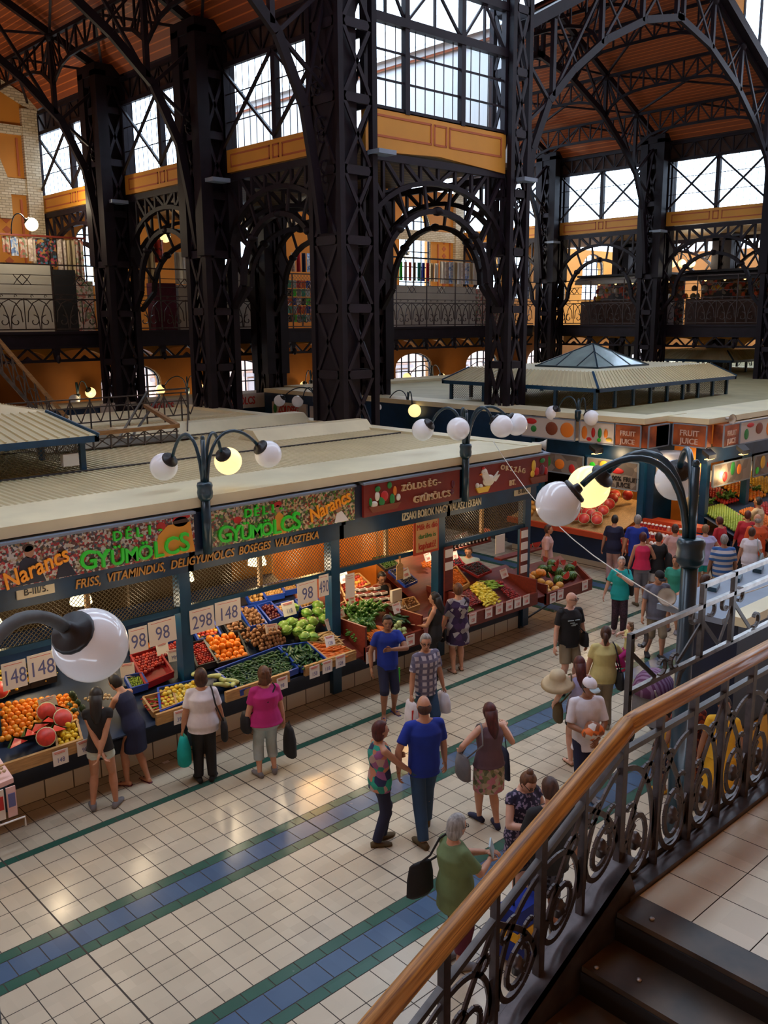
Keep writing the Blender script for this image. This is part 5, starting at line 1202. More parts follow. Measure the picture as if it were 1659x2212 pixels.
CABB= [(8.96, 11.88, 1.41), (9.15, 11.76, 1.36), (9.39, 11.8, 1.37), (9.57, 11.8, 1.37), (9.36, 11.62, 1.29), (9.11, 11.59, 1.28), (8.7, 11.68, 1.32), (8.78, 11.6, 1.28), (8.9, 11.61, 1.29), (8.87, 11.45, 1.21), (8.65, 11.47, 1.22), (8.52, 11.63, 1.29), (8.7, 11.4, 1.19), (8.82, 11.32, 1.15), (9.54, 11.93, 1.43), (8.63, 11.75, 1.35)]
PURP= [(8.98, 11.67, 1.31), (8.42, 11.72, 1.34)]
SQUA= [(6.98, 11.17, 1.09), (6.94, 11.04, 1.03), (6.93, 10.93, 0.98), (6.76, 10.86, 0.95), (6.88, 10.77, 0.91), (6.56, 11.15, 1.08)]
WMS= [(4.16, 11.17, 1.09), (4.29, 11.06, 1.04), (4.17, 10.95, 0.99), (4.36, 10.95, 0.99), (3.92, 10.89, 0.97), (4.04, 10.96, 1.0), (4.03, 10.79, 0.92), (4.22, 10.81, 0.93), (3.76, 10.85, 0.94), (3.94, 11.57, 1.27)]

WN={'orange':'oranges','mixed_pepper':'yellow and orange peppers','grape':'green grapes','big_orange':'big oranges'}
FACE=lambda a,b,c:tuple(Vector((0,0,1)).rotation_difference(Vector((a,b,c))).to_euler())
for ri,(k,Q,n,cr) in enumerate(PROD):
    if cr:
        nk=sum(1 for q_ in PROD[:ri] if q_[0]==k and where(q_[1][0][0])==where(Q[0][0]) and q_[3])
        crate(Q,cr,'%s%s crate of %ss %s'%(['','second ','third ','fourth '][nk],{'wood':'wooden'}.get(cr,cr),k.replace('_',' ').replace('cherry plum','cherry plum'),where(Q[0][0])))
    s=SIZE[k]; A,B_,C_,D_=[Vector((x,y)) for x,y in Q]
    word=k.replace('_',' ')
    lab='%s %s'%({'orange':'round orange in the big heap','lemon':'lemon beside the orange heap'}.get(k,word+(' in a %s crate'%{'wood':'wooden'}.get(cr,cr) if cr else ' piled loose on the counter')),where((A.x+C_.x)/2))
    grp='%ss %s'%(word,where((A.x+C_.x)/2))
    cnt=0
    W_r=((A-B_).length+(C_-D_).length)/2; H_r=((A-D_).length+(B_-C_).length)/2
    # layered hex packing
    layer=0
    while cnt<n and layer<4:
        st=s*(.97 if k not in LONG else 1.0); nu=max(1,int(W_r/st/(1.8 if k in LONG else 1))-layer); nv=max(1,int(H_r*1.1/st*1.12)-layer)
        for j in range(nv):
            for i in range(nu):
                if cnt>=n: break
                u=(i+.5+(.25 if j%2 else -.25)*.8+.0)/nu; v=(j+.5)/nv
                u=.5+(u-.5)*(1-.1*layer)+random.uniform(-.12,.12)/nu; v=.5+(v-.5)*(1-.1*layer)+random.uniform(-.12,.12)/nv
                p=(A*(1-u)+B_*u)*(1-v)+(D_*(1-u)+C_*u)*v
                if layer and (random.random()<.25 or abs(u-.5)>.42): continue
                z=SL(p.y)-.0+layer*s*.62+random.uniform(-.004,.004)+(0.035*math.sin(PI*max(0,min(1,u)))*math.sin(PI*max(0,min(1,v))) if not cr else 0)
                if k in LONG: r=(random.uniform(-.2,.2)+.42*0,random.uniform(-.3,.3),random.uniform(-.5,.5)+(PI/2 if k in('zucchini','green_pepper') else 0.9 if k in('long_cucumber',) else random.choice((0,0,1.2,-.9)) if k in('cucumber','mixed_pepper','banana_pepper') else -.35))
                elif k=='carrot_bunch': r=(.3,0,random.uniform(-.3,.3)+.5)
                else: r=(random.uniform(0,6),random.uniform(0,6),random.uniform(0,6))
                put(k,(p.x,p.y,z),r,lab,grp,{'walnut':'nut','mushroom':'mushroom'}.get(k,word if k not in('cucumber','long_cucumber') else 'cucumber'),random.uniform(.92,1.08)); cnt+=1
        layer+=1
for i,(x,y) in enumerate([(8.96,11.9),(9.1,11.72),(9.31,11.68),(9.46,11.62),(9.3,11.5),(9.05,11.52),(8.7,11.62),(8.78,11.5),(8.87,11.52),(8.88,11.38),(8.66,11.4),(8.5,11.5),(8.7,11.28),(8.82,11.22),(9.42,11.82),(8.52,11.6)]):
    put('cabbage',(x,y,SL(y)+.06),(random.uniform(-.4,.4),random.uniform(-.4,.4),random.uniform(0,6)),'pale green cabbage in the heap beside the second blue post','green cabbages','cabbage')
for x,y,l in((8.9,11.58,'dark purple cabbage among the green ones'),(8.35,11.58,'dark purple cabbage behind the potatoes')): put('red_cabbage',(x,y,SL(y)+.05),(0,.3,1),l,'purple cabbages','cabbage',.9)
for x,y in((6.85,11.06),(6.93,10.96),(7.0,10.9),(6.85,10.88),(7.02,10.82),(6.6,11.2)): put('squash',(x,y,SL(y)+.05),(.1,.3,random.uniform(-.6,1.4)),'pale green squash lying beside the blue post, above the wooden board','pale squashes','squash')
for i,(x,y,r) in enumerate([(4.38,11.2,(1.1,.5,.4)),(4.5,11.12,(1.3,-.2,-.3)),(4.36,11.02,(.9,.4,.1)),(4.52,11.03,(1.2,0,-.5)),(4.06,10.92,(1.2,.3,.5)),(4.18,10.97,(1.0,-.3,0)),(4.2,10.83,(.8,.1,-.2)),(4.38,10.86,(1.1,.2,.3)),(3.86,10.84,(1.3,0,.3)),(4.0,11.75,(1.2,.2,-.3))]):
    put('watermelon_slice' if i%3 else 'watermelon_half',(x,y,SL(y)+.15),r if i%3 else FACE(-.3+.25*(i%2),-.8,.55),'cut red watermelon piece lying on the front of the orange heap','watermelon pieces on the orange heap','watermelon',1.05)
for x,y in((9.85,11.55),(9.95,11.4),(10.1,11.5),(10.05,11.3),(10.2,11.38),(10.3,11.5),(9.8,11.25),(10.4,11.42),(9.9,11.15)): put('leaf_bunch',(x,y,SL(y)+.02),(.2,0,random.uniform(0,6)),'leafy green carrot tops heaped in the red framed stall','carrot greens','greens',1.1)
# melon counter
t=thing('melon_counter','red counter of melons jutting past the block corner on a brace','counter',(15.2,10.9,.5))
ms=lambda y:.66+.35*(y-10.85)
m=MB(); m.box(14.42,16.0,10.74,10.8,.58,.82); m.prism([(15.95,10.75,.6),(16.35,11.5,.85),(16.35,11.5,1.0),(15.95,10.75,.82)],(.05,0,0)); m.box(14.42,14.46,10.75,11.9,.6,1.0); m.build('edge_board','redboard',t)
m=MB(); m.add([(14.42,10.8,.62),(16.0,10.8,.62),(16.5,11.95,1.02),(14.42,11.95,1.02)],[(0,1,2,3)]); m.build('shelf_board','redboard',t)
m=MB(); m.beam((14.42,11.35,.1),(15.7,11.0,.62),.03); m.build('brace','black',t)
for i,(x,y,z) in enumerate([(14.61,11.5,.95),(14.63,11.18,.84),(14.51,11.02,.78),(14.8,11.07,.8),(14.79,11.43,.92),(14.56,11.3,.88),(14.9,11.26,.86),(15.01,11.13,.82),(15.0,11.5,.95),(15.2,11.0,.78),(15.12,11.49,.95),(14.68,10.92,.76),(14.95,10.92,.76)]): put('melon',(x,y,z),(random.uniform(0,1),0,random.uniform(0,6)),'whole yellow melon on the jutting red counter','yellow melons on the corner counter','melon',.95)
for x,y,z in((14.95,11.68,1.06),(14.66,11.39,1.0),(15.17,11.42,.98),(15.04,11.41,1.02)): put('melon_half',(x,y,z),(1.0,.2,-.5),'halved melon with orange flesh on the jutting red counter','melon halves','melon',.9)
for x,y,z in((15.38,11.59,.98),(15.56,11.52,.96),(15.83,11.68,1.0),(15.39,11.18,.83),(15.68,11.2,.84),(15.87,11.17,.83),(16.1,11.4,.9),(15.7,11.4,.9)): put('watermelon',(x,y,z),(0,random.uniform(-.3,.3),random.uniform(0,6)),'whole striped watermelon at the right of the jutting red counter','striped watermelons','watermelon',.85)
for x,y,z in((15.74,11.79,1.15),(15.79,11.52,1.08),(16.01,11.52,1.08),(15.57,11.41,1.05),(15.25,11.3,.98),(16.12,11.36,1.02),(15.55,11.12,.94)): put('watermelon_slice',(x,y,z),(-.2+random.uniform(-.3,.3),random.uniform(-.5,.5),random.uniform(-.4,.4)),'red watermelon wedge standing among the melons','watermelon wedges on the corner counter','watermelon',.95)
m=MB(); m.box(14.5,15.9,12.0,12.2,1.25,1.29); m.build('wall_shelf','redboard',label='red shelf with two watermelon wedges behind the corner stall',cat='shelf')
for x,l in((15.5,'left red watermelon wedge on the red shelf'),(15.8,'right red watermelon wedge on the red shelf')): put('watermelon_slice',(x,12.08,1.42),(0,0,-.2),l,'wedges on the shelf','watermelon')
# jars
t=thing('jar_shelf','red shelf carrying dark jars with white labels in the corner stall','shelf',(13,11.75,1.9))
m=MB(); m.box(12.25,13.8,11.68,11.86,1.84,1.87); m.box(12.25,12.28,11.7,11.86,1.84,2.1); m.box(13.77,13.8,11.7,11.86,1.84,2.1); m.build('board','redboard',t)
j0=None
for i in range(14):
    x=12.33+i*.106
    j=thing('preserve_jar','dark preserve jar with a white label on the red jar shelf','jar',(x,11.75,1.87),'jars on the red shelf') if i==0 else None
    if i==0:
        a=MB(); a.lathe([(.032,0),(.036,.01),(.036,.07),(.03,.08)],(x,11.75,1.87),10); ja=a.build('body','black',j); a=MB(); a.lathe([(.034,.08),(.034,.1)],(x,11.75,1.87),10); jb=a.build('lid','white',j); a=MB(); a.box(x-.02,x+.02,11.71,11.715,1.895,1.93); jc=a.build('label_sticker','paper',j); j0=(j,ja,jb,jc)
    else:
        r=j0[0].copy(); COL.objects.link(r); r.location=(x,11.75,1.87)
        for c in j0[1:]: cc=c.copy(); COL.objects.link(cc); cc.parent=r
# trays of berries
def tray(Q,m_,label,rim='cratered',stuff='f_blueb'):
    t=MB(); P_=[Vector((x,y,SL(y)+.02)) for x,y in Q]; t.add(P_,[(0,1,2,3)])
    for i in range(4): t.beam(P_[i],P_[(i+1)%4],.03,.05)
    b=t.build('tray',rim,label=label,cat='tray'); 
    s_=MB(); random.seed(3)
    for k in range(260):
        u,v=random.random(),random.random(); p=(P_[0]*(1-u)+P_[1]*u)*(1-v)+(P_[3]*(1-u)+P_[2]*u)*v; s_.ell(p+Vector((0,0,.02)),.014,.014,.012,n=5,m=4)
    s_.build('berries',stuff,label='loose berries in the '+label,cat='berries',kind='stuff')
tray([(12.85,12.4),(13.4,12.4),(13.2,11.9),(12.75,11.9)],'','dark red tray of dark berries behind the apricots'); tray([(13.05,11.85),(13.6,11.85),(13.65,11.55),(13.2,11.5)],'','dark red berry tray in front of the seller in pale blue')
tray([(11.45,12.2),(11.8,12.2),(11.8,11.8),(11.45,11.75)],'','blue tray of dark berries beside the striped dark post','crateblue'); tray([(11.4,12.6),(11.8,12.6),(11.8,12.3),(11.42,12.25)],'','black tray of green leaves behind the woman seller','crateblack','f_greens')
for i in range(4):
    for k in range(4):
        x=10.35+i*.16+.03*k;y=11.98-k*.15-.03*i; m=MB(); m.cur=0; m.box(x-.07,x+.07,y-.06,y+.06,SL(y)+.02,SL(y)+.06); m.cur=1; m.box(x-.055,x+.055,y-.045,y+.045,SL(y)+.055,SL(y)+.068); m.build('berry_punnet',['paper','f_cherry'],label='white punnet of dark red berries in the grid of punnets',cat='punnet',group='white berry punnets')
# papers
def paper(x,y,z,w,h,s,label,tilt=.0,col='inkblue',head='inkred',lean=0,big=False):
    t=thing('price_card' if not big else 'price_sheet',label,'price tag',(x,y,z))
    xd=Vector((math.cos(tilt),0,math.sin(tilt))); up=Vector((-math.sin(tilt)*math.cos(lean),math.sin(lean),math.cos(tilt)*math.cos(lean))); nrm=xd.cross(up); c=Vector((x,y,z))
    m=MB(); q_=[c-xd*w/2-up*h/2,c+xd*w/2-up*h/2,c+xd*w/2+up*h/2,c-xd*w/2+up*h/2]; m.prism([p-nrm*.002 for p in q_],nrm*.004); m.build('paper','paper',t)
    if s: text(s,'digits',col,h*(.75 if big else .42),c+nrm*.004-up*h*(.08 if big else .18),xd,up,t,.001,font_scale=(.85*min(1,3/len(s)*w/h*1.05),1.05))
    if head: 
        m=MB(); a=c+nrm*.004+up*h*.4; m.beam(a-xd*w*.4,a+xd*w*.35,.006,.004); a-=up*h*.09; m.beam(a-xd*w*.35,a+xd*w*.3,.005,.004) if not big else None; m.build('header_line',head,t)
Yp=11.2
for x0,x1,z,s,l in((3.86,4.17,1.86,'148','white sheet priced 148 at the left edge'),(4.19,4.55,1.88,'148','second white sheet priced 148, above the pepper crates'),(5.6,5.88,1.9,'98','white sheet priced 98 partly behind the near globe'),(5.9,6.33,1.93,'98','white sheet priced 98 left of the first long post'),(6.56,6.97,1.95,'298','white sheet priced 298 hanging right of the post'),(6.99,7.44,1.97,'148','white sheet priced 148 beside the 298 sheet'),(8.52,8.92,1.96,'98','white sheet priced 98 above the onions'),(8.96,9.16,2.0,'490','narrow sheet priced 490 beside the second post')):
    paper((x0+x1)/2,Yp,z,x1-x0,.36,s,l,random.uniform(-.02,.03),'inkblue','inkred',0,True)
paper(9.62,11.2,1.88,.2,.42,'','tall white price list hanging in the red framed stall',0,'inkred'); 
for x,y,z,s,l in((4.3,10.67,.83,'148','front card priced 148 below the watermelon pieces'),(4.62,10.67,.86,'98','front card beside the woman in shorts'),(6.02,10.67,.84,'398','front card below the chillies'),(7.78,10.67,.83,'98','front card behind the woman in pink'),(8.4,10.66,.85,'158','front card priced 158 below the cucumbers'),(8.66,10.66,.86,'118','front card priced 118 below the carrots'),(8.93,10.66,.88,'128','front card priced 128, third below the carrots'),
  (9.58,10.66,.78,'198','red framed stall card priced 198'),(10.15,10.66,.82,'98','card priced 98, middle one on the left red edge board'),(10.5,10.66,.84,'398','card priced 398, rightmost on the left red edge board'),
  (12.1,10.66,.86,'120','card priced 120, leftmost front card of the corner stall'),(12.55,10.66,.87,'598','card priced 598, second front card of the corner stall'),(12.85,10.66,.88,'598','card priced 598, third front card of the corner stall'),(13.15,10.66,.88,'1400','card priced 1400, fourth front card of the corner stall'),(13.4,10.66,.88,'130','card priced 130, fifth front card of the corner stall'),(13.66,10.66,.88,'1180','card priced 1180, rightmost front card of the corner stall'),
  (14.6,10.72,.7,'398','melon counter card priced 398, leftmost'),(14.85,10.72,.72,'498','melon counter card priced 498'),(15.7,10.72,.74,'198','melon counter card priced 198, rightmost')):
    paper(x,y,z,.2,.2,s,l,random.uniform(-.03,.03),'inkred' if x>9.4 else 'inkblue')
for x,y,w,s,l,dz in((4.45,11.3,.24,'298','folded white card standing in the oranges',.14),(5.72,11.55,.22,'','pink edged card behind the grapes',.1),(6.4,11.75,.2,'','upper card beside the red plum crate',.1),(6.5,11.6,.2,'MM','scribbled card beside the red plum crate',.08),(8.2,11.48,.24,'98','white card stuck in the loose potatoes',.14),(8.75,11.75,.26,'118','card lying on the cabbages',.2),(9.28,11.3,.22,'298','card behind the parsnips',.13),(9.0,11.0,.2,'128','card stuck among the carrots',.1),
  (9.9,11.95,.22,'498','card in the peach crates',.15),(10.25,12.1,.2,'480','upright card behind the berry punnets',.2),(10.05,11.65,.15,'198','small card among the tomatoes',.12),(9.62,11.45,.15,'98','small card in the front tomato crate',.12),(10.75,11.25,.2,'98','card beside the zucchini',.1),(11.6,11.9,.2,'1500','card priced 1500 in the blue tray',.15),(12.45,12.15,.18,'268','card behind the apricots',.15),(12.6,11.75,.15,'98','small card stuck in the apricots',.12),(13.15,12.1,.2,'1500','card priced 1500 in the berry tray',.1),(13.75,11.3,.2,'1180','card left of the melon counter',.12),(12.85,11.72,.16,'200','card hanging under the jar shelf, left',.72),(13.05,11.72,.2,'1000','card hanging under the jar shelf, right',.72)):
    paper(x,y,SL(y)+dz,w,w*.9,s,l,random.uniform(-.15,.15),'inkred' if x>9.4 else 'inkblue',lean=.35)
# vertical price posts
for x,l in((11.98,'red plank with stacked white cards beside the third blue post'),(14.18,'red plank with stacked white cards at the corner post')):
    t=thing('price_plank',l,'sign',(x,11.15,1.1)); m=MB(); m.box(x-.11,x+.11,11.15,11.18,.95,2.15); m.build('plank','redboard',t)
    for k in range(4):
        m=MB(); m.box(x-.1,x+.1,11.14,11.15,1.95-k*.24,2.1-k*.24) if k<2 or x>14 else m.box(x-.1,x+.1,11.14,11.15,1.3,1.31); m.build('card','paper',t)
m=MB(); m.box(14.55,14.85,12.2,12.21,1.35,1.75); m.build('notice_sheet','paper',label='white notice behind the melons beside the corner stall',cat='notice')
m=MB(); m.box(10.8,11.0,11.35,11.55,1.12,1.19); m.box(10.87,10.93,11.43,11.47,1.19,1.3); m.box(10.78,11.02,11.4,11.46,1.28,1.5); m.build('scale','offwhite',label='cream shop scale with a grey display in the red framed stall',cat='scale')
m=MB(); m.prism([(10.72,11.22,1.75),(10.88,11.22,1.75),(10.88,11.22,2.0),(10.82,11.22,2.05),(10.82,11.22,2.17),(10.78,11.22,2.17),(10.78,11.22,2.05),(10.72,11.22,2.0)],(0,.015,0)); m.build('cutting_board','woodlt',label='small wooden board hanging in the red framed stall',cat='board')
# juice block goods
t=thing('melon_table','red edged table of watermelon halves at the juice stall','counter',(19.8,13.2,.85))
m=MB(); m.box(19.05,19.15,12.3,15.6,.84,.98); m.build('edge_board','orangeboard',t); m=MB(); m.add([(19.1,12.3,.93),(19.1,15.6,.93),(21.2,15.6,1.5),(21.2,12.3,1.5)],[(0,1,2,3)]); m.build('table_board','woodlt',t)
m=MB(); m.box(19.1,20.3,12.3,15.6,.25,.85); m.build('front_panel','bluedk',t); m=MB(); m.box(19.3,20.3,12.3,15.6,0,.25); m.build('tiled_plinth','plinthtile',t)
for i in range(20):
    x=19.35+random.uniform(0,.7);y=14.2+random.uniform(0,1.3); put('melon',(x,y,1.03+(x-19.1)*.28),(0,0,random.uniform(0,6)),'whole melon on the table of the juice stall','melons of the juice stall','melon',.9)
k=0
for x,y in((19.7,13.8),(19.75,13.5),(20.05,13.75),(20.1,13.4),(20.6,13.65),(19.65,13.3),(19.4,13.95),(19.45,13.65),(19.4,13.35),(19.6,13.1),(19.9,13.5),(19.95,13.15),(20.3,13.9),(20.3,13.5),(20.3,13.2),(20.7,13.7),(20.6,13.3),(20.85,13.4),(19.45,13.0),(20.9,13.05)):
    put('watermelon_half',(x,y,1.12+(x-19.1)*.3),FACE(-.7+random.uniform(-.2,.2),-.5,.5+random.uniform(-.2,.3)),'halved watermelon facing the aisle at the juice stall','watermelon halves of the juice stall','watermelon',1.25)
t=thing('juice_counter','red stepped counter for juice cups at the juice stall','counter',(19.6,11.6,.6))
m=MB()
for i,(x,z) in enumerate(((19.2,.8),(19.55,.95),(19.9,1.1),(20.3,1.25))): m.box(x,x+.4,10.6,12.3,z-.12,z)
m.box(19.15,19.2,10.5,12.3,.6,.82); m.build('step_board','orangeboard',t); m=MB(); m.box(19.2,20.6,10.6,12.3,.25,.7); m.build('front_panel','bluedk',t); m=MB(); m.box(19.4,20.6,10.6,12.3,0,.25); m.build('tiled_plinth','plinthtile',t)
mat('juicered',(.5,.04,.06),.2); mat('juicepale',(.7,.55,.45),.2); mat('juicegreen',(.2,.3,.08),.2)
cups=[]
for mm,cl in(('juicered','red'),('juicepale','pale'),('juicegreen','green')):
    b=MB(); b.lathe([(.03,0),(.042,.09)],(0,0,0),9); b.cur=1; b.lathe([(.043,.09),(.043,.1),(.03,.125)],(0,0,0),9); me=bpy.data.meshes.new('juice_cup'); me.from_pydata(b.v,[],b.f); me.materials.append(M[mm]);me.materials.append(M['paper']); me.polygons.foreach_set('material_index',b.mi); me.update(); cups.append((me,cl))
for r_,(x,z) in enumerate(((19.35,.8),(19.47,.8),(19.68,.95),(19.8,.95),(20.05,1.1))):
    for k in range(15):
        me,cl=cups[0] if k>9 or r_%2==0 and k>6 else cups[1] if k>4 else cups[2] if k%2 else cups[1]
        o=bpy.data.objects.new('juice_cup',me); COL.objects.link(o); o.location=(x,10.68+k*.108,z); o['label']='plastic cup of %s juice on the red stepped counter'%cl; o['category']='cup'; o['group']='juice cups, '+cl
# fruit heaps of the right stall
t=thing('fruit_counter','blue fronted counter with heaps of fruit at the right edge','counter',(24,10.8,.3))
m=MB(); m.box(21.3,30,10.0,10.06,.75,.95); m.build('edge_board','orangeboard',t); m=MB(); m.add([(21.3,10.05,.85),(30,10.05,.85),(30,12.6,1.95),(21.3,12.6,1.95)],[(0,1,2,3)]); m.build('display_board','bluedk',t); m=MB(); m.box(21.3,30,10.1,11.1,.25,.8); m.build('front_panel','bluedk',t); m=MB(); m.box(21.3,30,10.3,11.1,0,.25); m.build('tiled_plinth','plinthtile',t)
s2=lambda y:.9+.43*(y-10.05)
kinds=[('lime',21.45,22.6,10.2,11.3),('apricot',22.7,23.5,10.15,10.9),('tomato',23.6,24.4,10.2,10.9),('peach',24.5,25.4,10.2,10.9),('orange',23.7,24.9,11.1,12.0),('lemon',25.0,26.0,11.2,12.1),('tomato',22.6,23.5,11.2,12.2),('yellow_pepper',26,27,10.5,11.8),('orange',25.5,26.4,10.2,10.9)]
for k,a,c,d,e in kinds:
    s=SIZE[k]*1.25; nx_=int((c-a)/s);ny_=int((e-d)/s)
    for i in range(nx_):
        for j in range(ny_):
            x=a+(i+.5)*s;y=d+(j+.5)*s+(s/2 if i%2 else 0); put(k,(x,y,s2(y)+.02+.06*math.sin(PI*i/nx_)*math.sin(PI*j/ny_)),(0,0,random.uniform(0,6)),'%s in the sloping heap of the right stall, %s'%(k.replace('_',' '),'upper row' if d>11 else 'lower row'),'%ss of the right stall%s'%(k.replace('_',' '),' upper' if d>11 else ''),k.replace('_',' '),1.35)
for x in(21.6,22,22.9,23.2,24.6): put('leaf_bunch',(x,11.4,s2(11.4)+.03),(0,0,x),'green leaf bunch on the right stall','leaf bunches of the right stall','greens',1.2)
# sweets rack at far left
t=thing('sweets_rack','white wire rack hung with packets at the lower left edge','rack',(3.5,10.55,.1))
m=MB(); m.prism([(3.2,10.45,.78),(3.62,10.45,.82),(3.62,10.9,.95),(3.2,10.9,.92)],(0,0,.06)); m.build('tray','paperpink',t)
m=MB(); m.tube([(3.2,10.25,.45),(3.66,10.3,.42),(3.66,10.3,.3)],.012,6); m.tube([(3.2,10.25,.45),(3.2,10.5,.8)],.012,6); m.build('wire','white',t)
for i,x in enumerate((3.42,3.56)):
    m=MB(); m.box(x-.055,x+.055,10.4,10.42,.42,.8); m.build('packet','paperpink' if i else 'paper',t); m=MB(); m.box(x-.04,x+.04,10.39,10.4,.55,.72); m.build('packet_print','pred' if not i else 'inkblue',t)
for i in range(14): put('mushroom',(3.24+.06*(i%6),10.5+.09*(i//6),.98),(0,0,i),'small beige sweet in the pink tray at the lower left','sweets in the tray','sweet',.9)
m=MB(); m.add([(6.2,10.98,.29),(6.29,10.96,.29),(6.28,11.03,.29),(6.21,11.04,.3)],[(0,1,2,3)]); m.add([(6.2,10.98,.285),(6.29,10.96,.285),(6.28,11.03,.285),(6.21,11.04,.295)],[(3,2,1,0)]) 
m=MB(); m.box(5.95,6.05,11.08,11.14,.001,.004); m.build('paper_scrap','paper',label='white paper scrap on the floor beside the plinth',cat='litter')
# ================= PEOPLE =================
def skinmat(n_,c): mat(n_,c,.5,0,(9,.1))
skinmat('skinA',(.62,.34,.23)); skinmat('skinB',(.5,.25,.155)); skinmat('skinC',(.3,.14,.08)); skinmat('skinD',(.66,.38,.28))
for k_,c in dict(hbrown=(.06,.022,.012),hblack=(.012,.009,.009),hgrey=(.3,.29,.28),hginger=(.13,.05,.02),hred=(.08,.012,.012),hlight=(.22,.13,.06),hwhite=(.5,.49,.47)).items(): mat(k_,c,.55,0,(40,.5,None,(1,1,.15)),bump=.3)
for k_,c in dict(cblack=(.01,.01,.013),cnavy=(.01,.014,.05),croyal=(.005,.03,.32),cwhite_=(.72,.7,.76),cmagenta=(.5,.02,.2),cltblue=(.38,.47,.5),cjeans=(.02,.06,.13),cgreenolive=(.13,.19,.08),cteal=(.01,.42,.42),cpurplegrey=(.13,.075,.1),cyellowp=(.62,.55,.22),ckhaki=(.25,.2,.13),cgreyblue=(.16,.17,.23),cpink=(.6,.02,.1),clilac=(.42,.42,.68),corangec=(.6,.08,.015),credc=(.4,.015,.03),cmint=(.03,.3,.22),cwine=(.09,.008,.03),cpinkp=(.6,.38,.36),cshorts=(.58,.7,.68),cyel=(.75,.42,.02),cgrey=(.2,.2,.22),cstraw=(.6,.5,.32),caqua=(.0,.4,.38),ccream=(.55,.45,.3),cbrown_=(.1,.07,.03)).items(): mat(k_,c,.8,0,(5,.18),bump=.45)
def plaid(name,base,l1,l2,sc_):
    m=mat(name,base,.8); n=m.node_tree; b=n.nodes['Principled BSDF']; tc=n.nodes.new('ShaderNodeTexCoord'); prev=None
    for ax,cc in(('X',l1),('Z',l2)):
        w_=n.nodes.new('ShaderNodeTexWave'); w_.bands_direction=ax; w_.inputs['Scale'].default_value=sc_; n.links.new(tc.outputs['Object'],w_.inputs[0])
        mx=n.nodes.new('ShaderNodeMix'); mx.data_type='RGBA'; r=n.nodes.new('ShaderNodeValToRGB'); r.color_ramp.elements[0].position=.55; r.color_ramp.elements[1].position=.75; n.links.new(w_.outputs[0],r.inputs[0]); n.links.new(r.outputs[0],mx.inputs[0])
        if prev: n.links.new(prev,mx.inputs[6])
        else: mx.inputs[6].default_value=(*base,1)
        mx.inputs[7].default_value=(*cc,1); prev=mx.outputs[2]
    n.links.new(prev,b.inputs['Base Color'])
plaid('pplaid',(.5,.48,.55),(.1,.1,.17),(.14,.13,.2),3.2); plaid('pplaiddk',(.008,.01,.025),(.12,.14,.22),(.1,.12,.2),4.5)
wave('pstripeblue',(.5,.48,.5),(.03,.12,.36),2.6,'Z',.8,.5,sharp=.05); wave('pstripebw',(.6,.6,.6),(.01,.01,.02),5,'X',.8,.5)
cells('pfloral',[(.45,.36,.25),(.2,.22,.1),(.5,.2,.25),(.35,.3,.2),(.12,.14,.08),(.5,.42,.35)],22,.8); cells('ptropic',[(.02,.35,.25),(.5,.2,.12),(.02,.03,.1),(.45,.3,.28),(.3,.1,.25),(.02,.25,.2)],11,.8)
cells('pdots',[(.015,.012,.04),(.015,.012,.04),(.015,.012,.04),(.25,.2,.3)],45,.8); cells('pgeo',[(.03,.012,.06),(.4,.38,.4),(.05,.02,.08),(.3,.28,.3),(.02,.01,.04)],9,.8); cells('pwine',[(.06,.005,.012),(.06,.005,.012),(.3,.05,.02)],30,.8); cells('pdarkdot',[(.02,.01,.02),(.05,.02,.04)],50,.8); cells('pbagorange',[(.7,.15,.02),(.6,.55,.5),(.25,.08,.03)],14,.6); wave('pstroller',(.12,.03,.1),(.25,.15,.25),5,'X',.7,.5); cells('predfloral',[(.3,.01,.03),(.05,.01,.02),(.35,.1,.1)],25,.8)
def remesh(b,vox,name,smooth=3):
    me=bpy.data.meshes.new('tmp'); me.from_pydata(b.v,[],b.f); me.update(); bm=bmesh.new(); bm.from_mesh(me); bmesh.ops.recalc_face_normals(bm,faces=bm.faces); bm.to_mesh(me); bm.free()
    o=bpy.data.objects.new('tmp',me); COL.objects.link(o)
    r=o.modifiers.new('r','REMESH'); r.mode='VOXEL'; r.voxel_size=vox; r.use_smooth_shade=True
    if smooth: s=o.modifiers.new('s','SMOOTH'); s.iterations=smooth; s.factor=.5
    dg=bpy.context.evaluated_depsgraph_get(); dg.update(); m2=bpy.data.meshes.new_from_object(o.evaluated_get(dg)); m2.name=name
    bpy.data.objects.remove(o); bpy.data.meshes.remove(me); return m2
def meshobj(me,name,m,parent):
    me.materials.clear(); me.materials.append(M[m]); me.polygons.foreach_set('use_smooth',[True]*len(me.polygons)); o=bpy.data.objects.new(name,me); COL.objects.link(o); o.parent=parent; return o
def ik(a,c,l1,l2,pole):
    a=Vector(a);c=Vector(c); d=c-a; L=min(d.length,(l1+l2)*.998); L=max(L,abs(l1-l2)+.01); d.normalize(); c=a+d*L
    x=(l1*l1-l2*l2+L*L)/(2*L); h=math.sqrt(max(0,l1*l1-x*x)); p=Vector(pole); p=(p-d*p.dot(d))
    p=p.normalized() if p.length>1e-4 else d.orthogonal().normalized(); return a+d*x+p*h,c
def cone(b,p,q,r0,r1,n=12,flat=True,steps=2,bulge=0):
    p=Vector(p);q=Vector(q); pts=[p.lerp(q,i/steps) for i in range(steps+1)]; b.tube(pts,r0,n,rs=[r0+(r1-r0)*i/steps+bulge*math.sin(PI*i/steps) for i in range(steps+1)])
VOX=.013
PP={}
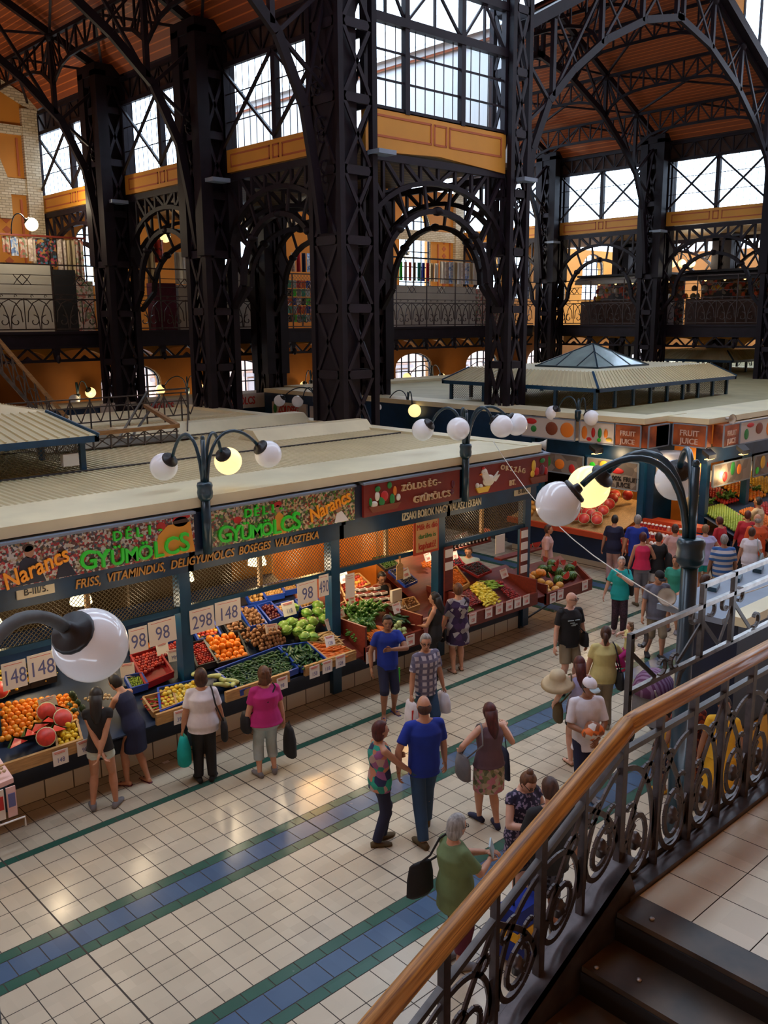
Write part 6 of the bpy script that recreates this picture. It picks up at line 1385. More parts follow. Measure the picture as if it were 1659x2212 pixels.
def person(label,x,y,face,H_=1.65,w=1.0,female=False,skin='skinA',hair='short',hcol='hbrown',top=None,sleeve=.5,hem=.47,bottom=None,leg=1.0,skirt=None,dress=False,shoes='cblack',
    hl=(-.17,.03,.47),hr=(.17,.03,.47),lean=0,lfoot=(-.055,0,0),rfoot=(.055,0,0),turn=0,nod=0,neckline=None,belly=0,hat=None,glasses=False,el=(-.6,-1,0),er=(.6,-1,0),z0=0,bodyz=1.0,extra=None,pole=(0,1,0)):
    t=thing('person',label,'person',(x,y,z0),None,math.radians(face)-PI/2)
    h=H_; S=lambda v:Vector(v)*h
    ln=Matrix.Rotation(-lean,3,'X'); hip=S((0,0,.52*bodyz-.0)); 
    if z0==0 and bodyz==1: 
        rch=max(abs(lfoot[1]),abs(rfoot[1])); hip.z=h*(.52-.25*rch**2-.0)
    def T(p): return hip+ln@(S(p)-S((0,0,.52)))     # torso space (given in upright body units)
    shw=(.088 if female else .101)*(.7+.3*w); hpw=.048
    nk=T((0,-.005,.845)); sh={-1:T((-shw,0,.798)),1:T((shw,0,.798))}
    hc=nk+ln@S((0,.012,.085)); 
    Rh=Matrix.Rotation(math.radians(turn),3,'Z')@Matrix.Rotation(-lean*.5-nod,3,'X'); hc=nk+(Rh@S((0,.018,.08)))
    hand={}
    elb={}
    for s,hp,po in((-1,hl,el),(1,hr,er)):
        e,wv=ik(sh[s],T(hp) if lean else S(hp),.17*h,.15*h,Vector(po)); elb[s]=e; hand[s]=wv
    knee={};ank={};hj={}
    for s,f in((-1,lfoot),(1,rfoot)):
        hj[s]=hip+S((s*hpw,0,-.01)); k,a=ik(hj[s],S((f[0],f[1],f[2]+.045)),.245*h,.235*h,Vector(pole)); knee[s]=k; ank[s]=a
    wf=w
    b=MB()
    ri=Vector((1,0,0));fw=ln@Vector((0,1,0)); 
    if female: rg=[(.475,.085,.062),(.52,.098,.07),(.57,.09,.065),(.64,.073,.055),(.70,.082,.066),(.755,.086,.07),(.80,.078,.052),(.825,.05,.04)]
    else: rg=[(.475,.08,.06),(.52,.088,.066),(.57,.086,.064),(.64,.084,.062),(.70,.095,.068),(.755,.1,.07),(.80,.088,.056),(.825,.055,.042)]
    def rings(inf,z0_=0,z1_=9,bl=belly,extraf=0):
        out=[]
        for z,a,c in rg:
            if z0_<=z<=z1_:
                g=w if z<.78 else (.7+.3*w); bb=bl*math.exp(-((z-.6)/.07)**2)
                out.append((T((0,bb*.5,z)),(a*g+inf)*h,(c*g+inf+bb*.6)*h,ri,fw))
        return out
    b.loft(rings(0),16)
    b.tube([nk-ln@S((0,0,.03)),nk,hc-Rh@S((0,.0,.03))],.032*h,12,rs=[.045*h*(.8+.2*w),.033*h,.031*h])
    b.ell(hc,.044*h,.056*h,.066*h,Rh,16,12,fn=lambda v:Vector((v.x*(1-.22*max(0,-v.z/(.066*h))**1.5),v.y,v.z)))
    b.ell(hc+Rh@S((0,.02,-.04)),.028*h,.032*h,.022*h,Rh,10,8)
    b.ell(hc+Rh@S((0,.057,-.008)),.009*h,.012*h,.014*h,Rh,8,6)
    for s in(-1,1): b.ell(hc+Rh@S((s*.045,-.004,-.005)),.006*h,.011*h,.017*h,Rh,8,6)
    for s in(-1,1):
        a,e,v=sh[s],elb[s],hand[s]; g=.75+.25*w
        b.tube([nk-ln@S((0,0,.022)),a+S((0,0,.004))],.03*h,10,rs=[.03*h,.025*h*g])
        b.ell(a,.029*h*g,.03*h*g,.029*h*g,n=10,m=8)
        cone(b,a,e,.0275*h*g,.0225*h*g,12,steps=4,bulge=.002*h); b.ell(e,.0235*h*g,.0235*h*g,.0235*h*g,n=10,m=7); cone(b,e,v,.0235*h*g,.0155*h,12,steps=4,bulge=.003*h); b.ell(v,.016*h,.016*h,.016*h,n=8,m=6)
        k,an,j=knee[s],ank[s],hj[s]
        b.ell(j,.045*h*g,.046*h*g,.05*h*g,n=12,m=8); cone(b,j,k,.046*h*g,.033*h*g,14,steps=4,bulge=.002*h); b.ell(k,.033*h*g,.034*h*g,.036*h*g,n=10,m=7)
        cv=(k.lerp(an,.3))+Vector((0,-.008*h,0)); b.tube([k,cv,k.lerp(an,.65),an],.03*h,12,rs=[.031*h*g,.036*h*g,.027*h,.02*h]); b.ell(an,.021*h,.022*h,.024*h,n=8,m=6)
        f=(lfoot if s<0 else rfoot); fd=Vector((s*.25,1,0)).normalized() if len(f)<4 else Vector((math.sin(math.radians(f[3])),math.cos(math.radians(f[3])),0))
        fl=S((f[0],f[1],f[2])); b.loft([(fl+fd*(-.035*h)+Vector((0,0,.02*h)),.019*h,.018*h,Vector((fd.y,-fd.x,0)),Vector((0,0,1))),(fl+fd*.03*h+Vector((0,0,.018*h)),.025*h,.017*h,Vector((fd.y,-fd.x,0)),Vector((0,0,1))),(fl+fd*.085*h+Vector((0,0,.011*h)),.026*h,.01*h,Vector((fd.y,-fd.x,0)),Vector((0,0,1))),(fl+fd*.11*h+Vector((0,0,.01*h)),.014*h,.007*h,Vector((fd.y,-fd.x,0)),Vector((0,0,1)))],10)
    me=remesh(b,VOX*h/1.65*.9,'body',4)
    # hands
    hb=MB()
    for s in(-1,1):
        v=hand[s]; d=(v-elb[s]).normalized(); side=d.cross(Vector((0,1,0)) if abs(d.y)<.8 else Vector((0,0,1))).normalized(); pn=side.cross(d).normalized()
        # palm
        if pn.dot(Vector((-s,0,0)))<0 and abs(d.z)>.6: pass
        wd=pn if abs(d.z)>.6 else side; nn=d.cross(wd).normalized()
        hb.loft([(v-d*.008*h,.0135*h,.011*h,wd,nn),(v+d*.02*h,.021*h,.011*h,wd,nn),(v+d*.05*h,.023*h,.0085*h,wd,nn),(v+d*.056*h,.02*h,.006*h,wd,nn)],10)
        curl=nn if nn.dot(Vector((-s,.3,0)))>0 else -nn
        for i,(o,L) in enumerate(((-.016,.036),(-.0055,.043),(.0055,.041),(.016,.032))):
            p0=v+d*.05*h+wd*(o*h); p1=p0+d*L*.5*h+curl*.004*h; p2=p1+d*L*.3*h+curl*.011*h; p3=p2+d*L*.12*h+curl*.011*h; hb.tube([p0,p1,p2,p3],.005*h,6,rs=[.0056*h,.0052*h,.0047*h,.0035*h])
        th=1 if wd.dot(Vector((0,1,0)))>0 or abs(d.z)<=.6 else -1
        p0=v+d*.014*h+wd*(th*.016*h); hb.tube([p0,p0+d*.018*h+wd*(th*.014*h),p0+d*.036*h+wd*(th*.017*h)+curl*.006*h],.0065*h,6,rs=[.008*h,.0065*h,.0045*h])
    bm=bmesh.new(); bm.from_mesh(me); m2=bpy.data.meshes.new('h'); m2.from_pydata(hb.v,[],hb.f); bm.from_mesh(m2); bmesh.ops.recalc_face_normals(bm,faces=bm.faces); bm.to_mesh(me); bm.free(); bpy.data.meshes.remove(m2)
    body=meshobj(me,'body',skin,t)
    # face
    fa=MB()
    for s in(-1,1): fa.ell(hc+Rh@S((s*.018,.0515,.006)),.0065*h,.003*h,.0035*h,Rh,8,5)
    fa.build('eyes','black',t)
    fa=MB()
    for s in(-1,1): fa.beam(hc+Rh@S((s*.009,.0545,.018)),hc+Rh@S((s*.028,.0485,.018)),.003*h,.0035*h)
    fa.build('eyebrows',hcol if hair!='bald' else 'hbrown',t)
    fa=MB(); fa.ell(hc+Rh@S((0,.051,-.034)),.012*h,.003*h,.003*h,Rh,8,5); fa.build('mouth','pskin',t)
    if glasses:
        fa=MB()
        for s in(-1,1):
            c=hc+Rh@S((s*.019,.058,.005)); fa.poly([c+Rh@S((.013*math.cos(2*PI*k/10),0,.01*math.sin(2*PI*k/10))) for k in range(10)],.003*h,close=True); fa.beam(c+Rh@S((s*.013,0,.002)),hc+Rh@S((s*.047,.0,.004)),.003*h)
        fa.build('glasses','black',t)
    # hair
    hr_=MB()
    def cap(s=1.0,back=-.008,up=.006,front=.4):
        def fn(v):
            y=v.y/(.06*h); z=v.z/(.07*h)
            if y>front and z<.55: v=Vector((v.x*.93,v.y*.72,v.z))
            if y>.2 and z<-.1: v=Vector((v.x*.9,v.y*.5,v.z*.6))
            return v
        hr_.ell(hc+Rh@S((0,back,up)),.049*h*s,.06*h*s,.068*h*s,Rh,20,14,fn)
    if hair=='short': cap(1.03,-.008,.008,.35)
    elif hair=='crop': cap(1.0,-.008,.006,.3)
    elif hair=='balding': hr_.ell(hc+Rh@S((0,-.022,-.012)),.047*h,.042*h,.042*h,Rh,16,10)
    elif hair=='bob': cap(1.1,-.008,.008,.35); hr_.ell(hc+Rh@S((0,-.022,-.025)),.055*h,.048*h,.06*h,Rh,16,10)
    elif hair=='curly':
        cap(1.12,-.01,.01,.35); hr_.ell(hc+Rh@S((0,-.03,-.03)),.056*h,.045*h,.06*h,Rh,16,10)
        for k in range(26):
            a=random.uniform(0,6.28);z=random.uniform(-.06,.06); hr_.ell(hc+Rh@S((.05*math.cos(a),-.012-.045*abs(math.sin(a)),z)),.018*h,.018*h,.02*h,None,6,5)
    elif hair=='long':
        cap(1.06,-.008,.006,.35); hr_.tube([hc+Rh@S((0,-.03,.02)),hc+Rh@S((0,-.05,-.05)),nk+ln@S((0,-.062,-.03)),nk+ln@S((.005,-.072,-.1))],.05*h,12,rs=[.05*h,.046*h,.042*h,.018*h])
    elif hair=='pony':
        cap(1.03,-.008,.006,.35); a=hc+Rh@S((0,-.062,.01)); hr_.tube([a,a+S((0,-.03,-.01)),a+S((0,-.035,-.06)),a+S((0,-.02,-.11))],.02*h,10,rs=[.012*h,.022*h,.022*h,.006*h])
    elif hair=='bun': cap(1.03,-.008,.006,.35); hr_.ell(hc+Rh@S((0,-.03,.07)),.024*h,.024*h,.022*h,None,12,8)
    elif hair=='lowbun': cap(1.03,-.008,.006,.35); hr_.ell(hc+Rh@S((0,-.06,.0)),.024*h,.022*h,.022*h,None,12,8)
    if hair!='bald': hr_.build('hair',hcol,t)
    if hat=='cap' or hat=='visor':
        hm='cblack' if hat=='cap' else 'cltblue'
        q_=MB(); q_.ell(hc+Rh@S((0,-.004,.026)),.051*h,.062*h,.052*h,Rh,18,12,fn=lambda v:Vector((v.x,v.y,max(v.z,-.008*h)))); q_.build('cap','cblack' if hat=='cap' else 'cwhite_',t)
        q_=MB(); c=hc+Rh@S((0,.05,.018)); q_.loft([(c,.042*h,.004*h,Rh@Vector((1,0,0)),Rh@Vector((0,0,1))),(c+Rh@S((0,.03,-.004)),.04*h,.003*h,Rh@Vector((1,0,0)),Rh@Vector((0,0,1))),(c+Rh@S((0,.045,-.01)),.022*h,.002*h,Rh@Vector((1,0,0)),Rh@Vector((0,0,1)))],14); q_.build('cap_brim',hm,t)
    # clothes
    inf=.011
    if top:
        q_=MB(); zlo=hem
        R_=rings(inf,min(.52,max(hem,.475)) if not dress else .475,9)
        z_h=hem
        gg=rings(inf+.006,.475,.53)
        lo=(T((0,.0,z_h)),)
        base=R_[0]; ext=base
        if not dress:
            q_.loft([(T((0,belly*.2,hem)),max(base[1]*1.1,(.048+.062*(.75+.25*w))*h),base[2]*1.12,ri,fw)]+[r for r in R_ if True],18)
        else:
            hz=dress if isinstance(dress,float) else .3; fl_=1.12
            q_.loft([(S((0,.0,hz)),base[1]*fl_,base[2]*1.2,ri,Vector((0,1,0))),(S((0,0,(hz+.5)/2)),base[1]*1.1,base[2]*1.15,ri,Vector((0,1,0)))]+R_,18)
        for s in(-1,1):
            if sleeve>=0: q_.tube([nk-ln@S((0,0,.034)),sh[s]+S((0,0,.002))],.036*h,12,rs=[.034*h,.034*h*(.75+.25*w)])
            if sleeve>0:
                g=.75+.25*w; a=sh[s]; e=elb[s]; v=hand[s]
                q_.ell(a+Vector((-s*.002*h,0,0)),.0365*h*g,.037*h*g,.0355*h*g,n=12,m=8)
                if sleeve<=1: cone(q_,a,a.lerp(e,sleeve),.034*h*g,.0365*h*g,14)
                else: cone(q_,a,e,.034*h*g,.03*h*g,14); q_.ell(e,.03*h*g,.03*h*g,.03*h*g,n=10,m=8); cone(q_,e,e.lerp(v,sleeve-1),.03*h*g,.024*h,14)
            elif sleeve==0: q_.ell(sh[s]*.88+nk*.12,.034*h,.036*h,.03*h,n=10,m=8)
        me=remesh(q_,VOX*h/1.65,'shirt',3); nm='dress' if dress else 'shirt'; o=meshobj(me,nm,top,t)
    if bottom:
        q_=MB(); zt_=.6
        R_=[r for r in rings(inf*.7,.475,.575,bl=0)]
        q_.loft([(T((0,0,.455)),R_[0][1]*.98,R_[0][2]*.98,ri,fw)]+R_,16)
        for s in(-1,1):
            j,k,an=hj[s],knee[s],ank[s]; g=.75+.25*w
            if leg<=.5:
                e=j.lerp(k,leg*2); cone(q_,j,e,.053*h*g,(.053 if leg>.2 else .056)*h*g,16)
            else:
                cone(q_,j,k,.053*h*g,.045*h*g,16); q_.ell(k,.047*h*g,.049*h*g,.05*h*g,n=12,m=8); e=k.lerp(an,(leg-.5)*2); cone(q_,k,e,.046*h*g,(.036 if leg>.9 else .042)*h*g,16)
        me=remesh(q_,VOX*h/1.65,'trousers',3); meshobj(me,'trousers' if leg>.6 else 'shorts',bottom,t)
    if skirt:
        q_=MB(); m_,hz,fl_=skirt; R_=rings(inf*.9,.52,.6,bl=0); bx_,by_=R_[0][1],R_[0][2]
        c=(S((0,(lfoot[1]+rfoot[1])*.25,hz))); q_.loft([(c,bx_*fl_,by_*fl_*1.15,ri,Vector((0,1,0))),(S((0,0,(hz+.5)/2)),bx_*(1+fl_)/2*1.02,by_*(1+fl_)/2*1.1,ri,Vector((0,1,0)))]+R_,18); me=remesh(q_,VOX,'skirt',3); meshobj(me,'skirt',m_,t)
    for s,f in((-1,lfoot),(1,rfoot)):
        fd=Vector((s*.25,1,0)).normalized(); fl=S((f[0],f[1],f[2])); rr=Vector((fd.y,-fd.x,0)); Z=Vector((0,0,1)); q_=MB()
        if shoes.endswith('!'):   # sandals
            q_.loft([(fl+fd*(-.04*h)+Z*.004*h,.02*h,.005*h,rr,Z),(fl+fd*.03*h+Z*.004*h,.026*h,.005*h,rr,Z),(fl+fd*.11*h+Z*.004*h,.018*h,.004*h,rr,Z)],10); 
            q_.tube([fl+fd*.06*h-rr*.027*h+Z*.004,fl+fd*.06*h+Z*.03*h,fl+fd*.06*h+rr*.027*h+Z*.004],.005*h,6)
        else:
            q_.loft([(fl+fd*(-.045*h)+Z*.02*h,.02*h,.02*h,rr,Z),(fl+fd*(-.01*h)+Z*.026*h,.025*h,.027*h,rr,Z),(fl+fd*.04*h+Z*.02*h,.03*h,.021*h,rr,Z),(fl+fd*.09*h+Z*.014*h,.031*h,.014*h,rr,Z),(fl+fd*.12*h+Z*.011*h,.018*h,.009*h,rr,Z)],14)
        q_.build('shoe',shoes.rstrip('!'),t)
    A=math.radians(face)-PI/2; RZ=Matrix.Rotation(A,3,'Z')
    t['_']=1; del t['_']
    Wd=lambda p:RZ@Vector(p)+Vector((x,y,z0))
    return dict(t=t,hand={s:Wd(hand[s]) for s in(-1,1)},sh={s:Wd(sh[s]) for s in(-1,1)},W=Wd,S=lambda v:Wd(S(v)),T=lambda v:Wd(T(v)),h=h,hc=Wd(hc),RZ=RZ,Rh=Rh,nk=Wd(nk),elb={s:Wd(elb[s]) for s in(-1,1)})
def bag(P_,side,m_,label,wd=.3,hh=.34,th=.1,drop=.12,name='shopping_bag',handle=True,flare=1.1,sway=(0,0),top=None):
    c=P_['hand'][side]+Vector((0,0,-.05)); rt=P_['RZ']@Vector((0,1,0)); nn=P_['RZ']@Vector((1,0,0)); z=Vector((0,0,1))
    c=c+Vector((sway[0],sway[1],0))
    t=thing(name,label,'bag',tuple(c-z*(drop+hh)))
    b=MB(); b.loft([(c-z*(drop+hh),wd*.42*flare,th*.5,rt,nn),(c-z*(drop+hh*.95),wd*.5*flare,th*.6,rt,nn),(c-z*(drop+hh*.5),wd*.5,th*.6,rt,nn),(c-z*(drop+hh*.1),wd*.42,th*.35,rt,nn),(c-z*drop,wd*.3,th*.12,rt,nn)],16); b.build('bag_body',m_,t)
    b=MB(); 
    for s in(-1,1): b.tube([c-z*(drop+.02)+rt*(s*wd*.22),c-z*drop*.5+rt*(s*wd*.1),c+z*.02],.007,6)
    b.build('handle',top or m_,t); return t
def shoulderbag(P_,side,m_,label,zc=.5,wd=.26,hh=.24,th=.1,out=.17,fw_=-.02,strap='near',name='shoulder_bag',cross=False):
    h=P_['h']; c=P_['S']((side*out,fw_,zc)); rt=P_['RZ']@Vector((0,1,0)); nn=P_['RZ']@Vector((1,0,0)); z=Vector((0,0,1))
    t=thing(name,label,'bag',tuple(c-z*hh/2)); b=MB(); b.loft([(c-z*hh*.5,wd*.35,th*.4,rt,nn),(c-z*hh*.4,wd*.5,th*.5,rt,nn),(c+z*hh*.1,wd*.48,th*.5,rt,nn),(c+z*hh*.45,wd*.4,th*.3,rt,nn),(c+z*hh*.5,wd*.3,th*.15,rt,nn)],14); b.build('bag_body',m_,t)
    shd=P_['T'](((-side if cross else side)*.075,0,.845)); b=MB()
    for dy in(.07,-.085): 
        mid=P_['T'](((.0 if cross else side*.105),dy*1.15,.72)); b.tube([c+z*hh*.4+rt*(.06 if dy>0 else -.06),mid,P_['T'](((-side if cross else side)*.085,dy*.5,.825)),shd],.011,6)
    b.build('strap',m_,t); return t
p=person('young woman in a black top and pale shorts, hands behind her back',4.76,10.52,55,1.68,.92,True,'skinB','long','hblack','cblack',.25,.5,'cshorts',.16,shoes='cgrey',hl=(.03,-.09,.5),hr=(.0,-.12,.46),el=(-1,-.5,0),er=(1,-.5,0),lfoot=(-.085,0,0),rfoot=(.085,.02,0))
p=person('woman in a navy sleeveless dress bending over the counter, facing left',5.4,10.82,112,1.62,1.0,True,'skinB','short','hblack','cnavy',-1,.47,dress=.31,shoes='cwine!',lean=.38,nod=.35,hl=(-.05,.28,.62),hr=(.06,.27,.62),er=(.4,-.3,-1),el=(-.4,-.3,-1),lfoot=(-.06,.06,0),rfoot=(.06,-.06,0))
p=person('woman with dark hair in a white top and black trousers, seen from behind',6.12,10.24,60,1.64,1.3,True,'skinB','bob','hbrown','cwhite_',.75,.46,'cblack',1.0,shoes='cblack',hl=(-.17,.0,.47)); bag(p,-1,'caqua','turquoise plastic bag held by the woman in white',.26,.42,.16,.04); shoulderbag(p,1,'cblack','black shoulder bag on the woman in white',.46,.3,.3)
p=person('woman with ginger curls in a magenta shirt and pale blue capri trousers',6.83,9.78,70,1.6,1.35,True,'skinA','curly','hginger','cmagenta',.7,.49,'cltblue',.78,shoes='cgrey',hl=(-.17,.03,.48),lfoot=(-.07,0,0),rfoot=(.07,.02,0)); shoulderbag(p,-1,'cblack','round black bag at the hip of the woman in magenta',.5,.32,.26,.14,.16,.06,cross=True); bag(p,1,'cblack','large black bag hanging right of the woman in magenta',.34,.44,.14,.05,sway=(.06,-.05))
p=person('man in a bright blue shirt and dark shorts, hand on his chest, facing the aisle',9.42,10.08,-118,1.7,1.05,False,'skinC','short','hblack','croyal',.6,.47,'cnavy',.58,shoes='croyal!',hr=(.17,.05,.5),hl=(.0,.14,.7),el=(-1,.2,-.3),lfoot=(-.07,-.04,0),rfoot=(.06,.07,0),turn=-10,nod=.12)
for s_ in(1,): 
    m=MB(); c=p['S']((-.095,0.01,.44)); m.beam(p['S']((-.108,.0,.46)),p['S']((-.105,.0,.31)),.015,.05); m.build('stripe','lgreen',None,'neon green side stripe on the shorts of the man in blue','stripe')
p=person('grey haired man in a plaid shirt carrying white bags',9.16,8.98,-100,1.73,1.1,False,'skinB','short','hgrey','pplaid',.75,.45,'cjeans',1.0,shoes='cgrey',turn=-28,glasses=True,nod=.15,lfoot=(-.05,.04,0),rfoot=(.05,-.05,0)); b1=bag(p,1,'cwhite_','white bag with a red letter held low by the man in plaid',.3,.38,.12,.04); bag(p,-1,'cwhite_','white crumpled bag beside the man in plaid',.28,.3,.16,.04)
m=MB(); c=p['hand'][1]; m.box(c.x-.08,c.x+.08,c.y-.1,c.y-.085,c.z-.38,c.z-.2); m.build('bag_print','pred',label='red printed block on the white bag of the man in plaid',cat='print')
p=person('woman in a purple patterned tunic reaching into the corner stall',11.58,10.55,62,1.66,1.25,True,'skinA','short','hginger','pgeo',.9,.47,dress=.33,shoes='cbrown_!',hr=(.14,.27,.62),hl=(-.17,.02,.48),lfoot=(-.05,-.02,0),rfoot=(.06,.04,0)); shoulderbag(p,-1,'cblack','black bag beside the patterned tunic',.42,.26,.28,.1,.15,.1,cross=True)
p=person('dark haired woman in a black vest with grey sleeves at the red framed stall',11.05,10.6,120,1.6,1.0,True,'skinB','long','hblack','cblack',-1,.47,'cblack',1.0,shoes='cblack',hl=(-.04,.2,.62),hr=(.1,.2,.62)); 
p=person('woman seller in a dark tank top inside the red framed stall',11.15,12.1,-115,1.7,1.0,True,'skinC','lowbun','hblack','cblack',-1,.5,'cnavy',1.0,nod=.4,hl=(-.05,.2,.6),hr=(.1,.2,.6))
p=person('seller in a pale blue shirt inside the corner stall',13.82,12.3,-150,1.68,1.2,False,'skinB','short','hbrown','cltblue',.7,.47,'cjeans',1.0,nod=.3,hl=(-.03,.17,.64),hr=(.06,.17,.62))
p=person('woman with a dark bob in a tropical print top, hand reaching right',6.82,7.45,-18,1.58,1.12,True,'skinB','bob','hred','ptropic',-1,.46,'cnavy',1.0,shoes='cbrown_',hr=(.06,.24,.56),hl=(.02,.14,.7),el=(-.6,-.2,-.8),turn=-8,lfoot=(-.03,.03,0),rfoot=(.04,-.05,0))
p=person('tall balding man in a royal blue polo and jeans walking away',7.32,7.2,63,1.84,1.12,False,'skinB','balding','hbrown','croyal',.72,.46,'cjeans',1.0,shoes='cbrown_',lfoot=(-.05,-.14,0.0),rfoot=(.06,.12,.0),turn=-5,hr=(.17,.06,.46),hl=(-.18,-.02,.5),el=(-1,-.6,0))
p=person('woman with long dark hair in a mauve tank top and floral skirt',8.08,6.82,68,1.63,1.15,True,'skinA','long','hred','cpurplegrey',-1,.5,skirt=('pfloral',.3,1.02),shoes='cnavy',hr=(.2,.12,.72),er=(.6,-.3,-1),hl=(-.2,.1,.6),el=(-1,-.6,-.2),lfoot=(-.04,.07,0),rfoot=(.04,-.07,0)); 
b_=shoulderbag(p,-1,'cgrey','grey and black bag on the arm of the woman in the floral skirt',.5,.36,.3,.14,.2,.04); bag(p,1,'cnavy','navy tote hanging from the raised arm of the woman in the floral skirt',.32,.4,.06,.22,sway=(-.02,.0))
p=person('older woman with grey bob in an olive tee looking at a small card',5.86,5.36,-10,1.62,1.25,True,'skinB','bob','hgrey','cgreenolive',.8,.4,'cwine',.85,shoes='cgrey',hr=(.06,.22,.66),hl=(-.0,.24,.68),er=(.8,-.3,-1),el=(-.8,-.3,-1),glasses=True,nod=.15,belly=.03); shoulderbag(p,-1,'cblack','black square tote on the back of the woman in olive',.58,.32,.36,.08,.12,-.16)
m=MB(); c=(p['hand'][1]+p['hand'][-1])/2+p['RZ']@Vector((0,.05,.05)); m.prism([c+Vector((-.05,-.05,-.05)),c+Vector((.06,.03,-.03)),c+Vector((.04,.06,.09)),c+Vector((-.07,-.02,.07))],(.01,-.012,.004)); m.build('small_card','cltblue',label='pale blue card held by the grey haired woman in olive',cat='card')
p=person('woman with a ginger top bun in a dark speckled dress unwrapping food',7.08,5.5,-105,1.65,1.25,True,'skinD','bun','hginger','pdots',.25,.47,dress=.32,shoes='cwine!',hr=(.05,.17,.66),hl=(-.04,.18,.66),er=(.9,-.3,-1),el=(-.9,-.3,-1),nod=.55,glasses=True)
m=MB(); c=(p['hand'][1]+p['hand'][-1])/2+Vector((0,0,.03)); m.ell(c,.09,.07,.05,None,10,7,fn=lambda v:v*(1+.25*math.sin(40*v.x+25*v.y))); m.build('paper_napkin','paper',label='white crumpled napkin in the hands of the woman with the bun',cat='napkin')
p=person('man with cropped dark hair in a black tee and plaid shorts behind the handrail',6.86,4.98,60,1.78,1.25,False,'skinB','crop','hbrown','cblack',.7,.45,'pplaiddk',.6,shoes='cblack',nod=.2,hl=(-.17,.06,.5),hr=(.18,.03,.48))
t=thing('rolling_suitcase','blue and yellow rolling suitcase standing behind the handrail','suitcase',(6.45,5.0,0)); m=MB(); m.box(6.25,6.65,4.88,5.12,.05,.62); m.build('case_body','croyal',t); m=MB(); m.box(6.24,6.66,4.87,5.13,.3,.4); m.build('band','cyel',t); m=MB(); m.tube([(6.33,5.0,.62),(6.33,5.0,.95),(6.57,5.0,.95),(6.57,5.0,.62)],.012,6); m.build('handle','black',t); m=MB()
for x in(6.3,6.6): m.lathe([(.04,0),(.04,.03)],(x,5.1,.04),10,(0,1,0))
m.build('wheel','black',t)
p=person('bald man with glasses in a black tee and khaki shorts facing the camera',12.3,8.68,-112,1.76,1.15,False,'skinD','bald','hgrey','cblack',.7,.46,'ckhaki',.44,shoes='cblack',turn=28,glasses=True,lfoot=(-.08,0,0),rfoot=(.08,0,0)); shoulderbag(p,-1,'cblack','black bag at the hip of the bald man',.52,.28,.26,.1,.15,.03,cross=True)
m=MB()
for k,(a,w_,z) in enumerate(((-.09,.1,.74),(.02,.12,.74),(.0,.09,.715),(-.05,.1,.7),(-.02,.09,.69))): m.beam(p['T']((a*.6,.092,z)),p['T']((a*.6+w_*.5,.092,z)),.02,.012)
m.build('shirt_print','cltblue',label='faded pale print across the black tee of the bald man',cat='print')
p=person('woman with a ponytail in a yellow top holding a toddler, seen from behind',11.45,7.42,48,1.66,1.25,True,'skinB','pony','hbrown','cyellowp',.6,.47,'ckhaki',1.0,shoes='ckhaki',turn=-25,nod=.2,hr=(.14,.18,.66),er=(.8,-.4,-.6)); shoulderbag(p,1,'cblack','round black bag on the hip of the woman in yellow',.5,.3,.28,.12,.14,-.05)
p2=person('toddler in a yellow top carried by the woman with the ponytail',11.75,7.18,150,.85,1.25,True,'skinD','curly','hlight','cyellowp',.3,.47,'cmagenta',.9,shoes='cpink',z0=.86,hl=(-.2,.16,.8),hr=(.1,.2,.75),lfoot=(-.08,.1,.12),rfoot=(.08,.1,.12))
t=thing('baby_stroller','stroller with striped purple hood behind the handrail','stroller',(11.6,6.6,0)); m=MB(); m.ell((11.6,6.65,.85),.34,.3,.3,None,14,9,fn=lambda v:Vector((v.x,v.y,max(v.z,-.05)))); m.build('hood','pstroller',t); m=MB(); m.prism([(11.35,6.4,.35),(11.9,6.4,.35),(12.0,6.4,.75),(11.35,6.4,.8)],(0,.45,0)); m.build('seat','cgrey',t); m=MB()
for s in(0,.45): m.tube([(11.2,6.4+s,1.0),(11.5,6.4+s,.5),(12.0,6.4+s,.1)],.014,6); m.tube([(11.9,6.4+s,.6),(11.35,6.4+s,.1)],.014,6)
m.build('frame','steel',t)
for x,y in((11.35,6.4),(11.35,6.85),(12.0,6.4),(12.0,6.85)): m=MB(); m.lathe([(.1,-.02),(.1,.02)],(x,y,.1),16,(0,1,0)); m.build('wheel','black',t)
p=person('woman with dark red hair in a lilac strappy top beside the straw hat',10.2,7.0,55,1.62,1.0,True,'skinD','long','hred','clilac',-1,.47,'cblack',.3,shoes='cbrown_!',hl=(-.2,.05,.56),lfoot=(-.05,0,0)); shoulderbag(p,-1,'cbrown_','olive brown bag hanging below the straw hat',.5,.3,.3,.12,.17,.03)
c=p['sh'][-1]+Vector((-.16,.08,.03)); m=MB(); m.lathe([(.24,-.09),(.2,-.04),(.12,.01),(.115,.05),(.1,.1),(.05,.13),(0.01,.135)],c,22,(-.25,-.1,1)); m.build('straw_hat','cstraw',label='cream straw sun hat with a dark band by the shoulder of the woman in lilac',cat='hat')
p=person('man in a white cap and white tee hugging an orange packet to his belly',9.45,6.36,-125,1.73,1.05,False,'skinC','short','hblack','cwhite_',.9,.42,'cnavy',.55,shoes='cgrey',hat='visor',hr=(.03,.14,.6),hl=(-.04,.15,.57),er=(1,-.5,-.5),el=(-1,-.5,-.5),turn=15,nod=.2); c=(p['hand'][1]+p['hand'][-1])/2+Vector((0,0,.08)); m=MB(); m.ell(c,.17,.12,.11,None,12,8,fn=lambda v:v*(1+.12*math.sin(30*v.x+20*v.z))); m.build('orange_packet','pbagorange',label='orange and white packet held by the man in the white cap',cat='packet')
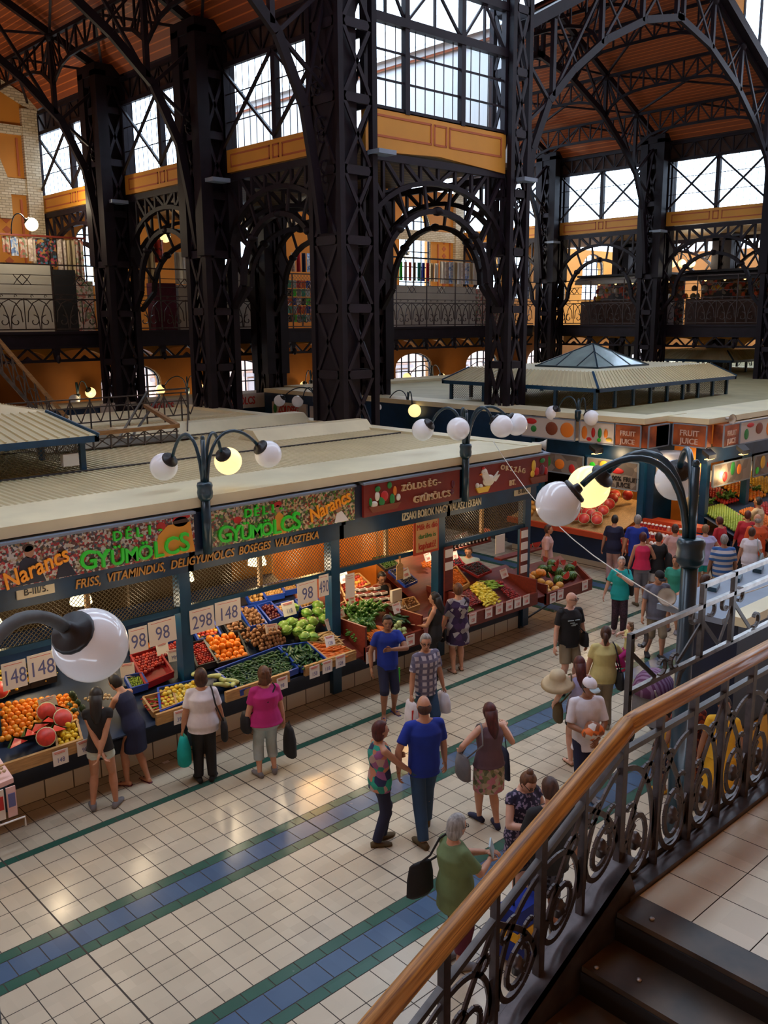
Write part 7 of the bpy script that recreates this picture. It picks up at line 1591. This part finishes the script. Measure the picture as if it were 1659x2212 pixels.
p=person('grey haired woman in a turquoise top with a hand at her throat',15.46,9.72,-140,1.6,1.15,True,'skinD','lowbun','hwhite','cteal',.75,.45,'pdarkdot',1.0,shoes='cpinkp!',hl=(-.0,.12,.76),el=(-1,-.2,-.6),hr=(.2,-.02,.46),lfoot=(-.05,.04,0),rfoot=(.05,-.04,0)); shoulderbag(p,-1,'cblack','black shoulder bag on the woman in turquoise',.58,.26,.26,.1,.14,-.02)
p=person('elderly man in a black cap and grey polo walking with a trolley',14.8,8.52,-125,1.7,1.2,False,'skinB','crop','hgrey','cgreyblue',.75,.45,'ckhaki',.52,shoes='cblack',hat='cap',nod=.3,lfoot=(-.05,.08,0),rfoot=(.06,-.06,0),hl=(-.2,.0,.45)); t=thing('shopping_trolley','black shopping trolley bag full of packets behind the lamp post','trolley',(15.2,8.0,0)); m=MB(); m.loft([((15.2,8.0,.1),.1,.08,Vector((1,0,0)),Vector((0,1,0))),((15.2,8.0,.6),.19,.15,Vector((1,0,0)),Vector((0,1,0)))],14); m.build('bag_body','cblack',t); m=MB(); m.ell((15.2,8.0,.62),.17,.14,.08,None,10,7); m.build('packets','pbagorange',t)
p=person('woman with red hair in a pink tank top and grey shorts',17.42,10.44,40,1.65,1.1,True,'skinB','short','hred','cpink',-1,.5,'cgreyblue',.58,shoes='cbrown_',hr=(.12,.16,.6),lfoot=(-.05,-.05,0),rfoot=(.06,.05,0))
p=person('woman in a black jacket carrying a bag beside the woman in pink',17.75,10.25,50,1.62,1.0,True,'skinB','short','hbrown','cblack',1.5,.44,'cwhite_',.4,shoes='cblack'); shoulderbag(p,1,'cblack','black backpack on the woman beside the pink tank top',.6,.3,.4,.16,.13,-.06)
p=person('dark haired woman in a navy shirt at the melon halves',18.55,11.9,25,1.65,1.15,True,'skinB','short','hblack','cnavy',.7,.44,'cpinkp',1.0,shoes='cblack',nod=.15)
p=person('grey haired man in a blue shirt beside the woman in navy',18.5,11.25,40,1.76,1.1,False,'skinB','short','hgrey','croyal',.7,.44,'cnavy',1.0,shoes='cblack')
p=person('woman in a pale pink tee and black striped skirt at the juice cups',18.7,10.4,45,1.64,1.05,True,'skinB','lowbun','hbrown','cpinkp',.55,.52,skirt=('pstripebw',.3,1.05),shoes='cblack',hl=(-.14,.14,.56))
p=person('woman in a green tee behind the big lamp pole carrying bags',16.3,9.0,-170,1.6,1.1,True,'skinB','short','hbrown','cmint',.6,.45,'ckhaki',.48,shoes='cgrey',hl=(-.12,.17,.58)); bag(p,1,'corangec','orange bag of the woman in green',.26,.3,.1,.05)
p=person('heavy woman in a pale lilac blouse and teal shorts seen from behind',19.3,9.98,38,1.6,1.5,True,'skinB','short','hlight','clilac',.4,.42,'caqua',.42,shoes='cgrey',hr=(.17,.12,.6))
p=person('woman with red hair in a red tee beside the lilac blouse',20.45,10.2,80,1.58,1.1,True,'skinB','short','hred','credc',.7,.45,'cblack',1.0,nod=.2)
p=person('man in a blue and white striped tee and beige shorts',18.3,9.02,40,1.7,1.3,False,'skinC','crop','hgrey','pstripeblue',.85,.45,'ccream',.45,shoes='cgrey',lfoot=(-.07,0,0),rfoot=(.07,0,0)); bag(p,-1,'lgreen' if False else 'cyellowp','lime yellow bag held by the man in stripes',.26,.34,.12,.05)
p=person('seller in a cream shirt holding a cut watermelon behind the right counter',22.6,10.3,95,1.76,1.1,False,'skinC','crop','hblack','ccream',.75,.44,'cblack',1.0,hl=(-.1,.25,.64),hr=(.0,.25,.62)); put('watermelon_half',tuple(p['hand'][-1]+Vector((-.05,.02,.08))),(0,-.8,.5),'cut watermelon held by the seller in the cream shirt','held watermelon','watermelon',1.0)
p=person('heavy man in an orange tee with a shoulder strap at the right edge',20.55,9.35,55,1.76,1.3,False,'skinB','balding','hgrey','corangec',.8,.45,'ckhaki',.5,shoes='cgrey'); shoulderbag(p,1,'cblack','black strap bag on the man in orange',.55,.24,.24,.1,.16,0,cross=True)
p=person('woman with short dark hair in a white tee at the right edge',19.75,9.1,20,1.6,1.15,True,'skinB','short','hbrown','cwhite_',.6,.46,'cwhite_',.6,shoes='cgrey'); shoulderbag(p,1,'cltblue','pale bag on the woman in the white tee',.55,.28,.3,.1,.15,0)
p=person('woman in dark red beside the man in orange',21.3,9.95,30,1.64,1.15,True,'skinB','short','hred','credc',1.6,.45,'cblack',1.0)
p=person('person in a white shirt and dark trousers standing past the corner stall',16.75,12.5,-60,1.6,1.1,True,'skinB','short','hbrown','cpinkp',.9,.5,'cnavy',1.0,shoes='cblack')
p=person('dark haired man in a black tee seen over the near kiosk roof',14.9,7.65,-20,1.75,1.1,False,'skinB','short','hbrown','cblack',.7,.46,'ckhaki',.6,turn=-15)
p=person('boy in a yellow shirt behind the scroll railing',10.4,5.75,150,1.15,1.0,False,'skinC','crop','hblack','cyel',.6,.45,'cnavy',.5,shoes='cyel',turn=20)
p=person('woman in a long wine red dress behind the scroll railing',10.35,5.4,-160,1.6,1.15,True,'skinC','bun','hblack','pwine',.8,.47,dress=.14,shoes='cblack')
p=person('woman in a yellow blouse and yellow skirt beside the dark blue kiosk',10.35,4.95,-150,1.62,1.1,True,'skinC','short','hblack','cyel',.6,.5,skirt=('cyel',.25,1.15),shoes='credc')
# ================= GALLERY GOODS =================
cells('lace',[(.5,.42,.36),(.4,.3,.26),(.6,.52,.48),(.45,.38,.3)],14,.8); cells('embro',[(.02,.015,.02),(.02,.015,.02),(.3,.03,.06),(.04,.12,.2),(.3,.15,.04)],14,.8); cells('bluelace',[(.5,.55,.65),(.15,.25,.5),(.6,.6,.62)],12,.8); cells('floralcl',[(.5,.4,.35),(.4,.15,.12),(.2,.25,.15),(.55,.45,.4)],12,.8); cells('redprint',[(.35,.02,.01),(.35,.02,.01),(.1,.01,.01)],14,.8)
mat('tcream',(.45,.36,.22),.8,0,(2,.3,None,(6,6,.5))); mat('twhite',(.62,.6,.56),.8,0,(2,.15,None,(6,6,.5))); mat('panelwhite',(.5,.48,.42),.6,0,(1,.1))
def cloth(x,w_,z0,z1,m_,label,y=30.5,group=None,cat='cloth'):
    b=MB(); n=8; vs=[]
    for i in range(n+1):
        u=i/n; yy=y+.05*math.sin(u*9+x); vs+=[(x-w_/2+w_*u,yy,z1),(x-w_/2+w_*u*1.0,yy+.02*math.sin(u*20),z0)]
    b.add(vs+[(a,c+.02,d) for a,c,d in vs],[(2*i,2*i+2,2*i+3,2*i+1) for i in range(n)]+[(2*n+2+2*i+1,2*n+2+2*i+3,2*n+2+2*i+2,2*n+2+2*i) for i in range(n)])
    return b.build('hanging_cloth',m_,label=label,cat=cat,group=group)
for x,w_,z0,z1,m_,l in((11.95,.26,8.45,8.95,'floralcl','brown flowered hanging cloth, leftmost over the white counter'),(12.22,.26,8.35,8.95,'bluelace','blue and white hanging cloth'),(12.5,.27,8.3,8.93,'floralcl','pink flowered hanging cloth beside the blue one'),(12.78,.25,8.2,8.95,'lace','pale lace cloth left of the black embroidered one'),(13.25,.66,8.05,8.93,'embro','square black cloth with bright embroidered flowers'),(13.78,.26,7.95,8.95,'lace','cream lace cloth right of the black embroidered one'),(14.08,.28,7.7,8.93,'tcream','beige hanging cloth beside the lace'),(14.38,.28,7.5,8.97,'floralcl','rose patterned cloth, rightmost of the left row')): cloth(x,w_,z0,z1,m_,l)
m=MB(); m.box(11.5,14.6,30.4,30.5,8.97,9.03); m.build('hanging_rail','redboard',label='red rail carrying the left row of hanging cloths',cat='rail')
def counter(x0,x1,z1,m_,label,y=30.3,z0=5.9): m=MB(); m.box(x0,x1,y,y+.5,z0,z1); m.build('stall_counter',m_,label=label,cat='counter')
counter(11.0,13.25,8.1,'panelwhite','white draped gallery counter at the left edge'); counter(13.35,14.1,7.95,'cblack','black draped gallery counter beside the white one'); counter(14.1,14.7,7.6,'floralcl','gallery counter hung with flowered lace')
counter(15.0,16.2,7.6,'panelwhite','white gallery counter behind the leftmost column'); counter(17.0,17.9,7.6,'cwine','dark gallery counter with wine cloth'); counter(18.0,19.4,7.55,'panelwhite','white gallery counter with stacked folded shirts'); counter(19.5,21.2,8.15,'panelwhite','tall white gallery panel left of the shirts'); counter(21.4,22.4,8.0,'panelwhite','white gallery panel behind the second column')
for x,w_,z0,z1,m_,l in((15.3,.5,7.6,8.5,'tcream','beige folded curtains behind the leftmost column'),(15.9,.5,7.6,8.5,'tcream','second beige curtain behind the leftmost column'),(17.6,.5,8.35,9.15,'redprint','red scarf hanging above the gallery'),(17.3,.4,7.6,8.9,'tcream','cream cloth beside the red scarf'),(18.55,.6,7.6,8.75,'twhite','white dress hanging in the gallery'),(19.1,.35,7.75,8.2,'caqua','dark green garment beside the white dress')): cloth(x,w_,z0,z1,m_,l,30.9)
rows=[('lace','cwine','cnavy','bluelace','tcream','bluelace','tcream')]
for i,(m_,l) in enumerate((('lace','lace strip'),('credc','red strip'),('cnavy','navy strip'),('bluelace','blue laced strip'),('tcream','beige strip'),('lace','pale strip'),('tcream','beige strip near the pier'))):
    cloth(23.6+i*.28,.26,8.2,8.95,m_,'%s hanging over the coloured shirts'%l,30.7)
cc=[('cmint','green'),('cwhite_','white'),('cltblue','light blue'),('cblack','black'),('credc','red'),('lgreen','bright green'),('corangec','orange'),('cgrey','grey'),('croyal','blue')]
for r_ in range(5):
    for k in range(9):
        m_,cn=cc[(k*2+r_*3)%9] if k<7 else (('lgreen','bright green') if r_%2 else ('corangec','orange'))
        b=MB(); x=23.3+k*.24; z=7.85-r_*.34; b.prism([(x-.1,30.6,z-.3),(x+.1,30.6,z-.3),(x+.1,30.6,z-.1),(x+.13,30.6,z-.08),(x+.1,30.6,z),(x-.1,30.6,z),(x-.13,30.6,z-.08),(x-.1,30.6,z-.1)],(0,.03,0)); b.build('folded_shirt',m_,label='small %s shirt in the display grid left of the nearest pier'%cn,cat='shirt',group='%s shirts in the display grid'%cn)
meshpanel(23.1,25.5,6.2,8.1,lambda u,z:(u,30.5,z),None,.16,.01).name='display_grid'; o=bpy.data.objects['display_grid']; tag(o,'white wire display grid behind the small shirts','grid')
colr=[('cyellowp','yellow'),('lgreen','lime green'),('cpinkp','pale pink'),('corangec','orange'),('cbrown_','brown'),('cmint','dark green'),('croyal','blue'),('credc','red'),('tcream','sand'),('twhite','white')]
for i,(m_,cn) in enumerate(colr): cloth(29.2+i*.29,.2,7.98,8.8,m_,'%s dress hanging on the rail right of the nearest pier'%cn,30.5,cat='dress')
for i in range(13):
    m_=['twhite','lace','bluelace','tcream'][i%4]; cloth(32.2+i*.28,.25,7.9,8.9,m_,'%s hanging in the row right of the coloured dresses'%{'twhite':'white cloth','lace':'lace cloth','bluelace':'bluish lace','tcream':'beige cloth'}[m_],30.5,group='pale cloths of the right row, '+m_)
m=MB(); m.box(28.8,35.9,30.45,30.55,8.95,9.02); m.build('hanging_rail','darkgrey',label='dark rail carrying coloured dresses and pale cloths',cat='rail')
counter(28.7,34.3,7.75,'panelwhite','long white gallery counter under the coloured dresses'); counter(34.4,36.2,7.7,'floralcl','gallery counter draped in pinkish lace near the second tall pier')
# right gallery stalls
cells('goods',[(.02,.012,.01),(.05,.02,.01),(.3,.12,.03),(.02,.015,.015),(.25,.2,.15),(.03,.02,.02),(.4,.05,.02),(.02,.015,.01)],7,.6)
for i,(y0,y1) in enumerate(((12,17),(17.6,22.4),(23.3,28.2))):
    t=thing('gallery_stall','dark food stall on the right gallery, '+['at the right edge','between the two right columns','left of the middle right column'][i],'stall',(40,(y0+y1)/2,5.9))
    m=MB(); m.box(40,40.6,y0,y1,5.9,7.1); m.build('counter','ochredk',t)
    m=MB(); m.box(41.4,41.5,y0,y1,5.9,8.3); m.build('goods_wall','goods',t)
    m=MB(); N=8; c=[(39.9+.5*math.cos(a),7.9+.35*math.sin(a)) for a in [PI/2+PI/2*k/N for k in range(N+1)]]; m.prism([(x,y0,z) for x,z in c]+[(39.9,y0,7.9)],(0,y1-y0,0)); m.build('awning','panelwhite' if i==2 else 'darkgrey',t)
    m=MB(); m.box(39.6,41.5,y0,y1,8.25,8.35); m.build('roof','darkgrey',t)
    for k in range(5):
        m=MB(); yy=y0+.5+k*(y1-y0-1)/4; m.ell((40.8,yy,7.95),.06,.06,.06,None,8,6); m.build('bulb','lampglow',t)
random.seed(5)
for i in range(46):
    y=random.uniform(12.5,28); z=random.choice((7.15,7.5)); m=MB(); s=random.uniform(.08,.16); m.lathe([(s*.6,0),(s,.08),(s*.8,.2),(s*.3,.26)],(40.3,y,z-.05),8); c_=random.choice(('twhite','redprint','cyel','tcream','corangec','cbrown_')); m.build('gallery_jar',c_,label='small %s item on the counter of the right gallery'%{'twhite':'white','redprint':'red','cyel':'yellow','tcream':'beige','corangec':'orange','cbrown_':'brown'}[c_],cat='jar',group='items on the right gallery counter, '+c_)
